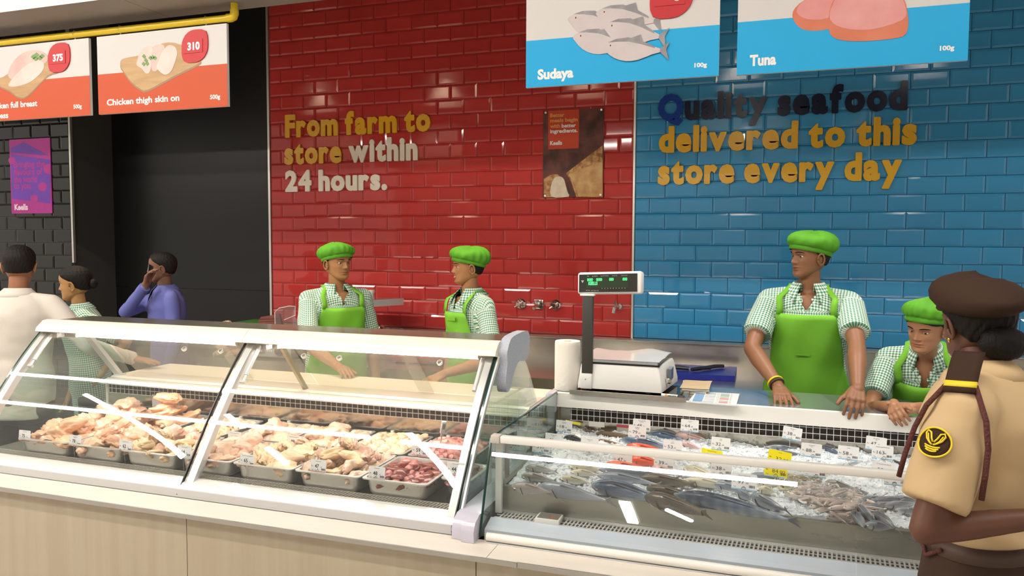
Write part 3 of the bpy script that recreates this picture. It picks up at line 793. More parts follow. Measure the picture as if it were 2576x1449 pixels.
b = MB(); b.box(FX0 + .035, FX1, -2.622, -2.592, 1.0345, 1.0575, ch=.003); b.obj('top_rail', M_case, fish_case)
b = MB(); b.box(FX0 + .002, FX0 + .034, -2.624, -2.590, 1.032, 1.060, ch=.004); b.obj('rail_end', mat('beige_plastic', (.62, .57, .50), .4), fish_case)
b = MB(); b.box(FX0 + .012, FX0 + .034, -2.60, -2.585, .79, 1.03, M=None); b.obj('corner_post', M_alu, fish_case, None)
b = MB(); b.box(FX0 + .034, FX0 + .040, -2.57, -2.535, .90, 1.03); b.obj('corner_seal', mat('grey_seal', (.30, .29, .26), .5), fish_case, None)
b = MB(); b.tube([(FX0 + .03, -2.728, .7575), (FX1, -2.728, .7575)], .0135, 12); b.obj('front_bar', M_case, fish_case)
b = MB(); b.box(FX0 + .03, FX1, -2.742, -2.715, .741, .7438); b.obj('bar_base', M_casegrey, fish_case, None)
b = MB(); b.prism([(-2.760, .742), (-2.764, .775), (-2.748, .803), (-2.71, .818), (-1.80, .818), (-1.80, .742)], FX0 - .047, FX0 - .003, 'x'); b.obj('bumper', M_bumper, fish_case, 60)
gp = [(-2.716, .747), (-2.612, 1.047), (-1.775, 1.045), (-1.775, .747)]
b = MB(); b.prism(gp, FX0 - .003, FX0 + .003, 'x'); e = b.obj('end_glass', G_end, fish_case, None)
b = MB()
for (a0, a1), (c0, c1) in zip(gp[:3], gp[1:]): b.tube([(FX0, a0, a1), (FX0, c0, c1)], .0042, 6)
b.obj('glass_edge', M_gedge, e)
# tub
b = MB()
b.box(FX0 + .018, FX1, -2.555, -2.550, .7855, .868); b.box(FX0 + .018, FX0 + .022, -2.55, -1.76, .7855, .868)
b.box(FX0 + .010, FX1, -2.558, -2.540, .8665, .870); b.box(FX0 + .006, FX0 + .024, -2.558, -1.76, .8665, .870); b.box(FX0 + .02, FX1, -2.55, -1.76, .79, .80)
b.obj('ice_tub', M_tubwall, fish_case, None)
b = MB(); b.box(FX0 + .02, FX1, -1.768, -1.757, .79, .925); b.obj('back_panel', M_steelback, fish_case, None)
b = MB(); b.box(FX0 + .06, FX1, -1.757, -1.748, .925, .985); b.obj('grille_backing', M_dark, fish_case, None)
b = MB(); x = FX0 + .066
while x < FX1:
    b.box(x - .0011, x + .0011, -1.769, -1.766, .926, .985); x += .0253
for z in (.926, .950, .974): b.box(FX0 + .06, FX1, -1.771, -1.7685, z - .0011, z + .0011)
tag(b.obj('rear_grille', M_alu, fish_case, None), kind='stuff')
M_shelfsteel = mat('shelf_steel_wall_reflection', (.50, .55, .60), .13, metal=.75)  # bluish base colour paints in the blue wall reflected by the steel
b = MB(); b.prism([(-1.782, .983), (-1.777, 1.043), (-1.770, 1.046), (-1.765, 1.046), (-1.765, .983)], FX0 + .004, FX1, 'x'); b.obj('shelf_fascia', M_case, fish_case, 50)
b = MB(); b.box(FX0 + .004, FX1, -1.7645, -1.42, .985, 1.0455); b.obj('service_shelf', M_shelfsteel, fish_case, None)
b = MB(); b.box(FX0 - .045, FX0 + .003, -1.80, -1.44, .955, 1.045, ch=.014); b.obj('shelf_end', M_bumper, fish_case)
b = MB(); b.box(FX0 - .036, FX0 - .006, -1.80, -1.765, .82, .96, ch=.008); b.obj('corner_post', M_bumper, fish_case)
# shelf edge notices behind the ice
b = MB(); b.box(.012, .082, -1.7715, -1.7695, .905, .927); b.obj('notice_card', mat('notice_pale', (.72, .72, .66), .5), fish_case, None)
b = MB(); b.box(.135, .205, -1.7715, -1.7695, .893, .922, 0); b.box(.135, .205, -1.7722, -1.7716, .912, .922, 1); b.obj('notice_card', [mat('notice_beige', (.42, .38, .30), .5), mat('notice_red', (.50, .05, .09), .5)], fish_case, None)
b = MB(); b.tube([(-.085, -1.80, .925), (-.02, -1.792, .915)], .006, 6); b.obj('yellow_tag', mat('yellow_plastic', (.80, .72, .05), .4), fish_case)

# ------------------------------------------------------------------ counter front
M_ledge = mat('ledge_pale_laminate', (.76, .70, .62), .35, col2=(.73, .67, .585), vscale=4, stretch=(1, 8, 1))
M_panel = mat('fascia_wood_grain', (.50, .435, .325), .45, col2=(.455, .385, .28), vscale=5, stretch=(5, 1, .22), detail=6)
M_edge = mat('edge_strip_metal', (.50, .48, .45), .35, metal=.7)
ctr = thing('counter_front', 'wood-grain counter front with a pale laminate ledge below both glass cases', 'counter', (-.4, -2.85, 0))
for x0, x1 in ((-2.62, -.062), (-.060, 2.6)):
    b = MB(); b.box(x0, x1, -2.850, -2.719, .728, .741); b.obj('ledge', M_ledge, ctr, None)
for x0, x1 in ((-2.62, .04), (.042, 2.6)):
    b = MB(); b.box(x0, x1, -2.8565, -2.8505, .7275, .7425 if x0 < 0 else .744); b.obj('edge_strip', M_edge, ctr, None)
for x0, x1 in ((-2.62, -2.302), (-2.298, -1.1995), (-1.1965, -.0995), (-.0965, 1.0015), (1.0045, 2.6)):
    b = MB(); b.box(x0, x1, -2.838, -2.818, .095, .7265); b.obj('fascia_panel', M_panel, ctr, None)
b = MB(); b.box(-2.62, 2.6, -2.79, -2.77, 0, .10); b.obj('kick_plate', M_edge, ctr, None)
# ------------------------------------------------------------------ rear worktop and its things
M_steelw = mat('worktop_steel', (.60, .56, .50), .22, metal=.85, rvar=.07, vscale=5, bump=.03, bscale=18)
M_chrome = mat('chrome', (.80, .78, .75), .08, metal=1.0)
M_whitepl = mat('white_plastic', (.80, .79, .76), .32)
M_blackpl = mat('black_plastic', (.022, .022, .024), .35)
wt = thing('rear_worktop', 'stainless steel worktop with upstand along the tiled wall', 'worktop', (0, -.43, 0))
b = MB(); b.box(-2.9, 2.7, -.86, -.03, .895, .93); b.obj('top', M_steelw, wt, None)
b = MB(); b.prism([(-.004, 1.078), (-.004, .93), (-.032, .93), (-.032, 1.055), (-.05, 1.060), (-.05, 1.068), (-.03, 1.078)], -2.9, 2.7, 'x'); b.obj('upstand', M_steelw, wt, None)
b = MB(); b.box(-2.9, 2.7, -.862, -.858, .86, .93); b.obj('front_edge', M_steelw, wt, None)
for x0, x1 in ((-2.9, -1.81), (-1.80, -.71), (-.70, .39), (.40, 1.49), (1.50, 2.7)):
    b = MB(); b.box(x0, x1, -.82, -.80, .12, .86); b.obj('door_panel', M_steelw, wt, None)
b = MB(); b.box(-2.9, 2.7, -.76, -.74, 0, .12); b.obj('plinth', M_blackpl, wt, None)

def Tm(x, y, z): return Matrix.Translation((x, y, z))
RX = Matrix.Rotation(PI / 2, 4, 'X')
# wall taps
t = thing('wall_mixer', 'chrome wall mixer with two cross handles and a square spout plate on the red tiles', 'tap', (-.745, -.01, 1.28))
for x in (-.873, -.624):
    h = MB(); h.lathe([(.001, .012), (.030, .012), (.037, .004), (.037, 0)], 24, M=Tm(x, -.006, 1.28) @ RX); h.lathe([(.001, .05), (.012, .05), (.016, .03), (.016, .01)], 14, M=Tm(x, -.006, 1.28) @ RX)
    hd = h.obj('tap_handle', M_chrome, t)
    b = MB()
    for a in (.6, .6 + PI / 2):
        c, s_ = math.cos(a), math.sin(a)
        b.tube([(x - .036 * c, -.05, 1.28 - .036 * s_), (x + .036 * c, -.05, 1.28 + .036 * s_)], .0045, 8)
    b.obj('cross_bar', M_chrome, hd)
b = MB(); b.box(-.770, -.708, -.018, -.006, 1.250, 1.312, ch=.002); b.obj('spout_plate', M_chrome, t)
b = MB(); b.tube([(-.739, -.01, 1.283), (-.739, -.09, 1.280), (-.741, -.13, 1.262)], .010, 12); b.obj('spout', M_chrome, t)
t = thing('bib_tap', 'small chrome bib tap on the red tiles beside the blue wall', 'tap', (-.197, -.01, 1.28))
b = MB(); b.lathe([(.001, .012), (.020, .012), (.026, .004), (.026, 0)], 20, M=Tm(-.190, -.006, 1.283) @ RX); b.obj('rosette', M_chrome, t)
b = MB(); b.tube([(-.190, -.01, 1.283), (-.196, -.06, 1.283), (-.204, -.085, 1.277), (-.210, -.088, 1.245)], .0105, 10); b.obj('spout', M_chrome, t)
b = MB(); b.tube([(-.198, -.06, 1.285), (-.202, -.066, 1.328)], .007, 10); b.obj('lever', M_chrome, t)
# mincer
t = thing('meat_mincer', 'steel meat mincer with a feed tray and white pusher on the rear worktop', 'mincer', (-1.83, -.35, .931))
my = -.38
b = MB(); b.box(-2.16, -1.91, my - .11, my + .13, .931, 1.17, ch=.02); b.obj('motor_housing', M_steelw, t)
b = MB(); b.prism([(-2.10, my - .12), (-1.80, my - .12), (-1.66, my + .16), (-2.08, my + .16)], 1.266, 1.312, 'z'); g = b.obj('feed_tray', M_steelw, t, None)
b = MB(); b.lathe([(.001, 1.375), (.024, 1.375), (.026, 1.368), (.020, 1.345), (.019, 1.312)], 18, M=Tm(-1.825, my, 0)); b.obj('pusher', mat('pusher_grey', (.62, .58, .52), .5), t)
b = MB(); b.lathe([(.026, 1.266), (.022, 1.255), (.021, 1.13), (.03, 1.10)], 20, M=Tm(-1.830, my, 0)); b.obj('throat', M_chrome, t)
b = MB(); b.tube([(-1.93, my, 1.095), (-1.925, my, 1.095), (-1.77, my, 1.095), (-1.765, my, 1.095)], [.026, .033, .033, .036], 18); b.obj('barrel', M_chrome, t)
b = MB(); b.tube([(-1.765, my, 1.095), (-1.745, my, 1.095)], .036, 20); b.tube([(-1.745, my, 1.095), (-1.73, my, 1.095)], [.040, .030], 20)
for a in range(3): b.box(-.008, .008, .03, .05, -.01, .01, M=Tm(-1.752, my, 1.095) @ Matrix.Rotation(a * 2.1, 4, 'X'))
b.obj('ring_nut', M_chrome, t)
b = MB(); b.lathe([(.001, .02), (.013, .018), (.015, 0)], 6, M=Tm(-1.93, my - .115, 1.155) @ RX); b.obj('wing_nut', M_chrome, t)
b = MB(); b.prism([(-1.975, .931), (-1.93, .931), (-1.945, 1.08), (-1.965, 1.08)], my - .03, my + .03, 'y'); b.obj('stand', M_chrome, t, None)
# slicer
t = thing('meat_slicer', 'meat slicer with clear guards and a ribbed plate coloured with the red tile reflection beside the mincer', 'slicer', (-2.45, -.45, .931))
b = MB(); b.box(-2.62, -2.28, -.62, -.25, .931, 1.02, ch=.02); b.obj('base', M_steelw, t)
G_guard = glass('guard_clear', (.86, .84, .84), 1.6, .02, .05)
b = MB(); pl = [(-2.64, 1.06), (-2.640, 1.14), (-2.62, 1.175), (-2.47, 1.20), (-2.43, 1.06)]; b.prism(pl, -.52, -.50, 'y'); g = b.obj('ribbed_plate', mat('plate_tile_reflection', (.24, .085, .07), .35), t, None)  # reddish brown is the red tiles' reflection put into the plate colour
b = MB()
for k in range(6): b.tube([(-2.635, -.522, 1.07 + k * .018), (-2.45, -.522, 1.082 + k * .018)], .0022, 5)
b.obj('ribs', mat('plate_tile_reflection', (.24, .085, .07), .35), g)
b = MB(); b.prism([(-2.47, 1.06), (-2.475, 1.215), (-2.44, 1.245), (-2.36, 1.262), (-2.31, 1.262), (-2.31, 1.19), (-2.28, 1.13), (-2.28, 1.06)], -.56, -.556, 'y'); gg = b.obj('clear_guard', G_guard, t, None)
b = MB(); b.tube([(-2.47, -.56, 1.06), (-2.475, -.56, 1.215), (-2.44, -.56, 1.245), (-2.36, -.56, 1.262), (-2.31, -.56, 1.262), (-2.31, -.56, 1.20), (-2.40, -.56, 1.165)], .0028, 6); b.obj('guard_edge', M_whitepl, gg)
b = MB(); b.prism([(-2.43, 1.06), (-2.28, 1.115), (-2.26, 1.16), (-2.26, 1.02), (-2.43, 1.02)], -.55, -.45, 'y'); b.obj('carriage', M_steelw, t, None)
b = MB(); b.lathe([(.001, .012), (.009, .012), (.009, 0)], 10, M=Tm(-2.36, -.55, 1.065) @ RX); b.obj('knob', M_blackpl, t)
# green crate
M_gcrate = mat('green_crate_plastic', (.06, .26, .03), .5)
t = thing('green_crate', 'green plastic crate on the far end of the rear worktop', 'crate', (-2.76, -.42, .931))
b = MB(); b.box(-2.86, -2.655, -.56, -.28, .931, 1.108); b.obj('crate_body', M_gcrate, t, None)
b = MB(); b.box(-2.865, -2.65, -.565, -.275, 1.109, 1.128, ch=.005); b.obj('crate_rim', M_gcrate, t)
# printer
t = thing('label_printer', 'pale grey label printer with a small screen behind the glass case', 'printer', (-2.36, -.74, .931))
M_pgrey = mat('printer_grey', (.42, .42, .40), .4)
b = MB(); b.box(-2.49, -2.18, -.80, -.60, .945, 1.03, ch=.008); b.obj('housing', M_pgrey, t)
b = MB(); b.box(-2.455, -2.38, -.803, -.8005, .965, 1.012); s_ = b.obj('screen', mat('dim_screen', (.08, .08, .07), .2), t, None)
b = MB(); b.box(-2.435, -2.40, -.8045, -.8033, .978, 1.0); b.obj('readout', mat('readout_grey', (.35, .36, .33), .4), s_, None)
b = MB(); b.lathe([(.001, .02), (.028, .02), (.032, 0)], 20, M=Tm(-2.265, -.80, .99) @ RX); b.obj('knob', M_blackpl, t)
b = MB()
for x in (-2.36, -2.345, -2.33): b.box(x - .005, x + .005, -.8025, -.8005, .982, .994)
b.obj('buttons', M_whitepl, t, None)
b = MB(); b.box(-2.48, -2.19, -.79, -.61, .931, .9445); b.obj('foot', M_blackpl, t, None)
# blue cutting board and the knives on it
t = thing('cutting_board', 'thick blue cutting board on the rear worktop behind the scale', 'board', (.4, -.45, .931))
M_bb = mat('blue_board_plastic', (.022, .035, .36), .32)
b = MB(); b.prism([(.05, -.642), (.577, -.586), (.575, -.25), (.05, -.29)], .931, .962, 'z'); b.obj('slab', M_bb, t, None)
for (ax, ay, bx, by, tx, ty, lab) in ((.20, -.50, .315, -.49, .46, -.478, 'black-handled knife on the blue board, nearest the scale'), (.335, -.535, .43, -.43, .50, -.352, 'black-handled knife lying slanted across the blue board'), (.41, -.43, .50, -.33, .56, -.27, 'black-handled knife at the rear corner of the blue board')):
    k = thing('knife', lab, 'knife', (ax, ay, .9625), 'knives on the blue board')
    b = MB(); b.tube([(ax, ay, .976), ((ax + bx) / 2, (ay + by) / 2, .978), (bx, by, .974)], [.010, .012, .0105], 8); b.obj('handle', M_blackpl, k)
    b = MB(); d = Vector((tx - bx, ty - by, 0)); n_ = Vector((-d.y, d.x, 0)).normalized() * .013
    b.prism([(bx + n_.x, by + n_.y), (bx - n_.x, by - n_.y), (tx, ty)], .971, .973, 'z'); b.obj('blade', M_chrome, k, None)
# paper roll
t = thing('paper_roll', 'tall white paper roll standing beside the weighing scale', 'roll', (-.106, -1.690, 1.046))
b = MB(); R_ = random.Random(2)
b.lathe([(.014, .0), (.0565, .0), (.0578, .006), (.0575, .10), (.0572, .20), (.0565, .214), (.0545, .2175), (.03, .2165), (.014, .215), (.014, .0)], 40, M=Tm(-.106, -1.690, 1.0465), wob=lambda i, w: 1 + .008 * math.sin(3 * w + i) + .004 * math.sin(7 * w + 2 * i)); b.obj('paper', mat('tissue_white', (.82, .78, .70), .85, bump=.25, bscale=60), t, 60)
b = MB(); b.lathe([(.0145, .001), (.0165, .001), (.0165, .2185), (.0145, .2185)], 24, M=Tm(-.106, -1.690, 1.0465)); b.obj('core', mat('card_core', (.60, .50, .38), .8), t)

# scale
t = thing('scale_tray', 'flat stainless tray carrying the weighing scale', 'tray', (.18, -1.62, 1.046))
b = MB(); b.prism([(-.065, -1.795), (.425, -1.800), (.405, -1.46), (-.06, -1.46)], 1.0465, 1.0495, 'z', 0)
b.prism([(-.068, -1.800), (.428, -1.805), (.425, -1.795), (-.065, -1.790)], 1.0465, 1.064, 'z', 0); b.box(.405, .425, -1.80, -1.46, 1.0465, 1.060, 0)
b.obj('tray_sheet', M_steel, t, None)
b = MB(); b.box(-.055, .40, -1.788, -1.47, 1.0497, 1.0525); b.obj('wet_mat', mat('wet_black_mat', (.02, .018, .015), .05, spec=.8), t, None)
sc = thing('weighing_scale', 'white counter scale with a green-lit customer display on a black column', 'scale', (.14, -1.58, 1.053))
b = MB()
for x in (-.02, .26):
    for y in (-1.71, -1.47): b.lathe([(.012, 0), (.012, .012)], 10, M=Tm(x, y, 1.0528))
b.obj('feet', M_blackpl, sc)
b = MB()
P0 = [(-.048, -1.735), (.318, -1.74), (.352, -1.42), (-.045, -1.42)]; P1 = [(-.038, -1.722), (.304, -1.726), (.335, -1.435), (-.036, -1.435)]
bm_ = [[(x, y, 1.0645) for x, y in P0], [(x, y, 1.085) for x, y in P0], [(x, y, 1.163) for x, y in P1], [(x * .97 + .004, y * .985 - .023, 1.172) for x, y in P1]]
b.grid(bm_, closed=True); b.add(bm_[0], [(3, 2, 1, 0)]); b.add(bm_[3], [(0, 1, 2, 3)])
o = b.obj('housing', M_whitepl, sc, 30)
bv = o.modifiers.new('bevel', 'BEVEL'); bv.width = .006; bv.segments = 2; bv.limit_method = 'ANGLE'
b = MB(); b.box(.3275, .345, -1.62, -1.54, 1.10, 1.15); b.obj('side_panel', mat('panel_bluegrey', (.16, .19, .24), .2), sc, None)
b = MB(); b.box(.325, .347, -1.655, -1.63, 1.09, 1.115, ch=.003); b.obj('side_catch', M_chrome, sc)
b = MB(); b.box(-.035, .306, -1.722, -1.437, 1.172, 1.181); b.obj('platter_gap', M_blackpl, sc, None)
b = MB(); b.prism([(-.032, -1.728), (.300, -1.735), (.318, -1.43), (-.032, -1.43)], 1.1815, 1.192, 'z'); b.obj('platter', mat('platter_steel', (.58, .62, .68), .2, metal=.8), sc, None)
b = MB(); G_ = []
for i in range(13):
    row = []
    for j in range(11):
        u, v = i / 12, j / 10
        x = -.03 + u * .335 + .02 * v * u; y = -1.727 + v * .305
        row.append((x, y, 1.1935 + .016 * v * (.5 + .5 * math.sin(7 * u + 3 * v)) * abs(math.sin(5 * u * v + 1))))
    G_.append(row)
b.grid(G_); b.obj('plastic_film', glass('cling_film', (.82, .79, .76), 1.8, .12, .35), sc, 180)
b = MB(); b.box(-.034, .017, -1.742, -1.70, 1.062, 1.13, ch=.004); cb = b.obj('column_socket', M_whitepl, sc)
b = MB(); b.lathe([(.001, .002), (.003, .002), (.003, 0)], 8, M=Tm(-.012, -1.742, 1.105) @ RX); b.obj('screw', M_chrome, cb)
b = MB(); b.box(-.030, .017, -1.738, -1.715, 1.128, 1.470, ch=.003); b.obj('column', mat('column_black', (.045, .043, .036), .45), sc)
b = MB(); b.box(-.040, .022, -1.742, -1.705, 1.4705, 1.4785, ch=.002); b.obj('column_collar', M_whitepl, sc)
Md = Tm(.0855, -1.70, 1.527) @ Matrix.Rotation(math.radians(-1.5), 4, 'Y') @ Matrix.Rotation(math.radians(-7), 4, 'X') @ Matrix.Rotation(math.radians(-9), 4, 'Z')
b = MB(); b.box(-.148, .148, -.022, .022, -.0485, .0485, ch=.012, M=Md); hd = b.obj('display_head', M_whitepl, sc)
b = MB(); b.box(-.137, .130, -.0245, -.0222, -.040, .038, M=Md); b.obj('display_bezel', mat('bezel_dark', (.03, .03, .026), .25), hd, None)
b = MB(); b.box(-.103, .090, -.0255, -.0247, -.023, .025, M=Md); b.obj('display_window', mat('display_green_dark', (.035, .055, .03), .15), hd, None)
E_led = emis('led_green', (.08, 1.0, .22), 1.6)
b = MB(); F_ = lambda q: tuple(Md @ Vector(q))
for s_, x, w_ in (('0000', -.098, .026), ('0000', -.056, .027), ('000', .004, .020), ('000', .065, .020)): text_into(b, s_, x, .008, .0125, w=w_, bold=.01, y=-.0258, xf=F_)
text_into(b, 'KEELLS', -.092, -.0085, .0135, w=.042, bold=.03, y=-.0258, xf=F_)
b.obj('led_digits', E_led, hd, None)
b = MB(); M_dim = mat('dim_print', (.45, .45, .42), .5)
for s_, x, z, w_ in (('TARE', -.100, .028, .010), ('kg WEIGHT', -.075, .028, .026), ('kg UNIT PRICE', -.035, .028, .036), ('Price Rs', .018, .028, .022), ('TOTAL PRICE', .058, .028, .028), ('MAX 15kg', -.103, -.034, .018), ('Min 40g e=2g', -.078, -.035, .034)): text_into(b, s_, x, z, .0035, w=w_, bold=.01, y=-.0258, xf=F_)
b.add([Md @ Vector(p) for p in ((-.127, -.0258, .012), (-.113, -.0258, .012), (-.120, -.0258, 0))], [(0, 1, 2)])
for k in range(9): b.add([Md @ Vector((-.03 + .013 * k + dx, -.0258, -.026 + dz)) for dx, dz in ((0, 0), (.003, 0), (.003, .003), (0, .003))], [(0, 1, 2, 3)])
b.obj('display_print', M_dim, hd, None)
# notebook, marker, price sheet
t = thing('notebook', 'brown paper-covered notebook under the edge of the scale', 'notebook', (.41, -1.5, 1.047))
Mk = Tm(.395, -1.53, 1.0465)
b = MB(); b.box(-.01, .105, -.10, .10, .015, .024, M=Mk @ Matrix.Rotation(.08, 4, 'Z')); b.obj('pages', mat('paper_cream', (.72, .66, .54), .8), t, None)
b = MB(); b.grid([[tuple(Mk @ Vector((-.012 + .125 * u, -.103 + .206 * v, .0262 + .008 * max(0, u - .7) + .006 * math.sin(3 * v) * u))) for v in np.linspace(0, 1, 9)] for u in np.linspace(0, 1, 9)]); o = b.obj('cover', mat('kraft_paper', (.46, .36, .22), .8, var=.15), t, 180)
b = MB(); b.box(-.01, .10, -.09, .09, 0, .0148, M=Mk); b.obj('lower_pages', mat('paper_cream'), t, None)
t = thing('marker_pen', 'fat marker pen with orange and white label lying on the scale tray', 'pen', (.37, -1.765, 1.06))
p0, p1 = Vector((.322, -1.758, 1.0605)), Vector((.418, -1.776, 1.0605)); d = p1 - p0
b = MB(); b.tube([p0, p0 + d * .72], .0078, 14); b.obj('barrel', M_whitepl, t)
b = MB(); b.tube([p0 + d * .17, p0 + d * .25], .0081, 14); b.obj('orange_band', mat('orange_print', (.85, .25, .02), .4), t)
b = MB(); b.tube([p0 + d * .721, p0 + d * .97, p0 + d], [.0082, .0082, .006], 14); b.obj('cap', M_blackpl, t)
b = MB(); text_into(b, 'HIGHPER-U', 0, 0, .0065, w=.048, bold=.03, xf=lambda q: tuple(p0 + d.normalized() * (.027 + q[0]) + Vector((-.14 * .0085, -.0087, q[2] - .001)))); b.obj('lettering', M_inkblack, t, None)
t = thing('price_sheet', 'laminated price sheet with a coloured table overhanging the service shelf', 'sheet', (.53, -1.7, 1.047))
b = MB(); b.prism([(.437, -1.808), (.627, -1.818), (.632, -1.57), (.45, -1.58)], 1.0467, 1.052, 'z'); b.obj('laminate', mat('laminate_white', (.74, .75, .76), .15), t, None)
b = MB(); cols = 0
def cell(x0, x1, y0, y1, m): b.add([(x0, y0, 1.0526), (x1, y0, 1.0526), (x1, y1, 1.0526), (x0, y1, 1.0526)], [(0, 1, 2, 3)], m)
cell(.452, .490, -1.795, -1.62, 0)
for i, y in enumerate(np.linspace(-1.795, -1.605, 9)):
    cell(.494, .536, y, y + .016, (1, 3, 1, 3, 1, 1, 3, 1, 1)[i]); cell(.541, .552, y, y + .016, 3)
    cell(.556, .592, y, y + .016, (2, 4, 3, 2, 4, 1, 5, 5, 1)[i]); cell(.596, .604, y, y + .016, 3)
b.obj('table_print', [mat('print_blue', (.16, .30, .48), .4), mat('print_greyblue', (.45, .52, .56), .4), mat('print_rose', (.62, .20, .24), .4), mat('print_pale', (.60, .62, .60), .4), mat('print_tan', (.50, .42, .30), .4), mat('print_green', (.30, .42, .25), .4)], t, None)
# ------------------------------------------------------------------ trays of chicken and meat
def rrect(w, d, r, n=4):
    out = []
    for cx, cy_, a0 in ((w / 2 - r, d / 2 - r, 0), (-w / 2 + r, d / 2 - r, PI / 2), (-w / 2 + r, -d / 2 + r, PI), (w / 2 - r, -d / 2 + r, 1.5 * PI)):
        for k in range(n + 1):
            a = a0 + PI / 2 * k / n; out.append((cx + r * math.cos(a), cy_ + r * math.sin(a)))
    return out
M_tray = mat('tray_steel', (.70, .69, .64), .38, metal=.7, rvar=.06, vscale=6)
_trays = {}
def tray_mesh(w, d, h):
    k = (round(w, 3), round(d, 3), h)
    if k not in _trays:
        b = MB(); R3 = lambda w_, d_, r, z: [(x, y, z) for x, y in rrect(w_, d_, r)]
        b.grid([R3(w, d, .018, h - .004), R3(w, d, .018, h), R3(w - .022, d - .022, .020, h), R3(w - .026, d - .026, .022, h - .006), R3(w - .036, d - .036, .026, .012), R3(w - .05, d - .05, .024, .001), R3(w - .07, d - .07, .02, 0)], closed=True)
        n = len(rrect(1, 1, .1)); b.f.append(tuple(b.n - n + i for i in range(n))); b.m.append(0)
        _trays[k] = b.mesh('tray', M_tray, 40)
    return _trays[k]

def ico(sub):
    bm = bmesh.new(); bmesh.ops.create_icosphere(bm, subdivisions=sub, radius=1)
    V = np.array([v.co[:] for v in bm.verts]); F = [tuple(v.index for v in f.verts) for f in bm.faces]; bm.free(); return V, F
ICO3, ICO2, ICO4 = ico(3), ico(2), ico(4)
def fbm(P, s, seed):
    return np.array([noise.noise(Vector(p) * s + Vector((seed * 7.3, seed * 3.1, seed))) for p in P])
def lump(kind, seed):
    V, F = ICO4 if kind not in ('dice', 'gizzard', 'liver') else ICO3
    P = V.copy(); r = np.random.default_rng(seed)
    n1 = fbm(V, 1.3, seed); n2 = fbm(V, 3.2, seed + 9); n3 = fbm(V, 6.5, seed + 4)
    n4 = fbm(V, 12, seed + 2); d = 1 + .26 * n1 + .17 * n2 + .10 * n3 - .07 * np.abs(n4) - .10 * np.exp(-(n2 / .07) ** 2)
    P = P * d[:, None]
    x = V[:, 0]
    if kind == 'drumstick':
        t = (x + 1) / 2; rad = .42 * (1 - t) ** .8 + .14 + .09 * np.exp(-((t - .97) / .06) ** 2)
        P = np.stack([x * .068, P[:, 1] * rad * .058 / .6, P[:, 2] * rad * .050 / .6], 1)
    elif kind == 'breast':
        t = (x + 1) / 2; rad = np.sqrt(np.clip(1 - (1.15 * (t - .42)) ** 2, .12, 1))
        P = np.stack([P[:, 0] * .082, P[:, 1] * .045 * rad + .014 * np.sin(2 * x), P[:, 2] * .024 * rad], 1)
    elif kind == 'thigh':
        P = np.stack([P[:, 0] * .062, P[:, 1] * .048, P[:, 2] * .026], 1)
        P[:, 2] += .010 * np.sin(P[:, 0] * 70 + 4 * n1) * .6
        P[:, 1] *= 1 + .25 * np.sin(P[:, 0] * 40 + seed)
    elif kind == 'wing':
        P = np.stack([P[:, 0] * .060, P[:, 1] * .024, P[:, 2] * .021], 1)
        P[:, 1] += .035 * np.abs(V[:, 0]) - .012
    elif kind == 'skin':
        P = np.stack([P[:, 0] * .060, P[:, 1] * .046, P[:, 2] * .020], 1)
        P[:, 2] += .009 * np.sin(P[:, 0] * 110 + 5 * n2) + .006 * np.sin(P[:, 1] * 130 + 3 * n1)
    elif kind == 'liver':
        P = np.stack([P[:, 0] * .036, P[:, 1] * .026, P[:, 2] * .014], 1)
    elif kind == 'gizzard':
        P = np.stack([P[:, 0] * .024, P[:, 1] * .019, P[:, 2] * .013], 1)
    elif kind == 'dice':
        q = np.sign(V) * np.abs(V) ** .6 * d[:, None]
        P = np.stack([q[:, 0] * .021, q[:, 1] * .016, q[:, 2] * .011], 1); P[:, 1] += .006 * np.sin(V[:, 0] * 3 + seed)
    return P, F
def meatmat(name, a, b_, **k):
    return mat(name, a, k.pop('rough', .30), spec=.5, col2=b_, vscale=k.pop('vscale', 26), detail=5, objvar=.13, bump=.22, bscale=90, coat=.12, **k)
M_tan = meatmat('chicken_tan_skin', (.80, .52, .29), (.79, .40, .25))
M_pink = meatmat('chicken_pink_flesh', (.82, .48, .31), (.86, .62, .43))
M_yel = meatmat('chicken_yellow_skin', (.85, .66, .36), (.84, .56, .36))
M_pale = meatmat('chicken_pale_skin', (.86, .65, .47), (.80, .46, .34))
M_salmon = meatmat('chicken_breast_salmon', (.82, .42, .22), (.85, .52, .32))
M_liver = meatmat('liver_dark_red', (.20, .035, .026), (.34, .085, .06), rough=.2)
M_red = meatmat('meat_red', (.55, .16, .14), (.68, .32, .27), rough=.25)
M_gizz = meatmat('gizzard_pink', (.66, .28, .24), (.74, .45, .38), rough=.25)
_pieces = {}
def piece_mesh(kind, m, var):
    k = (kind, m.name, var)
    if k not in _pieces:
        P, F = lump(kind, 11 + var * 5 + len(kind)); b = MB(); b.add(P, F); _pieces[k] = b.mesh('chicken_piece', m, 180, fix=False)
    return _pieces[k]
RF = random.Random(42)
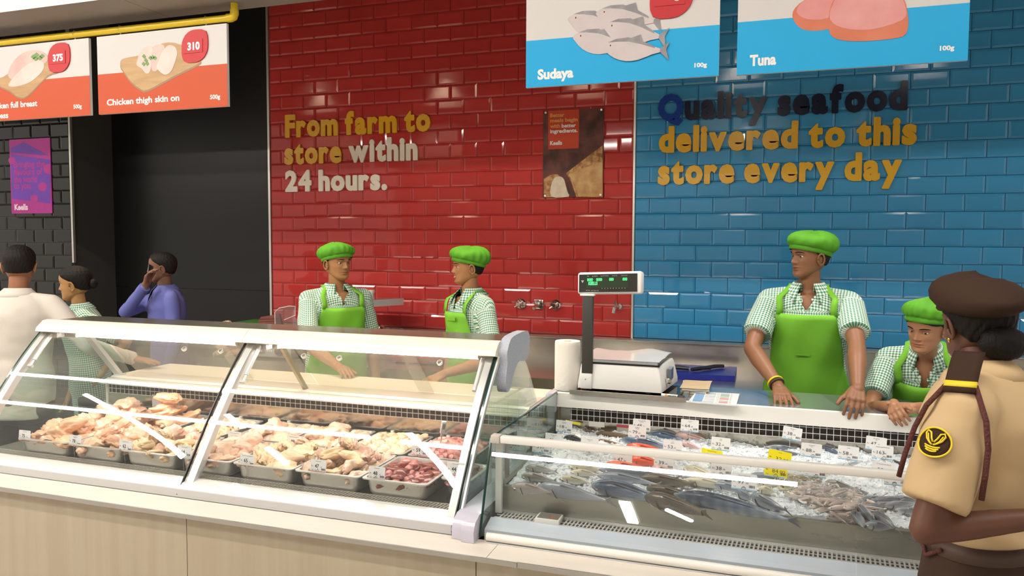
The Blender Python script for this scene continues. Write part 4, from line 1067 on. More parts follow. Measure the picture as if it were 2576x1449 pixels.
def fill(x0, x1, y0, y1, zr, mound, specs, n, size, name, label, cat, group, scale=1.0):
    "heap pieces on a tray: layers that shrink upwards"
    cx, cy_ = (x0 + x1) / 2, (y0 + y1) / 2; w, d = (x1 - x0) - .03, (y1 - y0) - .03
    done = 0; lay = 0; z = zr - .018
    while done < n:
        k = max(.35, 1 - .22 * lay)
        nx, ny = max(1, int(w * k / size + .4)), max(1, int(d * k / (size * .82) + .4))
        for i in range(nx):
            for j in range(ny):
                if done >= n: break
                px_ = cx + w * k * ((i + .5) / nx - .5) + RF.uniform(-.25, .25) * size
                py_ = cy_ + d * k * ((j + .5) / ny - .5) + RF.uniform(-.25, .25) * size
                mg = .4 * size * scale; px_ = min(max(px_, x0 + .014 + mg), x1 - .014 - mg); py_ = min(max(py_, y0 + .018 + mg), y1 - .018 - mg)
                kind, m = RF.choice(specs)
                me = piece_mesh(kind, m, RF.randrange(3))
                o = bpy.data.objects.new(name, me); COL.objects.link(o)
                o.location = (px_, py_, z + RF.uniform(-.004, .006))
                o.rotation_euler = (RF.uniform(-.5, .5), RF.uniform(-.45, .45), RF.uniform(0, 6.28))
                s_ = scale * RF.uniform(.78, 1.02); o.scale = (s_, s_, s_)
                tag(o, label, cat, group); done += 1
        lay += 1; z += mound
DECK = .7905
def tray(x0, x1, y0, y1, label, h=.066):
    o = link('food_tray', tray_mesh(x1 - x0, y1 - y0, h)); o.location = ((x0 + x1) / 2, (y0 + y1) / 2, DECK)
    tag(o, label, 'tray', 'steel trays in the meat case'); return o
ROW1 = [
 (-2.305, -2.025, 'front steel tray behind the seventy-five rupee card', .030, [('thigh', M_tan), ('drumstick', M_tan), ('thigh', M_pink)], 22, .085, 'tan chicken thigh piece heaped behind the seventy-five rupee card'),
 (-2.018, -1.742, 'front steel tray behind the seventy-eight rupee card', .026, [('thigh', M_pink), ('thigh', M_tan), ('skin', M_tan)], 20, .085, 'pinkish chicken piece heaped behind the seventy-eight rupee card'),
 (-1.736, -1.464, 'front steel tray behind the sixty-two rupee card', .026, [('skin', M_yel), ('thigh', M_pale), ('wing', M_yel)], 20, .08, 'yellow-skinned chicken piece behind the sixty-two rupee card'),
 (-1.456, -1.200, 'front steel tray beside the frame between the two glass doors', .026, [('thigh', M_pale), ('drumstick', M_pale), ('thigh', M_pink)], 18, .08, 'pale chicken piece behind the sixty-four rupee card'),
 (-1.192, -.922, 'front steel tray behind the sixty-five rupee card', .026, [('skin', M_yel), ('drumstick', M_yel), ('thigh', M_yel)], 18, .085, 'yellow chicken leg piece behind the sixty-five rupee card'),
 (-.916, -.640, 'front steel tray behind the forty-seven rupee card', .028, [('wing', M_pale), ('skin', M_pale), ('wing', M_yel)], 24, .075, 'pale chicken neck or wing behind the forty-seven rupee card'),
 (-.634, -.372, 'front steel tray of dark liver behind the forty-eight rupee card', .014, [('liver', M_liver), ('liver', M_liver), ('gizzard', M_red)], 60, .040, 'dark red chicken liver heaped in the tray with the forty-eight rupee card'),
]
for x0, x1, lab, mo, specs, n, sz, pl in ROW1:
    tray(x0, x1, -2.604, -2.300, lab)
    dark = 'liver' in pl
    fill(x0, x1, -2.604, -2.300, DECK + .066, mo, specs, n, sz, 'chicken_liver' if dark else 'chicken_piece', pl, 'liver' if dark else 'chicken', 'pieces: ' + pl)
tray(-.364, -.246, -2.515, -2.300, 'narrow steel tray of pink gizzards against the glass end')
fill(-.364, -.246, -2.515, -2.300, DECK + .066, .012, [('gizzard', M_gizz)], 46, .03, 'gizzard', 'small pink gizzard in the narrow tray against the glass end', 'gizzard', 'gizzards against the glass end')
ROW2 = [
 (-2.36, -2.09, 'rear steel tray at the far end of the meat case', .030, [('thigh', M_tan), ('thigh', M_pink)], 20, .085, 'tan chicken thigh in the farthest rear tray'),
 (-2.075, -1.80, 'rear steel tray of salmon-coloured breasts beside the one hundred rupee card', .026, [('breast', M_salmon)], 17, .095, 'salmon-coloured chicken breast fillet beside the one hundred rupee card'),
 (-1.765, -1.50, 'rear steel tray heaped with yellow chicken, behind the sixty-two rupee card', .026, [('skin', M_yel), ('thigh', M_pale)], 15, .085, 'yellow chicken piece in the rear tray left of the door frame'),
 (-1.46, -1.19, 'rear steel tray of drumsticks behind the seventy-nine rupee card', .024, [('drumstick', M_pale), ('thigh', M_pink)], 15, .085, 'pale drumstick or thigh behind the seventy-nine rupee card'),
 (-1.175, -.905, 'rear steel tray behind the eighty-eight rupee card', .026, [('thigh', M_pale), ('breast', M_pale), ('thigh', M_tan)], 15, .09, 'skin-on chicken leg behind the eighty-eight rupee card'),
 (-.89, -.625, 'rear steel tray of yellow gizzards behind the nearer-left fifty-nine rupee card', .012, [('gizzard', M_yel), ('gizzard', M_pale), ('gizzard', M_pink)], 60, .038, 'yellowish gizzard in the rear tray between two fifty-nine rupee cards'),
 (-.61, -.345, 'rear steel tray of diced red meat holding the thermometer probe', .012, [('dice', M_red), ('dice', M_gizz)], 84, .036, 'diced red meat cube around the thermometer probe'),
]
for x0, x1, lab, mo, specs, n, sz, pl in ROW2:
    tray(x0, x1, -2.288, -1.985, lab)
    small = sz < .04
    nm = ('diced_meat' if 'diced' in pl else 'gizzard') if small else 'chicken_piece'
    fill(x0, x1, -2.288, -1.985, DECK + .066 + (.012 if small else .0), mo, specs, n, sz, nm, pl, nm.split('_')[-1] if small else 'chicken', 'pieces: ' + pl, 1.25 if small else 1.0)
# meat thermometer
t = thing('meat_thermometer', 'white digital probe thermometer stuck into the diced red meat', 'thermometer', (-.452, -2.30, .90))
a, c = Vector((-.455, -2.31, .905)), Vector((-.427, -2.33, 1.017)); d = c - a
b = MB(); b.tube([a, a + d * .48], .0022, 8); b.obj('probe', M_chrome, t)
b = MB(); b.tube([a + d * .46, a + d * .52, a + d * .58], [.009, .010, .008], 10, flat=.6); b.obj('neck', mat('beige_plastic2', (.62, .50, .40), .4), t)
q = d.normalized().to_track_quat('Z', 'Y').to_matrix().to_4x4(); Mx = Matrix.Translation(a + d * .78) @ q @ Matrix.Rotation(-.25, 4, 'Z')
b = MB(); b.box(-.0095, .0095, -.006, .006, -.026, .026, M=Mx, ch=.003); b.obj('body', M_whitepl, t)
b = MB(); b.box(-.0055, .0055, -.0068, -.0061, -.006, .017, M=Mx); b.obj('lcd', mat('lcd_grey', (.22, .25, .22), .2), t, None)

# food seen behind the glass on the worktop
t = thing('red_meat_tray', 'red plastic tray on the rear worktop behind the near butcher', 'tray', (-1.36, -.52, .931))
M_redtray = mat('red_tray_plastic', (.62, .07, .05), .3)
o = t; b = MB(); R3 = lambda w_, d_, r, z: [(x - 1.36, y - .53, z) for x, y in rrect(w_, d_, r)]
b.grid([R3(.42, .30, .03, .975), R3(.42, .30, .03, .98), R3(.39, .27, .03, .98), R3(.36, .24, .03, .94), R3(.30, .2, .03, .934)], closed=True)
k = len(rrect(1, 1, .1)); b.f.append(tuple(b.n - k + i for i in range(k))); b.m.append(0); b.obj('tray_body', M_redtray, t)
fill(-1.55, -1.17, -.66, -.40, .968, .02, [('thigh', M_red)], 14, .085, 'meat_cut', 'red meat cut lying in the red plastic tray', 'meat', 'meat in the red tray')
t = thing('clear_tub', 'clear plastic tub of chicken on the worktop at the dark wall end', 'tub', (-2.80, -.72, .931))
b = MB(); R3 = lambda w_, d_, r, z: [(x - 2.72, y - .74, z) for x, y in rrect(w_, d_, r)]
b.grid([R3(.26, .2, .03, 1.03), R3(.25, .19, .03, 1.03), R3(.22, .16, .03, .935)], closed=True); b.obj('tub_wall', glass('tub_clear', (.9, .88, .86), 1.4, .05, .08), t)
b = MB(); b.add(R3(.22, .16, .03, .9325), [tuple(range(k))]); b.obj('tub_base', glass('tub_clear'), t)
fill(-2.82, -2.62, -.81, -.67, .965, .024, [('breast', M_salmon), ('thigh', M_pink)], 10, .085, 'chicken_piece', 'chicken piece in the clear tub on the rear worktop', 'chicken', 'chicken in the clear tub')

# ------------------------------------------------------------------ price cards
NUM = {'75': 'seventy-five', '78': 'seventy-eight', '62': 'sixty-two', '64': 'sixty-four', '65': 'sixty-five', '47': 'forty-seven', '48': 'forty-eight', '44': 'forty-four', '79': 'seventy-nine', '88': 'eighty-eight', '59': 'fifty-nine', '100': 'one hundred',
       '18': 'eighteen', '46': 'forty-six', '51': 'fifty-one', '58': 'fifty-eight', '39': 'thirty-nine', '53': 'fifty-three', '32': 'thirty-two', '36': 'thirty-six', '38': 'thirty-eight', '97': 'ninety-seven', '101': 'one hundred and one', '163': 'one hundred and sixty-three', '99': 'ninety-nine', '84': 'eighty-four', '45': 'forty-five'}
M_card = mat('card_white', (.84, .84, .83), .3); M_cardy = mat('card_yellow', (.92, .80, .02), .35); M_cblue = mat('card_blue_strip', (.25, .52, .74), .35); M_cred = mat('card_red_strip', (.70, .20, .18), .35)
def card(pxl, Y, num, title, label, group, w=.066, h=.046, hand=False, yellow=False, foot=.79, wire_dx=0.0, rz=0.0, ry=0.0, strip=None, sub=None):
    c = at_y(pxl[0], pxl[1], Y); cx, cz = c[0], c[2]
    t = thing('price_card', label, 'price card', (cx, Y, foot), group)
    Mx = Matrix.Translation((cx, Y, cz)) @ Matrix.Rotation(rz, 4, 'Z') @ Matrix.Rotation(ry, 4, 'Y') @ Matrix.Rotation(-.10, 4, 'X')
    F_ = lambda q: tuple(Mx @ Vector(q))
    b = MB(); b.prism([(x, z) for x, z in rrect(w, h, .003, 2)], .0006, -.0006, 'y', M=Mx); b.obj('card', M_cardy if yellow else M_card, t, None)
    b = MB(); b.prism([(-w / 2 + .002, -h / 2 + .0005), (w / 2 - .002, -h / 2 + .0005), (w / 2 - .001, -h / 2 + .004), (-w / 2 + .001, -h / 2 + .004)], -.0007, -.0009, 'y', M=Mx); b.obj('colour_strip', strip or M_cblue, t, None)
    b = MB(); y = -.0010
    text_into(b, title, 0, h * .34, .0028, bold=.01, y=y, xf=F_, align='c', res=1)
    if sub: text_into(b, sub, 0, h * .25, .0026, bold=.01, y=y, xf=F_, align='c', res=1)
    text_into(b, 'Rs.', -w * .43, -h * .07, .0050, bold=.005, y=y, xf=F_, res=1)
    if yellow: text_into(b, num, -w * .16, -h * .20, .013, w=w * .26, bold=-.008, y=y, xf=F_, res=2); text_into(b, '00', w * .17, -h * .20, .011, w=w * .22, bold=-.008, y=y, xf=F_, res=2)
    elif hand: text_into(b, num, -w * .26, -h * .14, .0125, w=(w * .27 if len(num) < 3 else w * .34), bold=.0, y=y, xf=F_, res=2); text_into(b, '.00', w * .05, -h * .12, .0055, w=w * .13, bold=.012, y=y, xf=F_, res=1)
    else: text_into(b, num, -w * .22, -h * .16, .0135, w=(w * .26 if len(num) < 3 else w * .34), bold=.018, y=y, xf=F_, res=2); text_into(b, '.00', w * .13, -h * .14, .0045, w=w * .10, bold=.0, y=y, xf=F_, res=1)
    text_into(b, '100g', -w * .43, -h * .36, .0034, bold=.005, y=y, xf=F_, res=1)
    if not yellow or True:
        x = w * .20; R_ = random.Random(num)
        while x < w * .44:
            q = R_.choice((.0006, .0009, .0014)); b.add([F_((a, y, z)) for a, z in ((x, -h * .33), (x + q, -h * .33), (x + q, -h * .17), (x, -h * .17))], [(0, 1, 2, 3)]); x += q + R_.choice((.0006, .001))
    b.obj('print', M_inkblack, t, None)
    b = MB(); rr = .0065; zc = -h / 2 + .005; wx = wire_dx
    ring = [Mx @ Vector((wx + rr * math.sin(a), -.0022, zc + rr * math.cos(a))) for a in np.linspace(PI + .4, -PI + .4, 18)]
    b.tube(ring + [Mx @ Vector((wx, -.0018, zc - rr - .002)), Vector((cx + wx, Y - .001, foot))], .0009, 5); b.obj('wire_stand', M_chrome, t)
GM = 'price cards in the meat case'
for p, num, ti, sub, lab in (
    ((62, 1096), '75', 'Chicken Thigh', None, 'white price card reading seventy-five, farthest front card in the meat case'),
    ((189, 1109), '78', 'Chicken Thigh', 'Skinless', 'white price card reading seventy-eight in front of the pinkish thighs'),
    ((316, 1122), '62', 'Chicken Curry Cut', None, 'white price card reading sixty-two, crossed by a bright lamp reflection'),
    ((464, 1136), '64', 'Chicken Drumstick', None, 'white price card reading sixty-four beside the door frame'),
    ((622, 1158), '65', 'Chicken Whole Legs Skin On', None, 'white price card reading sixty-five in front of the yellow legs'),
    ((801, 1172), '47', 'Chicken Neck', None, 'white price card reading forty-seven in front of the necks and wings'),
    ((948, 1190), '48', 'Chicken Liver', None, 'white price card reading forty-eight in front of the dark liver'),
    ((1146, 1180), '44', 'Chicken Gizzard', None, 'white price card reading forty-four near the glass end of the meat case')):
    card(p, -2.588 if num not in ('44', '48', '47') else -2.583, num, ti, lab, GM, foot=.7995, strip=M_cred, sub=sub, wire_dx=-.004)
for p, Y, num, ti, lab, ft in (
    ((305, 1040), -2.13, '100', 'Chicken Breast Skinless', 'white price card reading one hundred beside the salmon-coloured breasts', .87),
    ((590, 1100), -2.293, '79', 'Chicken Drumsticks Skinless', 'white price card reading seventy-nine in front of the rear drumsticks', .84),
    ((740, 1110), -2.293, '88', 'Chicken Whole Legs Skinless', 'white price card reading eighty-eight in front of the rear skin-on legs', .84),
    ((897, 1130), -2.293, '59', 'Chicken Gizzards', 'white price card reading fifty-nine in front of the yellowish gizzards', .84),
    ((1056, 1132), -2.293, '59', 'Chicken Gizzard', 'white price card reading fifty-nine in front of the diced red meat', .84)):
    card(p, Y, num, ti, lab, GM, w=.068, h=.048, foot=ft, strip=M_cred, wire_dx=-.003)
GF = 'price cards in the fish case'
for p, Y, num, ti, sub, lab, kw in (
    ((1419, 1073), -1.90, '18', 'Sea Chicken', 'Mud Fish', 'white price card reading eighteen, at the rear corner of the ice', {}),
    ((1392, 1106), -2.05, '46', 'Yellowspot Fish', 'Paraw', 'white price card reading forty-six, partly behind the white rail', {}),
    ((1361, 1124), -2.20, '51', 'Bream', 'Small', 'white price card reading fifty-one, below the rail by the glass end', {}),
    ((1483, 1118), -2.15, '58', 'Prawns Small', 'Raw', 'white price card reading fifty-eight, half hidden by the rail', {}),
    ((1614, 1070), -1.93, '48', 'Tuna Small Bellaya', 'Alagoduwa', 'white price card reading forty-eight, behind the seventy-nine card', {}),
    ((1603, 1087), -2.02, '79', 'Red Mullet', 'Nagaraya', 'white price card reading seventy-nine above the red fish', {}),
    ((1566, 1156), -2.28, '47', 'Kumbalawa', None, 'bluish price card reading forty-seven below the rail among the red fish', {}),
    ((1670, 1164), -2.26, '39', 'Katta', None, 'bluish price card reading thirty-nine below the rail, next to the red fish', {}),
    ((1692, 1124), -2.10, '53', 'Linna', 'Maduwa', 'white price card reading fifty-three just above the rail', {}),
    ((1735, 1071), -1.90, '64', 'Seer Fish', 'Thora', 'white price card reading sixty-four in the rear row', {}),
    ((1813, 1117), -2.02, '32', 'Linna', 'Large', 'white price card reading thirty-two, upright in the ice above the rail', {}),
    ((1815, 1178), -2.30, '38', 'Hurulla', None, 'bluish price card reading thirty-eight below the rail over silver fish', {}),
    ((1872, 1212), -2.42, '97', 'Baby Seer (Anawaralla)', 'Small', 'bluish price card reading ninety-seven, lowest and nearest in the fish case', dict(w=.078, h=.054)),
    ((1993, 1091), -1.88, '38', 'Sand Parrow', 'Podi', 'white price card reading thirty-eight, tilted against the rear ice', dict(ry=.12)),
    ((2041, 1133), -2.05, '88', 'Goat Parrow', 'Atissa', 'white price card reading eighty-eight, leaning over the tall card stack', dict(ry=.04)),
    ((2051, 1182), -2.30, '101', 'Herrella Large', None, 'white price card reading one hundred and one, cut by the rail', dict(hand=True)),
    ((2134, 1140), -2.03, '58', 'Sudaya', None, 'white price card reading fifty-eight beside the tall ice heap', dict(ry=.04)),
    ((2204, 1116), -1.92, '47', 'Moonah Fish', 'Kuhu', 'white price card reading forty-seven behind the cuttlefish card', dict(ry=.07)),
    ((2220, 1138), -2.02, '163', 'Cleaned Cuttle Fish (Large)', None, 'white price card reading one hundred and sixty-three for cuttlefish', dict(ry=.03)),
    ((2222, 1182), -2.22, '99', 'Un Cleaned Cuttle Fish (L)', None, 'white price card reading ninety-nine, half behind the rail by the guard', dict(ry=.06)),
    ((2254, 1202), -2.34, '45', 'Sand Parrow', None, 'white price card with a ring clip hanging lowest beside the guard', dict(ry=.02))):
    card(p, Y, num, ti, lab, GF, **{**dict(w=.070, h=.050, hand=True, foot=.872, sub=sub, wire_dx=RF.uniform(-.006, .006), rz=RF.uniform(-.05, .05), ry=.03), **kw})
card((1790, 1148), -2.16, '36', 'Kumbalawa (Large)', 'yellow price card reading thirty-six, mostly behind the rail', GF, w=.074, h=.05, yellow=True, foot=.872, ry=.08)
card((1961, 1152), -2.15, '32', 'Hurulla', 'bright yellow price card reading thirty-two above the rail', GF, w=.078, h=.05, yellow=True, foot=.872, ry=.14)
card((1952, 1182), -2.27, '84', 'Salaya', 'yellow price card showing below the rail under the bright yellow card', GF, w=.074, h=.05, yellow=True, foot=.872, ry=.06)

# ------------------------------------------------------------------ crushed ice
M_ice = mat('crushed_ice', (.80, .85, .88), .16, spec=.6, col2=(.62, .68, .72), vscale=70, detail=6, bump=.9, bscale=110)
def ice_z(x, y):
    p = Vector((x * 9, y * 9, .3))
    base = .868 + .014 * noise.noise(p) + .010 * noise.noise(p * 3.1) + .007 * noise.noise(p * 8.2)
    base += .022 * max(0, (y + 2.35)) / .6
    base += .045 * math.exp(-((x - 1.12) / .11) ** 2 - ((y + 2.02) / .10) ** 2) + .03 * math.exp(-((x - .02) / .12) ** 2 - ((y + 2.2) / .09) ** 2)
    return base - .02 * max(0, (-2.50 - y) / .05)
b = MB(); nx, ny = 260, 84
b.grid([[(x, y, ice_z(x, y)) for y in np.linspace(-2.547, -1.772, ny)] for x in np.linspace(-.108, 2.35, nx)])
o = b.obj('crushed_ice', M_ice, None, 180); tag(o, 'bed of crushed white ice filling the fish tub', 'ice', kind='stuff')
b = MB(); V0, F0 = ico(1); R_ = np.random.default_rng(8)
for i in range(4200):
    x, y = R_.uniform(-.10, 1.5), R_.uniform(-2.54, -1.78); s_ = R_.uniform(.0025, .0065)
    q = (V0 * (1 + .5 * R_.standard_normal(V0.shape) * .5)) * s_ * R_.uniform(.6, 1.3, 3)
    z = ice_z(x, y) + .001
    b.add([(a[0] + x, a[1] + y, a[2] + z) for a in q], F0)
o = b.obj('ice_chips', M_ice, None, None, fix=False); tag(o, 'loose ice chips scattered over the ice bed', 'ice', kind='stuff')

# ------------------------------------------------------------------ fish
def fishmat(name, back, flank, belly, metal=.25, spots=None, stripes=0.0, rough=.22):
    if name in _M: return _M[name]
    m = bpy.data.materials.new(name); m.use_nodes = True; nt = m.node_tree; N = nt.nodes; L = nt.links; p = N['Principled BSDF']
    tc = N.new('ShaderNodeTexCoord'); sp = N.new('ShaderNodeSeparateXYZ'); L.new(tc.outputs['Generated'], sp.inputs[0])
    nz = N.new('ShaderNodeTexNoise'); nz.inputs['Scale'].default_value = 9; nz.inputs['Detail'].default_value = 5; L.new(tc.outputs['Generated'], nz.inputs[0])
    ad = N.new('ShaderNodeMath'); ad.operation = 'MULTIPLY_ADD'; ad.inputs[1].default_value = .16; L.new(nz.outputs['Fac'], ad.inputs[0]); L.new(sp.outputs['Z'], ad.inputs[2])
    cr = N.new('ShaderNodeValToRGB'); e = cr.color_ramp.elements
    e[0].position = .28; e[0].color = (*belly, 1); e[1].position = .92; e[1].color = (*back, 1)
    k = cr.color_ramp.elements.new(.52); k.color = (*flank, 1); k = cr.color_ramp.elements.new(.70); k.color = (*[(a + b_) / 2 for a, b_ in zip(flank, back)], 1)
    L.new(ad.outputs[0], cr.inputs[0]); src = cr.outputs[0]
    if spots:
        vo = N.new('ShaderNodeTexVoronoi'); vo.inputs['Scale'].default_value = 26; mp = N.new('ShaderNodeMapping'); mp.inputs['Scale'].default_value = (2.2, .5, 1); L.new(tc.outputs['Generated'], mp.inputs[0]); L.new(mp.outputs[0], vo.inputs[0])
        lt = N.new('ShaderNodeMath'); lt.operation = 'LESS_THAN'; lt.inputs[1].default_value = .33; L.new(vo.outputs['Distance'], lt.inputs[0])
        mx = N.new('ShaderNodeMix'); mx.data_type = 'RGBA'; L.new(lt.outputs[0], mx.inputs[0]); L.new(src, mx.inputs[6]); mx.inputs[7].default_value = (*spots, 1); src = mx.outputs[2]
    if stripes:
        wv = N.new('ShaderNodeTexWave'); wv.inputs['Scale'].default_value = stripes; wv.inputs['Distortion'].default_value = 2.5; L.new(tc.outputs['Generated'], wv.inputs[0])
        mx = N.new('ShaderNodeMix'); mx.data_type = 'RGBA'; mx.blend_type = 'MULTIPLY'; mm = N.new('ShaderNodeMath'); mm.operation = 'MULTIPLY'; mm.inputs[1].default_value = .55
        L.new(wv.outputs['Fac'], mm.inputs[0]); L.new(mm.outputs[0], mx.inputs[0]); L.new(src, mx.inputs[6]); mx.inputs[7].default_value = (.42, .46, .52, 1); src = mx.outputs[2]
    L.new(src, p.inputs['Base Color']); p.inputs['Metallic'].default_value = metal; p.inputs['Roughness'].default_value = rough; p.inputs['Coat Weight'].default_value = .35
    bp = N.new('ShaderNodeBump'); bp.inputs['Strength'].default_value = .12; n2 = N.new('ShaderNodeTexVoronoi'); n2.inputs['Scale'].default_value = 60; L.new(tc.outputs['Generated'], n2.inputs[0]); L.new(n2.outputs['Distance'], bp.inputs['Height']); L.new(bp.outputs[0], p.inputs['Normal'])
    _M[name] = m; return m
FM = {
 'trevally': fishmat('fish_trevally', (.26, .30, .34), (.64, .68, .72), (.86, .88, .90)),
 'bonito': fishmat('fish_bonito', (.09, .13, .21), (.58, .66, .76), (.90, .92, .94), .12),
 'seer': fishmat('fish_seer', (.14, .19, .27), (.58, .66, .74), (.88, .90, .92), .12, stripes=3.0),
 'mackerel': fishmat('fish_mackerel', (.17, .20, .24), (.58, .62, .66), (.86, .88, .88), .12),
 'grouper': fishmat('fish_grouper', (.10, .085, .06), (.24, .21, .15), (.42, .38, .28), .05, spots=(.075, .062, .045)),
 'bream': fishmat('fish_bream', (.34, .32, .29), (.68, .66, .62), (.82, .81, .78), .08),
 'silver': fishmat('fish_silver', (.52, .49, .36), (.86, .82, .70), (.92, .90, .85), .06),
 'snapper': fishmat('fish_snapper', (.78, .14, .07), (.85, .22, .14), (.88, .44, .35), .05),
 'rose': fishmat('fish_rose', (.50, .34, .32), (.80, .66, .62), (.88, .83, .80), .05),
 'brown': fishmat('fish_brown', (.15, .09, .05), (.32, .22, .14), (.55, .44, .34), .05),
 'dark': fishmat('fish_dark', (.05, .05, .055), (.16, .16, .17), (.36, .36, .36), .1),
 'sprat': fishmat('fish_sprat', (.58, .48, .43), (.82, .74, .68), (.90, .86, .82), .04),
}
M_fin = {k: mat('fin_' + k, c, .35) for k, c in dict(trevally=(.32, .33, .35), bonito=(.10, .12, .16), seer=(.14, .17, .22), mackerel=(.24, .26, .28), grouper=(.16, .14, .10), bream=(.42, .40, .37), silver=(.62, .58, .45), snapper=(.80, .12, .07), rose=(.55, .38, .33), brown=(.26, .18, .12), dark=(.07, .07, .075), sprat=(.6, .5, .45)).items()}
M_eyew = mat('fish_eye_ring', (.72, .70, .62), .1, spec=.7); M_eyeb = mat('fish_pupil', (.012, .012, .014), .05, spec=.8); M_gill = mat('fish_gill_line', (.10, .085, .08), .5)
SHAPE = {  # half height profile along the body (fraction of body height), tail stalk last
 'trevally': [(0, .05), (.04, .24), (.12, .42), (.26, .5), (.45, .46), (.65, .30), (.82, .12), (.9, .06)],
 'bonito': [(0, .03), (.05, .20), (.14, .36), (.30, .5), (.48, .47), (.68, .28), (.84, .09), (.92, .04)],
 'seer': [(0, .03), (.05, .2), (.12, .36), (.24, .5), (.45, .48), (.66, .32), (.84, .12), (.92, .06)],
 'grouper': [(0, .10), (.05, .28), (.14, .44), (.28, .5), (.5, .45), (.7, .32), (.84, .2), (.9, .17)],
 'sprat': [(0, .05), (.06, .28), (.18, .45), (.35, .5), (.55, .42), (.75, .24), (.88, .12), (.93, .1)]}
for k, s_ in dict(mackerel='bonito', bream='trevally', silver='bonito', snapper='grouper', rose='trevally', brown='grouper', dark='bonito').items(): SHAPE[k] = SHAPE[s_]
EYE = dict(trevally=.085, bonito=.07, seer=.05, mackerel=.085, grouper=.05, bream=.12, silver=.17, snapper=.10, rose=.13, brown=.07, dark=.08, sprat=.12)
_fish = {}
def fish_parts(kind, L_, h, simple=False):
    "meshes of a fish: nose at the origin, tail towards +x, back up (+z), thickness along y"
    key = (kind, round(L_, 3), round(h, 3), simple)
    if key in _fish: return _fish[key]
    prof = SHAPE[kind]; ss = np.linspace(0, prof[-1][0], 10 if simple else 22); hh = np.interp(ss, *zip(*prof)) * h
    if not simple: hh = np.convolve(np.pad(hh, 1, 'edge'), [.25, .5, .25], 'valid')
    n = 8 if simple else 16; G_ = []
    for s_, a in zip(ss, hh):
        th = a * (.62 if kind not in ('bream', 'trevally') else .5)
        bend = .012 * L_ * math.sin(3 * s_)
        G_.append([(s_ * L_, bend + th * math.cos(w) * (abs(math.cos(w)) ** .0), a * math.sin(w) * (1.0 if math.sin(w) > 0 else 1.05)) for w in np.linspace(0, 2 * PI, n, endpoint=False)])
    b = MB(); b.grid(G_, closed=True); b.f.append(tuple(range(n))); b.m.append(0); b.f.append(tuple(b.n - n + i for i in range(n))); b.m.append(0)
    out = [('body', b.mesh('fish_body', FM[kind], 60), None)]
    s1 = prof[-1][0] * L_; st = hh[-1]; t = .0016 + .004 * h
    b = MB(); b.prism([(s1 - .01 * L_, st), (L_ * 1.0, h * .46), (L_ * .955, 0), (L_ * 1.0, -h * .46), (s1 - .01 * L_, -st)], .012 * L_ * math.sin(3 * .92) - t / 2, .012 * L_ * math.sin(3 * .92) + t / 2, 'y')
    out.append(('tail_fin', b.mesh('tail_fin', M_fin[kind]), None))
    if not simple:
        f = lambda s_: float(np.interp(s_, ss, hh))
        b = MB(); b.prism([(.32 * L_, f(.32) * .9), (.38 * L_, f(.38) + .16 * h), (.48 * L_, f(.48) + .08 * h), (.62 * L_, f(.62) + .07 * h), (.70 * L_, f(.7) * .9)], .008 * L_ - t / 2, .008 * L_ + t / 2, 'y'); out.append(('dorsal_fin', b.mesh('dorsal_fin', M_fin[kind]), None))
        b = MB(); b.prism([(.56 * L_, -f(.56) * .9), (.62 * L_, -f(.62) - .14 * h), (.74 * L_, -f(.74) * .8)], .008 * L_ - t / 2, .008 * L_ + t / 2, 'y'); out.append(('anal_fin', b.mesh('anal_fin', M_fin[kind]), None))
        k2 = .62 if kind not in ('bream', 'trevally') else .5
        yy = -f(.3) * k2 - .001
        b = MB(); b.add([(.26 * L_, yy, -.02 * h), (.28 * L_, yy, -.12 * h), (.40 * L_, yy - .003, -.22 * h), (.42 * L_, yy - .003, -.16 * h)], [(0, 1, 2, 3)]); out.append(('pectoral_fin', b.mesh('pectoral_fin', M_fin[kind]), None))
        er = EYE[kind] * h * .85; es = .10 if kind != 'seer' else .115; ey = -f(es) * k2 * .80; ez = f(es) * .30
        b = MB(); b.lathe([(.0001, er * .42), (er * .6, er * .38), (er, 0), (er, -er * .8)], 14, M=Matrix.Translation((es * L_, ey, ez)) @ RX); out.append(('eye', b.mesh('fish_eye', M_eyew, 180), None))
        b = MB(); b.lathe([(.0001, er * .55), (er * .38, er * .50), (er * .5, er * .36)], 12, M=Matrix.Translation((es * L_, ey, ez)) @ RX); out.append(('pupil', b.mesh('fish_pupil', M_eyeb, 180), 'eye'))
        b = MB(); pts = []
        for q in np.linspace(-1.1, 1.1, 9):
            s_ = .235 + .03 * math.cos(q) - .01; a = f(s_); zz = a * math.sin(q) * .85
            pts.append((s_ * L_, -a * k2 * math.sqrt(max(.02, 1 - (zz / a) ** 2)) - .0004, zz))
        b.tube(pts, .0011 + .006 * h, 5); out.append(('gill_line', b.mesh('gill_line', M_gill, 60), None))
        b = MB(); pts = [(s_ * L_, -f(s_) * k2 * .97 - .0006, -f(s_) * .18 - .01 * L_ * s_ / .07) for s_ in np.linspace(.0, .075, 5)]
        b.tube(pts, .0008 + .004 * h, 5); out.append(('mouth_line', b.mesh('mouth_line', M_gill, 60), None))
    else:
        er = EYE[kind] * h * .8
        b = MB(); b.lathe([(.0001, er * .5), (er, 0)], 8, M=Matrix.Translation((.10 * L_, -.32 * h * .62, .10 * h)) @ RX); out.append(('eye', b.mesh('fish_eye', M_eyeb, 180), None))
    _fish[key] = out; return out
def fish(kind, head, tail, h, label, group=None, z=.888, z2=None, tilt=.82, roll=0, simple=False, name=None):
    a = at_z(*head, z); c = at_z(*tail, z2 if z2 is not None else z - .006); d = Vector(c - a); L_ = max(.05, d.length) * 1.06; h *= 1.28
    L_ = round(L_ / .01) * .01; h = round(h / .003) * .003
    return fish_at(kind, a, d, L_, h, label, group, tilt, simple, name)
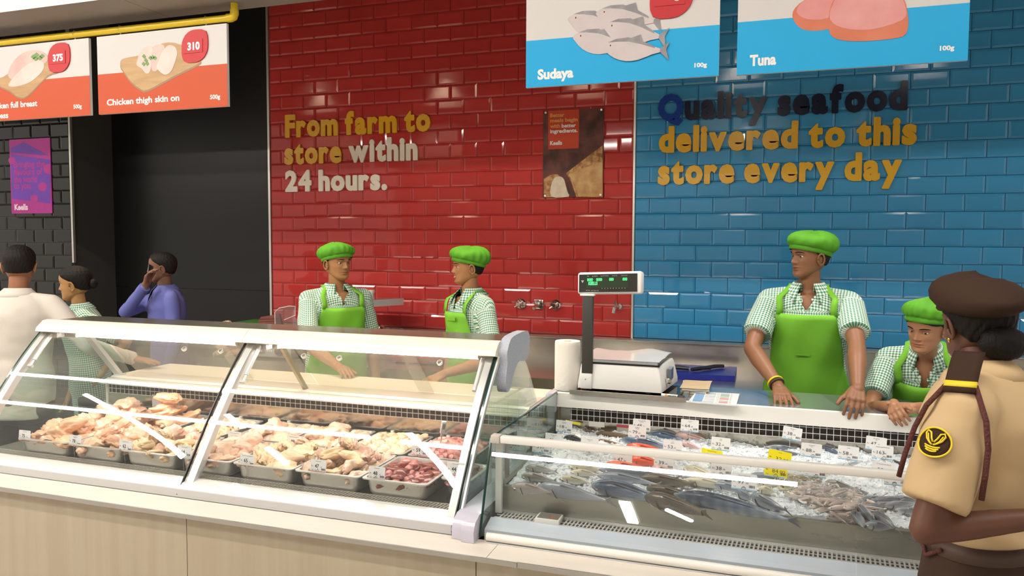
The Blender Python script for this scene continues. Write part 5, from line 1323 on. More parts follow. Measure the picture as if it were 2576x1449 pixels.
def fish_at(kind, a, d, L_, h, label, group, tilt, simple, name=None):
    t = thing(name or 'fish', label, 'fish', tuple(a), group)
    x = Vector(d).normalized(); y = Vector((0, 0, 1)).cross(x).normalized(); zc = x.cross(y)
    Rm = Matrix((x, y, zc)).transposed().to_4x4() @ Matrix.Rotation(tilt, 4, 'X')
    t.rotation_euler = Rm.to_euler()
    done = {}
    for nm, me, par in fish_parts(kind, L_, h, simple): done[nm] = link(nm, me, done[par] if par else t, True)
    return t
for kind, hd, tl, h, lab, kw in (
    ('bream', (1288, 1224), (1392, 1240), .050, 'grey bream at the front corner of the ice by the glass end', {}),
    ('trevally', (1355, 1224), (1535, 1262), .066, 'large silver trevally at the front of the tub, left of the bonito', {}),
    ('bonito', (1489, 1222), (1668, 1262), .068, 'large blue-backed bonito with wide eye in the front row', {}),
    ('grouper', (1624, 1250), (1772, 1292), .062, 'spotted brown grouper in the front row beside the long seer fish', {}),
    ('seer', (1695, 1243), (1996, 1312), .066, 'long striped seer fish lying along the front rim', dict(z2=.872)),
    ('bream', (1312, 1197), (1400, 1210), .042, 'grey bream in the second row by the glass end', {}),
    ('bream', (1322, 1176), (1402, 1186), .036, 'small grey bream behind the second row, half in the ice', dict(z=.882)),
    ('silver', (1430, 1172), (1520, 1184), .040, 'pale silver fish with a ringed eye, rear of the three left ones', {}),
    ('silver', (1435, 1187), (1512, 1195), .030, 'pale silver fish with a ringed eye, middle of the three left ones', {}),
    ('silver', (1408, 1203), (1490, 1216), .036, 'pale silver fish with a pinkish eye, front of the three left ones', {}),
    ('mackerel', (1507, 1180), (1700, 1204), .046, 'long grey mackerel below the red fish, rear of two', dict(z=.892)),
    ('mackerel', (1503, 1195), (1660, 1220), .044, 'grey mackerel between the bonito and the longer mackerel', {}),
    ('bonito', (1492, 1214), (1640, 1240), .050, 'bonito lying half behind the large front bonito', dict(z=.882)),
    ('grouper', (1609, 1203), (1745, 1220), .046, 'brown grouper in the second row', {}),
    ('grouper', (1628, 1228), (1770, 1262), .046, 'brown grouper head lying above the front grouper', dict(z=.884)),
    ('rose', (1636, 1180), (1716, 1196), .046, 'rose-headed fish under the thirty-nine rupee card', {}),
    ('snapper', (1571, 1128), (1692, 1146), .060, 'red fish behind the rail, rearmost of the red ones', dict(z=.893)),
    ('snapper', (1517, 1172), (1640, 1184), .048, 'red fish below the forty-seven rupee card', dict(z=.892)),
    ('snapper', (1582, 1158), (1668, 1172), .056, 'red fish just under the rail between two bluish cards', dict(z=.893)),
    ('bonito', (1558, 1107), (1700, 1130), .056, 'blue bonito behind the red fish', {}),
    ('bonito', (1630, 1094), (1730, 1110), .050, 'blue bonito in the rear row under the cards', {}),
    ('rose', (1697, 1098), (1800, 1116), .056, 'mauve fish in the rear row below the sixty-four rupee card', {}),
    ('rose', (1710, 1117), (1770, 1132), .034, 'mottled pinkish fish beside the fifty-three rupee card', {}),
    ('silver', (1720, 1177), (1812, 1206), .042, 'yellow-silver fish, rear of the pair right of the grouper', {}),
    ('silver', (1723, 1187), (1806, 1216), .042, 'yellow-silver fish, front of the pair right of the grouper', {}),
    ('mackerel', (1714, 1200), (1808, 1220), .030, 'small silver fish under the yellow-silver pair', {}),
    ('silver', (1718, 1207), (1850, 1228), .038, 'big-eyed silver fish above the long seer fish', {}),
    ('mackerel', (1806, 1197), (1880, 1214), .024, 'slim silver fish under the thirty-eight rupee card', {}),
    ('mackerel', (1786, 1216), (1900, 1240), .030, 'slim silver fish left of the ninety-seven rupee card', {}),
    ('mackerel', (1884, 1194), (1990, 1214), .034, 'silver fish with a blue back, right of the ninety-seven card', {}),
    ('silver', (1905, 1211), (1965, 1222), .036, 'silver fish with a large eye, right of the ninety-seven card', {}),
    ('silver', (1903, 1229), (1958, 1240), .032, 'silver fish just below the large-eyed one by the ninety-seven card', {}),
    ('trevally', (1890, 1250), (1976, 1284), .056, 'round silver fish right of the seer fish body', {}),
    ('mackerel', (1850, 1238), (1900, 1256), .034, 'grey fish back showing above the seer fish', {}),
    ('mackerel', (1926, 1124), (2040, 1138), .030, 'grey mackerel lying in the rear row above the yellow card', {}),
    ('mackerel', (1926, 1138), (2040, 1150), .030, 'grey mackerel lying just in front of the rear grey one', {}),
    ('dark', (1418, 1101), (1476, 1112), .040, 'dark fish behind the forty-six rupee card', {}),
    ('dark', (1420, 1118), (1480, 1130), .036, 'dark fish above the rail near the glass end', {}),
    ('dark', (1350, 1152), (1420, 1166), .036, 'dark fish half buried in ice under the fifty-one rupee card', {}),
    ('brown', (1500, 1090), (1604, 1104), .030, 'brown fish in the rear ice left of the cards', {}),
    ('brown', (1495, 1108), (1560, 1118), .024, 'small brown fish in the middle of the rear ice', {}),
    ('brown', (1458, 1084), (1500, 1090), .020, 'brown fish tip at the very back of the ice', {}),
    ('bonito', (2066, 1130), (2130, 1152), .036, 'dark-backed shiny fish behind the fifty-eight rupee card', {}),
    ('bream', (2075, 1214), (2168, 1236), .042, 'pale pinkish fish lying alone under the one hundred and one card', {}),
    ('mackerel', (2112, 1230), (2200, 1246), .028, 'grey fish just in front of the lone pale fish', {}),
    ('dark', (2206, 1160), (2300, 1178), .034, 'dark cuttlefish-like fish under the tall ice heap', {})):
    fish(kind, hd, tl, h, lab, **kw)
GS = 'slim silver fish on the ice beside the guard'
for hd, tl, h, lab in (((2150, 1268), (2222, 1248), .030, 'slim silver fish pointing up the ice, left of the guard'), ((2166, 1284), (2262, 1262), .028, 'slim silver fish in the middle of the pile left of the guard'), ((2180, 1262), (2290, 1256), .028, 'slim silver fish across the top of the pile by the guard'), ((2216, 1272), (2310, 1268), .028, 'slim silver fish reaching towards the guard'), ((2240, 1252), (2322, 1264), .026, 'slim silver fish half hidden behind the guard'), ((2252, 1282), (2330, 1290), .026, 'slim silver fish low beside the guard'),
                       ((2162, 1272), (2198, 1318), .034, 'dark silver fish pointing down at the glass joint'), ((2176, 1318), (2246, 1330), .034, 'grey fish along the rim right of the glass joint'), ((2206, 1296), (2250, 1326), .046, 'small round bream resting at the front rim by the guard'), ((2150, 1288), (2172, 1330), .034, 'silver fish upright beside the glass joint')):
    fish('trevally' if 'bream' in lab else 'mackerel', hd, tl, h, lab, GS, z=.892)
# bag of sprats
R_ = random.Random(12)
for i in range(96):
    x, y = R_.uniform(.795, 1.005), R_.uniform(-2.545, -2.315)
    if (x - .80) < .10 * (-2.40 - y) / .15: continue
    ang = R_.gauss(.35, .75); L_ = R_.choice((.08, .09, .10)); z = ice_z(x, y) + .006 + R_.uniform(0, .030)
    fish_at('sprat', (x, y, z), Vector((math.cos(ang), math.sin(ang), R_.uniform(-.15, .15))), L_, .018, 'small pinkish sprat in the heaped bag at the front rim', 'sprats in the clear bag', R_.uniform(-.6, 1.2), True, 'sprat')
t = thing('fish_bag', 'crinkled clear plastic bag half covering the heap of sprats', 'bag', (.92, -2.42, .88))
b = MB(); G_ = []
for u in np.linspace(0, 1, 34):
    G_.append([])
    for v in np.linspace(0, 1, 34):
        x = .80 + .23 * u; y = -2.50 + .20 * v
        G_[-1].append((x, y, ice_z(x, y) + .046 + .016 * math.sin(PI * u) * math.sin(PI * v) + .012 * noise.noise(Vector((u * 8, v * 8, 1))) - .03 * max(0, v - .8)))
b.grid(G_); b.obj('film', glass('bag_film', (.95, .95, .95), 1.8, .06, .06), t, 180)
# prawns
M_prawn = fishmat('prawn_shell', (.30, .26, .17), (.50, .45, .32), (.56, .52, .40), .0, stripes=6)
for i in range(14):
    x, y = R_.uniform(.77, .90), R_.uniform(-2.32, -2.20); z = ice_z(x, y) + .010 + R_.uniform(0, .012); a0 = R_.uniform(0, 6.28)
    t = thing('prawn', 'greenish beige prawn piled at the back of the sprats', 'prawn', (x, y, z), 'prawns behind the sprats')
    pts = [Vector((x + .045 * math.cos(a0 + q), y + .045 * math.sin(a0 + q), z + .006 * math.sin(3 * q))) for q in np.linspace(0, 2.0, 9)]
    b = MB(); b.tube(pts, [.004, .008, .0095, .0095, .009, .008, .007, .005, .003], 8); b.obj('shell', M_prawn, t)
    b = MB()
    for k in range(3): b.tube([pts[0], pts[0] + Vector((R_.uniform(-.03, .03), R_.uniform(-.03, .03), .02)), pts[0] + Vector((R_.uniform(-.05, .05), R_.uniform(-.05, .05), .015))], .0007, 4)
    b.obj('feelers', mat('feeler_beige', (.62, .54, .36), .5), t)
    b = MB(); e_ = pts[-1]; d_ = (pts[-1] - pts[-2]).normalized(); b.add([e_, e_ + d_ * .016 + Vector((.006, 0, .002)), e_ + d_ * .016 - Vector((.006, 0, -.002))], [(0, 1, 2)]); b.obj('tail_fan', M_prawn, t)
# ------------------------------------------------------------------ people
UP = Vector((0, 0, 1))
ICOB = ico(2)
def ball(mb, c, r, M=None):
    c = Vector(c); rr = r if hasattr(r, '__len__') else (r, r, r)
    mb.add([(c.x + v[0] * rr[0], c.y + v[1] * rr[1], c.z + v[2] * rr[2]) for v in ICOB[0]], ICOB[1], 0, M)
def capsule(mb, p, q, r0, r1, n=14):
    mb.tube([p, q], [r0, r1], n); ball(mb, p, r0); ball(mb, q, r1)
def remesh(mb, vox, smooth=4, fac=.5):
    me = mb.mesh('tmp', [], None); o = bpy.data.objects.new('tmp', me); COL.objects.link(o)
    m = o.modifiers.new('r', 'REMESH'); m.mode = 'VOXEL'; m.voxel_size = vox; m.adaptivity = 0
    if smooth:
        s = o.modifiers.new('s', 'SMOOTH'); s.iterations = smooth; s.factor = fac
    dg = bpy.context.evaluated_depsgraph_get(); e = bpy.data.meshes.new_from_object(o.evaluated_get(dg))
    V = np.empty(len(e.vertices) * 3); e.vertices.foreach_get('co', V); F = [tuple(p.vertices) for p in e.polygons]
    bpy.data.objects.remove(o); bpy.data.meshes.remove(e); bpy.data.meshes.remove(me)
    return V.reshape(-1, 3), F

def skin_mat(name, col):
    if name in _M: return _M[name]
    m = mat(name, col, .48, spec=.35, var=.0); nt = m.node_tree; p = nt.nodes['Principled BSDF']
    at = nt.nodes.new('ShaderNodeAttribute'); at.attribute_name = 'tint'
    tc = nt.nodes.new('ShaderNodeTexCoord'); nz = nt.nodes.new('ShaderNodeTexNoise'); nz.inputs['Scale'].default_value = 14; nt.links.new(tc.outputs['Object'], nz.inputs[0])
    mr = nt.nodes.new('ShaderNodeMapRange'); mr.inputs[3].default_value = .90; mr.inputs[4].default_value = 1.10; nt.links.new(nz.outputs['Fac'], mr.inputs[0])
    mx = nt.nodes.new('ShaderNodeMix'); mx.data_type = 'RGBA'; mx.blend_type = 'MULTIPLY'; mx.inputs[0].default_value = 1; mx.inputs[6].default_value = (*col, 1)
    nt.links.new(at.outputs['Color'], mx.inputs[7])
    hs = nt.nodes.new('ShaderNodeHueSaturation'); nt.links.new(mx.outputs[2], hs.inputs['Color']); nt.links.new(mr.outputs[0], hs.inputs['Value']); nt.links.new(hs.outputs[0], p.inputs['Base Color'])
    p.inputs['Subsurface Weight'].default_value = .08; p.inputs['Subsurface Radius'].default_value = (.012, .005, .003)
    return m
def gingham(name, green, white=(.80, .84, .78), pitch=.0125):
    if name in _M: return _M[name]
    m = mat(name, white, .8, spec=.2); nt = m.node_tree; N = nt.nodes; L = nt.links; p = N['Principled BSDF']
    at = N.new('ShaderNodeAttribute'); at.attribute_name = 'weave'; sp = N.new('ShaderNodeSeparateXYZ'); L.new(at.outputs['Vector'], sp.inputs[0])
    out = []
    for ax in ('X', 'Y'):
        d = N.new('ShaderNodeMath'); d.operation = 'DIVIDE'; d.inputs[1].default_value = pitch; L.new(sp.outputs[ax], d.inputs[0])
        f = N.new('ShaderNodeMath'); f.operation = 'FRACT'; L.new(d.outputs[0], f.inputs[0])
        g = N.new('ShaderNodeMath'); g.operation = 'GREATER_THAN'; g.inputs[1].default_value = .5; L.new(f.outputs[0], g.inputs[0]); out.append(g)
    a = N.new('ShaderNodeMath'); a.operation = 'ADD'; L.new(out[0].outputs[0], a.inputs[0]); L.new(out[1].outputs[0], a.inputs[1])
    h = N.new('ShaderNodeMath'); h.operation = 'MULTIPLY'; h.inputs[1].default_value = .5; L.new(a.outputs[0], h.inputs[0])
    cr = N.new('ShaderNodeValToRGB'); cr.color_ramp.interpolation = 'LINEAR'; e = cr.color_ramp.elements
    e[0].color = (*white, 1); e[1].color = (*green, 1); k = cr.color_ramp.elements.new(.5); k.color = (*[.42 * w_ + .58 * g_ for w_, g_ in zip(white, green)], 1)
    L.new(h.outputs[0], cr.inputs[0]); L.new(cr.outputs[0], p.inputs['Base Color'])
    _M[name] = m; return m
M_hair = mat('hair_black', (.010, .008, .007), .62, spec=.2, bump=.45, bscale=160, stretch=(1, 1, .15))
M_apron = mat('apron_green', (.175, .47, .04), .75, spec=.2, var=.10, vscale=5)
M_cap = mat('cap_green', (.095, .33, .022), .72, spec=.2, var=.10, vscale=14)
M_eyewh = mat('eye_white', (.66, .62, .56), .25); M_iris = mat('iris_brown', (.035, .018, .010), .12); M_teeth = mat('teeth', (.80, .76, .68), .25)
M_trouser = mat('trouser_dark', (.03, .03, .035), .8); M_shoe = mat('shoe_black', (.015, .015, .015), .4)

HZ = [0, .010, .022, .038, .052, .066, .082, .098, .114, .130, .150, .170, .190, .205, .216, .2225, .2245]
HF = [.055, .074, .080, .079, .080, .0805, .0815, .082, .083, .0875, .0895, .087, .077, .063, .045, .026, .006]
HB = [-.035, -.018, .002, .032, .060, .078, .088, .094, .098, .101, .102, .098, .087, .070, .050, .030, .006]
HW = [.018, .031, .043, .053, .0585, .062, .066, .069, .071, .0735, .075, .0735, .066, .053, .037, .022, .005]
def head_base(a, z):
    f, bk, w = np.interp(z, HZ, HF), np.interp(z, HZ, HB), np.interp(z, HZ, HW)
    yc, hd = (f - bk) / 2, (f + bk) / 2
    c, s = np.cos(a), np.sin(a); e = 2.25
    r = (np.abs(c) ** e + np.abs(s) ** e) ** (-1 / e)
    return np.stack([w * s * r, yc + hd * c * r, z], -1)
def G(x, s): return np.exp(-(x / s) ** 2)
def head_surface(a, z, smile=0.0, fem=0.0):
    P = head_base(a, z); x, y = P[..., 0], P[..., 1]; ax = np.abs(x)
    front = np.clip(np.cos(a) * 2.2, 0, 1)
    npf = np.interp(z, [.070, .074, .079, .084, .092, .105, .118, .126], [0, .009, .020, .022, .017, .010, .003, 0])
    ns = np.interp(z, [.070, .084, .12], [.0105, .0090, .0065])
    d = npf * G(x, ns) + .007 * G(ax - .0135, .0055) * G(z - .0795, .006)
    d += -.0095 * G(ax - .031, .0135) * G(z - .1125, .0085) + (.0055 - .003 * fem) * G(ax - .027, .019) * G(z - .1275, .006)
    d += .0050 * G(ax - .045, .018) * G(z - .087 - .004 * smile, .015)
    mw = .0185 + .006 * smile; curve = smile * .006 * (x / .02) ** 2
    d += .0065 * G(x, mw) * G(z - .0580 - curve, .0040) + .0070 * G(x, mw * .85) * G(z - .0470 - curve, .0045)
    d += -.0065 * G(x, mw * 1.15) * G(z - .0525 - curve, .0022) - .0035 * G(x, .018) * G(z - .0385, .005) + .0045 * G(x, .016) * G(z - .019, .010)
    P[..., 1] = y + d * front
    lips = np.clip(G(x, mw * 1.1) ** .5 * np.clip(1.6 * G(z - .0525 - curve, .0085) - .55, 0, 1), 0, 1) * (np.cos(a) > 0)
    return P, lips
class Frame:
    "local (right, forward, up) axes at an origin, with a scale"
    def __init__(s, o, f, up=UP, k=1.0):
        s.o = Vector(o); s.f = Vector(f).normalized(); r = s.f.cross(Vector(up)); s.r = r.normalized(); s.u = s.r.cross(s.f); s.k = k
    def __call__(s, p): return s.o + (s.r * p[0] + s.f * p[1] + s.u * p[2]) * s.k
    def arr(s, P): return np.array(s.o)[None] + (P[:, :1] * np.array(s.r) + P[:, 1:2] * np.array(s.f) + P[:, 2:3] * np.array(s.u)) * s.k

def ik(S, Wp, l1, l2, pole):
    S, Wp = Vector(S), Vector(Wp); d = Wp - S; D = min(d.length, (l1 + l2) * .999); x = d.normalized()
    a = (l1 * l1 - l2 * l2 + D * D) / (2 * D); h = math.sqrt(max(0, l1 * l1 - a * a))
    p = Vector(pole); p = (p - x * p.dot(x)).normalized()
    return S + x * a + p * h, S + x * D
FING = [(.027, .072, .0088), (.009, .080, .0091), (-.009, .075, .0087), (-.026, .060, .0078)]
def hand(wrist, xd, zd, side, curl=(.25, .35, .25), spread=.06, thumb=(.6, .25), k=1.0, per=None):
    "five-fingered hand; xd finger direction, zd back-of-hand normal; side +1 right hand, -1 left"
    X = Vector(xd).normalized(); Z = Vector(zd); Z = (Z - X * Z.dot(X)).normalized(); Y = Z.cross(X) * side; o = Vector(wrist)
    T = lambda x, y, z: o + (X * x + Y * y + Z * z) * k
    b = MB()
    for y, r in ((.026, .0125), (.009, .0135), (-.009, .013), (-.024, .0115)):
        capsule(b, T(.012, y * .62, 0), T(.082 - abs(y - .009) * .15, y, 0), r * k * 1.05, r * k, 10)
    capsule(b, T(-.03, 0, 0), T(.02, 0, 0), .0225 * k, .0235 * k, 12)
    capsule(b, T(.02, .018, -.006), T(.055, .034, -.010), .017 * k, .0135 * k, 10)
    for i, (y, L_, r) in enumerate(FING):
        c = per[i] if per else curl
        p = T(.080 - abs(y - .009) * .15, y, 0); ang = 0.0; sp = y / .027 * spread
        for q, (seg, cc) in enumerate(zip((.46, .30, .24), c)):
            ang += cc
            d = X * (math.cos(ang) * math.cos(sp)) + Y * (math.sin(sp) * math.cos(ang)) - Z * math.sin(ang)
            n_ = p + d * (L_ * seg * k); capsule(b, p, n_, r * k * (1 - .09 * q), r * k * (1 - .09 * (q + 1)), 10); p = n_
    p = T(.045, .030, -.008); o_, dn = thumb
    for q, (L_, r) in enumerate(((.036, .0112), (.030, .0095))):
        a = o_ - .25 * q
        d = X * math.cos(a) + Y * math.sin(a) * math.cos(dn) - Z * math.sin(a) * math.sin(dn) - Z * .12 * q
        n_ = p + d.normalized() * (L_ * k); capsule(b, p, n_, r * k, r * k * .9, 10); p = n_
    return remesh(b, .0032 * k, 3, .45)

def person(label, x, y, H, face, lean=0.0, headdir=None, headpitch=0.0, neckfwd=.02, skin='skin_brown', skincol=(.33, .165, .085),
           shirt='g', sleeve=.62, wrists=None, poles=None, hands=None, apron=True, cap=None, hair='short', collar=True, fem=0.0, smile=0.0,
           build=1.0, pelvis_z=.53, side=0.0, pitchvar=.0125, headroll=0.0, head_at=None, trousers=None, shoulder_drop=0.0, sleeve_r=1.0, long_sleeve=False, hem=-.10, gaze=0.0, apron_hem=-.75, legs=True, hk=.89, pleat=1.0, capdz=0.0, vneck=.84, fringe=0.0):
    t = thing('person', label, 'person', (x, y, 0))
    f = Vector((face[0], face[1], 0)).normalized(); r = f.cross(UP)
    s = (UP * math.cos(lean) + f * math.sin(lean) + r * side).normalized(); fp = (f - s * f.dot(s)).normalized(); rp = fp.cross(s)
    pel = Vector((x, y, pelvis_z * H)); TL = .30 * H; N_ = pel + s * TL
    RT = [-.16, -.02, .16, .36, .58, .78, .90, .97, 1.03]
    RWm = [.086, .098, .094, .084, .092, .101, .094, .068, .036]; RDm = [.058, .066, .063, .058, .064, .067, .058, .046, .036]
    RWf = [.092, .103, .095, .076, .082, .088, .082, .058, .032]; RDf = [.062, .070, .062, .054, .066, .072, .054, .040, .033]
    RW = [(m_ * (1 - fem) + g_ * fem) * H * build for m_, g_ in zip(RWm, RWf)]; RD = [(m_ * (1 - fem) + g_ * fem) * H * build for m_, g_ in zip(RDm, RDf)]
    def ring(tt, o=0.0): return np.interp(tt, RT, RW) + o, np.interp(tt, RT, RD) + o
    def tp(tt, ph, o=0.0):
        w_, d_ = ring(tt, o); return pel + s * (tt * TL) + rp * (math.sin(ph) * w_) + fp * (math.cos(ph) * d_)
    def torso(mb, t0, t1, o, n=28, m=16):
        ts = np.linspace(t0, t1, m); mb.grid([[tp(a, p, o) for p in np.linspace(0, 2 * PI, n, endpoint=False)] for a in ts], closed=True)
        k = mb.n; mb.f.append(tuple(range(k - n * m, k - n * m + n))); mb.f.append(tuple(range(k - n, k))); mb.m += [0, 0]
    shw = .098 * H * build * (1 - .08 * fem)
    SH = [pel + s * (.885 * TL - shoulder_drop) + rp * shw * q for q in (1, -1)]        # right, left
    l1, l2 = .172 * H, .150 * H
    EL, WR = [], []
    for i in range(2):
        w_ = wrists[i] if wrists and wrists[i] is not None else SH[i] + rp * (.05 if i == 0 else -.05) - UP * (l1 + l2) * .97 + f * .06
        pl = poles[i] if poles and poles[i] is not None else -f * .6 + rp * (.5 if i == 0 else -.5)
        e_, w2 = ik(SH[i], w_, l1, l2, pl); EL.append(e_); WR.append(w2)
    kh = H / 1.73
    # head frame (origin: chin level on the head axis)
    hd = Vector((headdir[0], headdir[1], 0)).normalized() if headdir else f
    hf = (hd * math.cos(headpitch) + UP * math.sin(headpitch)); hup = (UP + hd.cross(UP) * headroll)
    HO = Vector(head_at) if head_at else N_ + UP * (.028 * H) + f * neckfwd
    HS = Frame(HO, hf, hup, hk)
    # ---- one continuous body
    mb = MB(); torso(mb, -.14, .97, -.003)
    capsule(mb, N_ - s * .05, HS((0, -.008, .060)), .049 * kh * (1 - .12 * fem), .050 * hk * (1 - .12 * fem))
    mb.tube([pel + s * .86 * TL, N_ + s * .01], [.06 * kh, .048 * kh], 14)
    for i in range(2):
        capsule(mb, SH[i], EL[i], .044 * kh * build * (1 - .12 * fem), .036 * kh * build * (1 - .12 * fem)); m1 = EL[i].lerp(WR[i], .3)
        capsule(mb, EL[i], m1, .036 * kh * (1 - .12 * fem), .038 * kh * (1 - .14 * fem)); capsule(mb, m1, WR[i], .038 * kh * (1 - .14 * fem), .0245 * kh * (1 - .1 * fem))
    if legs:
        for q in (1, -1):
            hp = pel + rp * (.052 * H * q) - UP * .02 * H; kn = Vector((x, y, .285 * H)) + r * (.058 * H * q) + f * .015; an = Vector((x, y, .05 * H)) + r * (.062 * H * q)
            capsule(mb, hp, kn, .078 * kh * build, .052 * kh); capsule(mb, kn, an, .052 * kh, .036 * kh)
    V, F = remesh(mb, .0095, 5)
    body = MB(); body.add(V, F); tint = [np.ones((len(V), 3))]
    # head grid
    A = np.linspace(0, 2 * PI, 84, endpoint=False); Zs = np.concatenate([np.linspace(0, .14, 70), np.linspace(.142, .2245, 26)])
    P, lips = head_surface(A[None, :] + 0 * Zs[:, None], Zs[:, None] + 0 * A[None, :], smile, fem)
    b0 = MB(); b0.grid([[tuple(q) for q in row] for row in P], closed=True); b0.f.append(tuple(range(84))); b0.f.append(tuple(b0.n - 84 + i for i in range(84)))
    HV = HS.arr(np.array(b0.v)); body.add(HV, b0.f)
    lp = lips.reshape(-1, 1); tn = 1 - lp * np.array([[.10, .38, .34]])
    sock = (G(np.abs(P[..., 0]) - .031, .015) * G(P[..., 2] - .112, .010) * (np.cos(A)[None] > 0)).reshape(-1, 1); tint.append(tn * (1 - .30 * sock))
    # lids and ears belong to the same skin surface
    for q in (1, -1):
        c = np.array([.031 * q, .0635, .1125])
        for lo, hi, rr in ((.18, 1.5, .0128), (-1.5, -.34, .0125)):
            g = MB(); g.grid([[tuple(c + rr * np.array([math.sin(az) * math.cos(el), math.cos(az) * math.cos(el), math.sin(el)])) for az in np.linspace(-1.5, 1.5, 12)] for el in np.linspace(lo, hi, 8)])
            v_ = HS.arr(np.array(g.v)); body.add(v_, g.f); tint.append(np.full((len(v_), 3), .80))
        g = MB(); Me = Matrix.Translation((.071 * q, -.010, .098)) @ Matrix.Rotation(.22 * q, 4, 'Z') @ Matrix.Rotation(-.18, 4, 'X') @ Matrix.Rotation(.12 * q, 4, 'Y')
        pts = [(.0085 * q + .003 * q * math.sin(w), .016 * math.cos(w) - .003, .029 * math.sin(w) * (1 if math.sin(w) > 0 else .92)) for w in np.linspace(0, 2 * PI, 17)]
        g.tube(pts, .0048, 8, M=Me); ball(g, (0, 0, 0), (.006, .0155, .027), M=Me); ball(g, (.006 * q, 0, -.026), (.005, .0085, .008), M=Me)
        v_ = HS.arr(np.array(g.v)); body.add(v_, g.f); tint.append(np.full((len(v_), 3), .97))
    for i in range(2):
        h_ = (hands or [None, None])[i] or {}
        xd = h_.get('x', (WR[i] - EL[i])); zd = h_.get('z', -f)
        v_, f_ = hand(WR[i], xd, zd, 1 if i == 0 else -1, k=kh * (1 - .08 * fem) * h_.get('k', 1), **{k_: w_ for k_, w_ in h_.items() if k_ not in ('x', 'z', 'k')})
        body.add(v_, f_); tint.append(np.full((len(v_), 3), .93))
    me = body.mesh('body', skin_mat(skin, skincol), 180, fix=False)
    ca = me.attributes.new('tint', 'FLOAT_COLOR', 'POINT'); tt_ = np.concatenate(tint); ca.data.foreach_set('color', np.concatenate([tt_, np.ones((len(tt_), 1))], 1).astype(np.float32).ravel())
    link('body', me, t)
    # ---- eyes, brows, teeth
    for q in (1, -1):
        c = np.array([.031 * q, .0625, .1125]); e = MB()
        Me = Matrix.Translation(tuple(c)) @ Matrix.Rotation(-gaze, 4, 'Z') @ Matrix.Rotation(-PI / 2, 4, 'X')
        e.lathe([(.0001, .0119), (.0025, .0117), (.0056, .0106), (.0085, .0085), (.011, .005), (.0119, 0), (.011, -.005)], 18, M=Me)
        e.v = [tuple(HS(v_)) for v_ in e.v]; me = e.mesh('eye', [M_eyewh, M_iris], 180)
        for k_, pg in enumerate(me.polygons): pg.material_index = 1 if k_ < 36 else 0
        link('eye', me, t)
        a_ = np.linspace(.20, .78, 9) * q; zz = .1285 + .0045 * np.sin(np.linspace(.3, PI * .95, 9)); pt, _l = head_surface(a_, zz, smile, fem)
        g = MB(); g.tube([tuple(p_ + np.array([0, .0012, 0])) for p_ in pt], [.0016, .0026, .003, .003, .0028, .0026, .0022, .0017, .001], 6, flat=1.0); g.v = [tuple(HS(v_)) for v_ in g.v]; g.obj('eyebrow', M_hair, t)
    if smile:
        g = MB(); rows = []
        for z_ in (.0535, .0500, .0468):
            rows.append([tuple(head_surface(np.array(a_), np.array(z_ + smile * .006 * (math.sin(a_) * .06 / .02) ** 2), 0)[0] + np.array([0, .0022, 0])) for a_ in np.linspace(-.30, .30, 11)])
        g.grid(rows); g.v = [tuple(HS(v_)) for v_ in g.v]; g.obj('teeth', M_teeth, t, 180)
    # ---- hair
    def hairline(a): return np.interp(np.abs(((a + PI) % (2 * PI)) - PI), [0, .6, 1.0, 1.35, 1.62, 1.85, 2.3, PI], HL)
    HL = {'short': [.178 - fringe, .176 - fringe, .150 - fringe * .5, .128, .104, .074, .060, .056], 'tied': [.182 - fringe, .172 - fringe, .150 - fringe * .6, .132, .116, .082, .064, .060], 'bun': [.182, .172, .150, .130, .114, .080, .058, .054]}[hair]
    th = {'short': .0055, 'tied': .008, 'bun': .013}[hair]
    za = np.linspace(.05, .2245, 52); g = MB(); AA, ZZ = np.meshgrid(A, za); Pb = head_base(AA, ZZ); hl = hairline(AA)
    w_ = np.clip((ZZ - hl) / .014, 0, 1); w_ = w_ * w_ * (3 - 2 * w_)
    ctr = np.stack([0 * ZZ, 0 * ZZ - .006, .125 + 0 * ZZ], -1); nn = Pb - ctr; nn[..., 2] *= np.where(ZZ > .125, 1, .25); nn /= np.linalg.norm(nn, axis=-1, keepdims=True)
    Ph = Pb + nn * (th * w_ * (1 + .18 * np.sin(AA * 23 + 3 * np.sin(ZZ * 60))) - .003 * (1 - w_))[..., None]
    g.grid([[tuple(q) for q in row] for row in Ph], closed=True)
    if cap: w_ = w_ * (ZZ < .19)
    keep = [k_ for k_ in range(len(g.f)) if w_[k_ // 84, k_ % 84] > 0 or w_[min(51, k_ // 84 + 1), k_ % 84] > 0]
    g.f = [g.f[k_] for k_ in keep]; g.m = [0] * len(keep); g.v = [tuple(HS(v_)) for v_ in g.v]
    hobj = g.obj('hair', M_hair, t, 180)
    if hair in ('tied', 'bun'):
        g = MB(); bc = (0, -.118, .105) if hair == 'tied' else (.006, -.108, .062); rr = (.036, .026, .034) if hair == 'tied' else (.066, .042, .046)
        R_ = random.Random(3)
        V3, F3 = ICO3; g.add([(bc[0] + v_[0] * rr[0] * (1 + .07 * math.sin(9 * v_[2] + 5 * v_[0])), bc[1] + v_[1] * rr[1] * (1 + .07 * math.sin(9 * v_[2] + 5 * v_[0])), bc[2] + v_[2] * rr[2]) for v_ in V3], F3)
        g.v = [tuple(HS(v_)) for v_ in g.v]; g.obj('hair_bun', M_hair, hobj, 180)
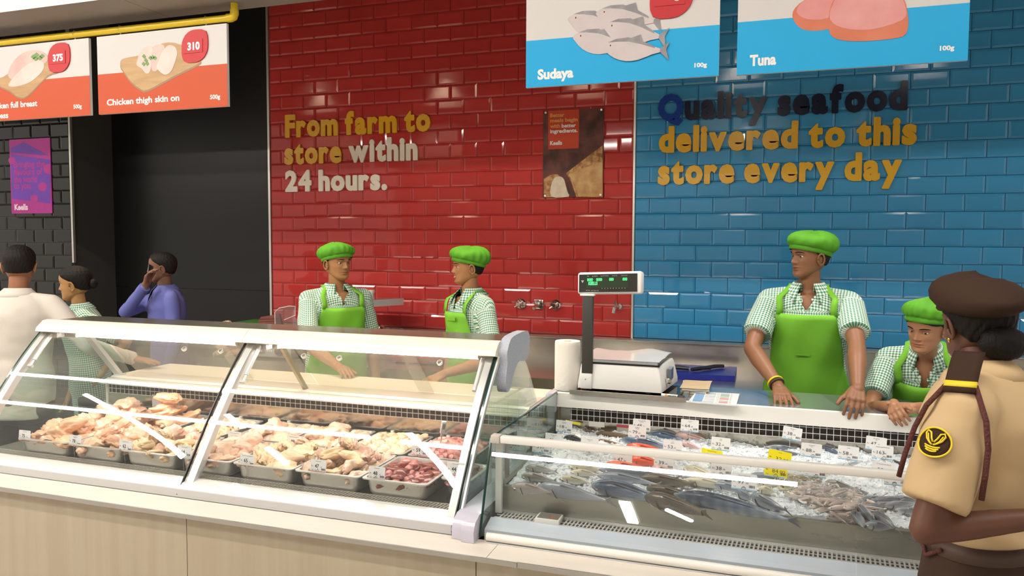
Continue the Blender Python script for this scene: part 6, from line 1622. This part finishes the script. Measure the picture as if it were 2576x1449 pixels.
    # ---- cap
    if cap == 'chef':
        def bz(a): return .150 + capdz - .046 * (1 - np.cos(a)) / 2
        g = MB(); rows = []
        for dz, o_ in ((0, .009), (.0, .0115), (.013, .012), (.026, .011), (.026, .006)):
            zz = bz(A) + dz; p_ = head_base(A, zz); n2 = p_.copy(); n2[:, 2] = 0; n2[:, 1] += .004; n2 /= np.linalg.norm(n2, axis=1, keepdims=True); rows.append([tuple(q) for q in p_ + n2 * o_])
        band = np.array(rows[3]); g.grid(rows, closed=True); g.v = [tuple(HS(v_)) for v_ in g.v]
        g2 = MB(); rows = []; cen = band.mean(0)
        fr = [1.0, 1.09, 1.17, 1.205, 1.19, 1.10, .93, .70, .42, .15]; dz = [-.001, .004, .013, .027, .043, .058, .070, .078, .082, .083]
        for j, (fa, d_) in enumerate(zip(fr, dz)):
            pl = .050 * pleat * max(0, 1 - j / 7.0) * np.cos(A * 17 + .8 * np.sin(3 * A)) + .020 * np.sin(A * 5 + j * .5) * (j > 1) + .012 * np.sin(A * 11 + j)
            q = (band - cen) * (fa + pl * (fa if j else 0))[:, None] if j else (band - cen)
            q = q.copy(); q[:, 2] *= max(0, 1 - j / 9); q = q + cen; q[:, 2] += d_ * (1.0 + .12 * np.sin(2 * A + 1)) - .004; q[:, 1] -= .0022 * j; rows.append([tuple(v_) for v_ in q])
        g2.grid(rows, closed=True); g2.f.append(tuple(g2.n - 84 + i for i in range(84))); g2.m.append(0); g2.v = [tuple(HS(v_)) for v_ in g2.v]
        cp = g2.obj('cap', M_cap, t, 180); g.obj('cap_band', M_cap, cp, 180)
    # ---- shirt
    ms = {'g': gingham('gingham_green', (.035, .22, .115)), 'white': mat('shirt_white', (.62, .57, .51), .75, spec=.2, bump=.25, bscale=9), 'blue': mat('shirt_blue', (.125, .14, .40), .75, spec=.2, bump=.2, bscale=9), 'khaki': mat('shirt_khaki', (.60, .43, .24), .8, spec=.15, bump=.25, bscale=9)}[shirt]
    g = MB(); torso(g, hem, 1.0, .013, m=20)
    for i in range(2): capsule(g, N_ - s * .030 + rp * (.028 if i == 0 else -.028) - fp * .012, SH[i] + s * .008, .046 * kh * build, .050 * kh * build)
    se = [1.0 if long_sleeve else sleeve] * 2
    SE = []
    for i in range(2):
        ball(g, SH[i] - s * .004, .054 * kh * build * sleeve_r)
        if long_sleeve:
            capsule(g, SH[i], EL[i], .055 * kh * build * sleeve_r, .046 * kh * sleeve_r); w9 = EL[i].lerp(WR[i], .93); capsule(g, EL[i], w9, .046 * kh * sleeve_r, .036 * kh * sleeve_r); SE.append(w9)
        else:
            e_ = SH[i].lerp(EL[i], sleeve); g.tube([SH[i], SH[i].lerp(e_, .5), e_], [.053 * kh * build * sleeve_r, .056 * kh * build * sleeve_r, .058 * kh * build * sleeve_r * (1 - .08 * fem)], 18); SE.append(e_)
    V, F = remesh(g, .0095, 4)
    # fold displacement and weave coordinates
    Vv = V - np.array(pel); tv = Vv @ np.array(s); rv = Vv @ np.array(rp); fv = Vv @ np.array(fp)
    nz_ = np.array([noise.noise(Vector((v_[0] * 7 + 3 * x, v_[1] * 7, v_[2] * 16))) + .6 * noise.noise(Vector((v_[0] * 17, v_[1] * 17 + x, v_[2] * 21))) for v_ in V])
    rad = np.stack([rv, fv], 1); rl = np.linalg.norm(rad, axis=1, keepdims=True); rad = rad / np.maximum(rl, 1e-4)
    V = V + (np.outer(rad[:, 0], np.array(rp)) + np.outer(rad[:, 1], np.array(fp))) * (nz_ * .0055)[:, None]
    wu = np.arctan2(rv, fv) * .155; wv = tv.copy(); top = tv > .84 * TL; wu[top] = rv[top]; wv[top] = tv[top] * .6 - fv[top]
    for i in range(2):
        S_, ax = np.array(SH[i]), np.array((EL[i] - SH[i]).normalized()); d_ = V - S_; ta = d_ @ ax; pr_ = d_ - ta[:, None] * ax
        out = (d_ @ np.array(rp)) * (1 if i == 0 else -1)
        m_ = (ta > .03) & (np.linalg.norm(pr_, axis=1) < .082 * kh * sleeve_r) & (out > -.035)
        e1 = np.array(f) - ax * float(np.dot(np.array(f), ax)); e1 /= np.linalg.norm(e1); e2 = np.cross(ax, e1)
        wu[m_] = np.arctan2(pr_[m_] @ e2, pr_[m_] @ e1) * .058; wv[m_] = ta[m_] + .003
    if collar and vneck < 1:
        lim = np.clip((tv / TL - vneck), 0, 1) * .05 / (1 - vneck); sel = (fv > 0) & (tv > vneck * TL - .004)
        near = sel & (np.abs(np.abs(rv) - lim) < .0075); V[near] += np.outer((np.sign(rv[near]) * lim[near] - rv[near]), np.array(rp)); rv = (V - np.array(pel)) @ np.array(rp)
        inv = sel & (np.abs(rv) <= lim + 1e-4)
        F = [q for q in F if not all(inv[i] for i in q)]
    sm = MB(); sm.add(V, F); me = sm.mesh('shirt', ms, 180, fix=False)
    at = me.attributes.new('weave', 'FLOAT_VECTOR', 'POINT'); at.data.foreach_set('vector', np.stack([wu, wv, 0 * wu], 1).astype(np.float32).ravel())
    sh = link('shirt', me, t)
    if collar:
        g = MB(); wv_ = []; rows = []
        for ph in np.linspace(.42, 2 * PI - .42, 40):
            fr_ = max(0, math.cos(ph)); row = []
            for k_, (rr, hh) in enumerate(((.052, -.012), (.056, .030), (.061, .034), (.066, .028), (.086 + .010 * fr_, .010 - .016 * fr_), (.104 + .016 * fr_, -.012 - .050 * fr_ ** 2))):
                rr = rr * kh * (1 - .08 * fem); row.append(N_ + s * (hh * kh) + rp * (math.sin(ph) * rr * 1.02) + fp * (math.cos(ph) * rr * .95 + .006 * (k_ > 3) * fr_)); wv_.append((ph * .075, (hh if k_ < 2 else .07 - hh), 0))
            rows.append(row)
        g.grid(rows); me = g.mesh('collar', ms, 180); at = me.attributes.new('weave', 'FLOAT_VECTOR', 'POINT'); at.data.foreach_set('vector', np.array(wv_, np.float32).ravel())
        so = link('collar', me, sh); sd = so.modifiers.new('thick', 'SOLIDIFY'); sd.thickness = .003
    for i in range(2):  # sleeve hems
        if long_sleeve: 
            ax = (WR[i] - EL[i]).normalized(); g = MB(); c9 = SE[i]
            g.tube([c9 - ax * .035, c9 + ax * .018], [.038 * kh * sleeve_r, .037 * kh * sleeve_r], 18); g.obj('cuff', ms, sh, 60)
    # ---- apron
    if apron:
        g = MB(); rows = []
        for tt in list(np.linspace(.82, .05, 18)) + list(np.linspace(-.05, apron_hem, 16)):
            half = np.interp(tt, [-.75, -.1, .15,   .38, .60, .82], [1.25, 1.35, 1.30, 1.08, .85, .66]); row = []
            for ph in np.linspace(-half, half, 25):
                if tt >= -.02: p_ = tp(tt, ph, .030)
                else: p_ = tp(-.02, ph, .030 + .02 * (-tt)) + (-UP) * (-.02 - tt) * TL
                p_ = p_ + fp * (.004 * math.sin(7 * ph + 9 * tt) + .003 * math.sin(4 * ph - 17 * tt)); row.append(p_)
            rows.append(row)
        g.grid(rows); ap = g.obj('apron', M_apron, t, 180); sd = ap.modifiers.new('thick', 'SOLIDIFY'); sd.thickness = .0035
        for q in (1, -1):
            path = [tp(.81, .60 * q, .031), tp(.86, .58 * q, .033), tp(.91, .62 * q, .037), tp(.95, .74 * q, .042), N_ + rp * (.070 * q * kh) + fp * .018 + s * .020, N_ + rp * (.072 * q * kh) - fp * .025 + s * .022, N_ + rp * (.05 * q * kh) - fp * .075 + s * .0]
            g = MB(); row1 = [p_ + rp * .014 for p_ in path]; row2 = [p_ - rp * .014 for p_ in path]; g.grid([row1, row2]); st = g.obj('apron_strap', M_apron, ap, 180); sd = st.modifiers.new('thick', 'SOLIDIFY'); sd.thickness = .003
        g = MB(); c_ = [tp(.47 + dz, ph, .0345) for dz, ph in ((0, -.10), (0, .20), (.018, .20), (.018, -.10))]; g.add(c_, [(0, 1, 2, 3)]); po = g.obj('pocket_edge', M_apron, ap, None); sd = po.modifiers.new('thick', 'SOLIDIFY'); sd.thickness = .002
    # ---- trousers and shoes
    if legs:
        tm = trousers or M_trouser; g = MB(); torso(g, -.18, .12 if hem > -.2 else .0, .010, m=6)
        for q in (1, -1):
            hp = pel + rp * (.052 * H * q) - UP * .03 * H; kn = Vector((x, y, .285 * H)) + r * (.058 * H * q) + f * .015; an = Vector((x, y, .055 * H)) + r * (.062 * H * q)
            capsule(g, hp, kn, .090 * kh * build, .066 * kh, 16); capsule(g, kn, an, .066 * kh, .056 * kh, 16)
        V, F = remesh(g, .016, 4); g = MB(); g.add(V, F); g.obj('trousers', tm, t, 180, fix=False)
        for q in (1, -1):
            c_ = Vector((x, y, .032)) + r * (.062 * H * q) + f * .05; Ms = Matrix.Translation(c_) @ Matrix.Rotation(math.atan2(f.y, f.x), 4, 'Z')
            g = MB(); V3, F3 = ICO3; g.add([(v_[0] * .135, v_[1] * .048, (v_[2] * .045 if v_[2] > 0 else v_[2] * .030)) for v_ in V3], F3, 0, Ms); g.obj('shoe', M_shoe, t, 180)
    return dict(t=t, N=N_, s=s, f=f, fp=fp, rp=rp, SH=SH, EL=EL, WR=WR, HS=HS, tp=tp, SE=SE, kh=kh, shirt=sh, pel=pel, TL=TL)

def A3(px_, py_, Y): return Vector(at_y(px_, py_, Y))
def bangle(c, ax, R_, r_, m, name, par):
    e1 = ax.orthogonal().normalized(); e2 = ax.cross(e1); b = MB()
    b.tube([c + (e1 * math.cos(q) + e2 * math.sin(q)) * R_ for q in np.linspace(0, 2 * PI, 25)], r_, 8, caps=False); return b.obj(name, m, par)
# tall seller behind the fish case, both hands on the shelf
ts = person('young man in green cap behind the fish, looking aside with both hands on the shelf', .925, -1.13, 1.80, (-.12, -1), lean=.10, headdir=(-.85, -.53), headroll=-.02,
    wrists=[Vector((.790, -1.585, 1.095)), Vector((1.085, -1.700, 1.125))], poles=[Vector((-1, .35, 0)), Vector((1, .35, 0))],
    hands=[dict(x=(.15, -1, -.28), z=(0, -.2, 1), curl=(.18, .25, .2), spread=.12), dict(x=(-.15, -.9, -.42), z=(.1, -.55, .8), curl=(.45, .65, .45), spread=.12)],
    cap='chef', skin='skin_deep', skincol=(.25, .115, .058), build=1.0, sleeve=.72, sleeve_r=1.08, gaze=-.2, hk=.92, pleat=.5)
a_ = (ts['WR'][0] - ts['EL'][0]).normalized(); w_ = ts['WR'][0]
bangle(w_ - a_ * .030, a_, .0315, .0042, mat('yellow_band', (.80, .62, .02), .5), 'wrist_band', ts['t'])
bangle(w_ - a_ * .016, a_, .0305, .0038, mat('dark_band', (.04, .03, .02), .5), 'wrist_band', ts['t'])
# woman seller leaning on her forearms
ws = person('young woman in green cap leaning on the fish shelf with clasped hands', 1.43, -1.20, 1.60, (-.25, -1), lean=.55, headdir=(-.62, -.78), headpitch=-.20, pelvis_z=.53, head_at=(1.345, -1.575, 1.275), headroll=-.08,
    wrists=[Vector((1.205, -1.78, 1.085)), Vector((1.285, -1.765, 1.080))], poles=[Vector((-.5, .6, -.8)), Vector((.7, .5, -.6))],
    hands=[dict(x=(-.10, -1, -.12), z=(-.6, .1, .8), curl=(.55, .7, .4)), dict(x=(-.75, -.65, .0), z=(-.2, -.7, .7), curl=(.5, .8, .5))],
    capdz=.016, fringe=.022, vneck=.74, cap='chef', hair='tied', skin='skin_mid', skincol=(.36, .175, .09), fem=.8, sleeve=.72, sleeve_r=1.05, gaze=-.25, hk=.86)
# butchers behind the meat case
b1 = person('young man in green cap and gingham shirt before the red tiles, leaning over the shelf', -1.655, -1.12, 1.725, (.80, -.60), lean=.06, headdir=(.93, -.36),
    wrists=[Vector((-1.40, -1.50, 1.045)), None], poles=[Vector((-1, -.2, -.2)), None], hands=[dict(x=(.8, -.6, -.1), z=(0, 0, 1)), None], cap='chef', skin='skin_warm', skincol=(.36, .175, .075), sleeve=.95, sleeve_r=1.0, gaze=.15, hk=.92)
b2 = person('smiling young man in green cap seen side-on near the wall taps', -.785, -1.12, 1.715, (-.60, -.80), lean=.03, headdir=(-.84, -.54), smile=1.0,
    wrists=[None, Vector((-.82, -1.42, 1.03))], poles=[None, Vector((1, .3, 0))], hands=[None, dict(x=(-.6, -.7, -.4), z=(.2, -.3, 1))], cap='chef', skin='skin_warm2', skincol=(.36, .17, .075), build=.90, sleeve=.80, sleeve_r=1.0, hk=.88)
g = MB(); tpp = b2['tp']; c_ = [tpp(.74 + dz, ph, .037) for dz, ph in ((0, -.28), (-.01, .16), (.028, .16), (.038, -.28))]; g.add(c_, [(0, 1, 2, 3)]); o = g.obj('name_badge', mat('badge_green', (.20, .50, .04), .4), b2['t'], None); sd = o.modifiers.new('thick', 'SOLIDIFY'); sd.thickness = .003
# staff at the far end
wl = person('woman with tied-back hair in an untucked gingham shirt beyond the far glass end', -3.13, -1.47, 1.57, (-.62, -.78), lean=.10, headdir=(-.90, -.44), headpitch=-.06, apron=False, hair='tied', skin='skin_gold', skincol=(.40, .215, .085), fem=.8,
    hem=-.42, wrists=[None, Vector((-2.98, -1.52, .93))], poles=[None, Vector((1, .5, 0))], sleeve=.80, sleeve_r=1.08, hk=.90)
bm = person('man in a plain blue shirt holding a phone to his ear against the dark wall', -3.10, -.86, 1.66, (-.60, -.80), lean=.04, headdir=(-.80, -.60), apron=False, shirt='blue', long_sleeve=True, skin='skin_dusk', skincol=(.20, .095, .06),
    wrists=[A3(364, 722, -1.06), None], poles=[Vector((-.8, -.3, -.8)), None], hands=[dict(x=(.25, .1, 1), z=(-.9, -.4, .1), curl=(.35, .55, .4)), None], hem=-.30, hk=.90)
g = MB(); c_ = A3(377, 690, -1.02); g.box(-.031, .031, -.004, .004, -.062, .062, M=Matrix.Translation(c_) @ Matrix.Rotation(1.9, 4, 'Z') @ Matrix.Rotation(.3, 4, 'Y'), ch=.003)
o = g.obj('phone', M_blackpl, None); tag(o, 'dark phone held to the ear of the man in blue', 'phone')
wm = person('man in a white shirt seen from behind, resting one hand on the case shelf', -2.985, -2.06, 1.71, (-.35, .94), lean=.06, headdir=(-.66, .75), headpitch=-.10, apron=False, shirt='white', long_sleeve=True, skin='skin_back', skincol=(.30, .13, .07), build=1.06,
    wrists=[Vector((-2.575, -1.70, 1.055)), Vector((-3.22, -1.75, 1.22))], poles=[Vector((.6, -.6, -.5)), Vector((-.8, -.2, -.6))], hands=[dict(x=(1, .12, -.12), z=(0, 0, 1), curl=(.06, .1, .08), spread=.10), None], hem=-.26, hk=.93)

# guard on the customer side, seen from behind
M_brown = mat('guard_brown_cloth', (.045, .024, .016), .85, spec=.15); M_brown2 = mat('guard_skirt_brown', (.058, .034, .024), .8, spec=.15, bump=.15, bscale=7)
gN = A3(2462, 935, -2.97)
gd = person('security guard in khaki shirt and brown beret seen from behind at the fish case', gN.x + .03, -2.99, 1.62, (-.90, .43), lean=.05, headdir=(-.36, .93), headpitch=-.05, apron=False, shirt='khaki', hair='bun', skin='skin_guard', skincol=(.14, .06, .038), fem=.8, build=1.08, trousers=M_brown2, pelvis_z=gN.z / 1.62 - .298,
    sleeve=.80, sleeve_r=1.22, wrists=[None, A3(2640, 1300, -3.16)], poles=[None, Vector((-.4, -.3, -.9))], hem=.22, head_at=A3(2452, 912, -2.93), hk=.84, collar=True, cap='beret', vneck=1)
gt, gtp, gk, gs, gfp, grp, gN_ = gd['t'], gd['tp'], gd['kh'], gd['s'], gd['fp'], gd['rp'], gd['N']
HSg = gd['HS']
# beret: a soft disc slumped towards the back of her head over a band
g = MB(); A_ = np.linspace(0, 2 * PI, 48, endpoint=False); rows = []
for dz, o_ in ((0, .012), (.006, .016), (.018, .015)):
    p_ = head_base(A_, .148 - .012 * (1 - np.cos(A_)) / 2 + dz); n2 = p_.copy(); n2[:, 2] = 0; n2 /= np.linalg.norm(n2, axis=1, keepdims=True); rows.append([tuple(q) for q in p_ + n2 * o_])
band = np.array(rows[-1]); cen = band.mean(0); gb = MB(); gb.grid(rows, closed=True); gb.v = [tuple(HSg(v_)) for v_ in gb.v]
rows = [[tuple(q) for q in band]]
for j, (fa, dz) in enumerate(((1.08, .002), (1.19, .014), (1.22, .030), (1.14, .050), (.92, .066), (.55, .076), (.05, .079))):
    q = (band - cen) * fa; q[:, 2] *= .3; q = q + cen
    bx = np.clip(-np.sin(A_) * .5 + -np.cos(A_) * .9, -1, 1)          # sags to the back
    q[:, 2] += dz - .030 * np.clip(bx, 0, 1) * (fa > .9) + .020 * np.clip(np.cos(A_), 0, 1) * (1 if j > 1 else .3); q[:, 1] -= .042 * min(1, j / 2) * np.clip(bx, 0, 1); rows.append([tuple(v_) for v_ in q])
g.grid(rows, closed=True); g.f.append(tuple(g.n - 48 + i for i in range(48))); g.m.append(0); g.v = [tuple(HSg(v_)) for v_ in g.v]
br = g.obj('beret', M_brown, gt, 180); gb.obj('beret_band', M_brown, br, 180)
# earring
g = MB(); ball(g, HSg((-.077, -.004, .066)), .0042); ball(g, HSg((-.077, -.004, .060)), .003); g.obj('earring', mat('gold_metal', (.80, .55, .15), .2, metal=1.0), gt, 180)
# epaulette, badge, lanyard, belt
SHl, ELl = gd['SH'][1], gd['EL'][1]; ax = (ELl - SHl).normalized(); out = (-grp - ax * (-grp).dot(ax)).normalized(); fw = ax.cross(out).normalized()
M_stripe = mat('yellow_stripe', (.80, .60, .02), .6)
def strap_pt(u, v, o_):  # u along neck -> shoulder tip, v across
    a0 = gN_ - grp * .050 * gk + gs * .006; a1 = SHl - grp * .035 + gs * .012
    p_ = a0.lerp(a1, u) + gs * (.046 * math.sin(PI * (.25 + .6 * u)) + .024 + o_ - .020 * max(0, u - .65)) + gfp * (v * .030)
    return p_
g = MB(); g.grid([[strap_pt(u, v, .008) for v in (-1, -.5, 0, .5, 1)] for u in np.linspace(.50, 1.12, 12)]); ep = g.obj('epaulette', M_brown, gt, 180); sd = ep.modifiers.new('thick', 'SOLIDIFY'); sd.thickness = .006
g = MB(); g.grid([[strap_pt(u, v, .0095) for v in (-1.02, -.5, 0, .5, 1.02)] for u in (1.0, 1.035, 1.07)]); o = g.obj('yellow_stripe', M_stripe, ep, 180); sd = o.modifiers.new('thick', 'SOLIDIFY'); sd.thickness = .007
rS = .0595 * gk * 1.08 * 1.22
def sleeve_pt(al, ang, o_): return SHl + ax * al + (out * math.cos(ang) + fw * math.sin(ang)) * (rS + o_)
def badge_pt(x_, z_, o_):
    return sleeve_pt(.105 - z_, x_ / rS + BANG, o_)
BANG = .25
for nm, m_, par_, rr in (('arm_badge', M_brown, None, .036),):
    g = MB(); rows = [[badge_pt(r_ * math.cos(q), r_ * math.sin(q), .006) for q in np.linspace(0, 2 * PI, 32, endpoint=False)] for r_ in (.001, .013, .023, .031)]; g.grid(rows, closed=True); ab = g.obj(nm, m_, gt, 180); sd = ab.modifiers.new('thick', 'SOLIDIFY'); sd.thickness = .003
g = MB(); g.tube([badge_pt(.031 * math.cos(q), .031 * math.sin(q), .007) for q in np.linspace(0, 2 * PI, 33)], .0022, 6)
for q in (1, -1):  # twin wing loops and a scroll under them, in yellow thread
    g.tube([badge_pt(q * a_, z_, .008) for a_, z_ in ((.001, -.006), (.006, -.003), (.014, .005), (.018, .016), (.015, .022), (.009, .019), (.005, .007), (.001, .0))], .0020, 6)
    g.tube([badge_pt(q * a_, z_, .008) for a_, z_ in ((.003, -.006), (.010, .004), (.014, .016))], .0014, 6)
for z_, w_ in ((-.011, .014), (-.0155, .0125), (-.020, .010)): g.tube([badge_pt(a_, z_ - .003 * (a_ / w_) ** 2 * (-1), .008) for a_ in np.linspace(-w_, w_, 9)], .0019, 6)
g.obj('yellow_emblem', M_stripe, ab, 180)
M_cord = mat('maroon_cord', (.10, .022, .016), .7, bump=.6, bscale=200)
g = MB(); pts = [strap_pt(1.0, .9, .0)] + [sleeve_pt(a_, b_, .006) for a_, b_ in ((.03, .85), (.08, 1.15), (.14, 1.35), (.19, 1.6))]; g.tube([p_ for p_ in pts], .0058, 8)
pts = [strap_pt(1.0, -.9, .0)] + [sleeve_pt(a_, b_, .006) for a_, b_ in ((.03, -.75), (.08, -1.05), (.13, -1.25), (.18, -1.5))]; g.tube(pts, .0058, 8)
g.tube([gtp(t_, a_, .022) for t_, a_ in ((.66, -.75), (.48, -.45), (.32, -.35), (.20, -.50), (.16, -.80), (.22, -1.15))], .0050, 8)
g.obj('lanyard', M_cord, gt, 180)
g = MB(); g.grid([[gtp(t_, p_, .017) for p_ in np.linspace(0, 2 * PI, 40, endpoint=False)] for t_ in (.26, .19)], closed=True); o = g.obj('belt', mat('belt_brown', (.075, .042, .028), .6), gt, 180); sd = o.modifiers.new('thick', 'SOLIDIFY'); sd.thickness = .004
g = MB(); rows = []
for t_, o_ in ((.20, .013), (.0, .018), (-.16, .024)): rows.append([gtp(t_, p_, o_) for p_ in np.linspace(0, 2 * PI, 40, endpoint=False)])
for z_, k_ in ((.60, 1.02), (.40, 1.06)):
    c9 = Vector((gd['pel'].x, gd['pel'].y, z_)); rows.append([c9 + grp * (math.sin(p_) * .205 * k_) + gfp * (math.cos(p_) * .155 * k_) for p_ in np.linspace(0, 2 * PI, 40, endpoint=False)])
g.grid(rows, closed=True); o = g.obj('skirt', M_brown2, gt, 180)
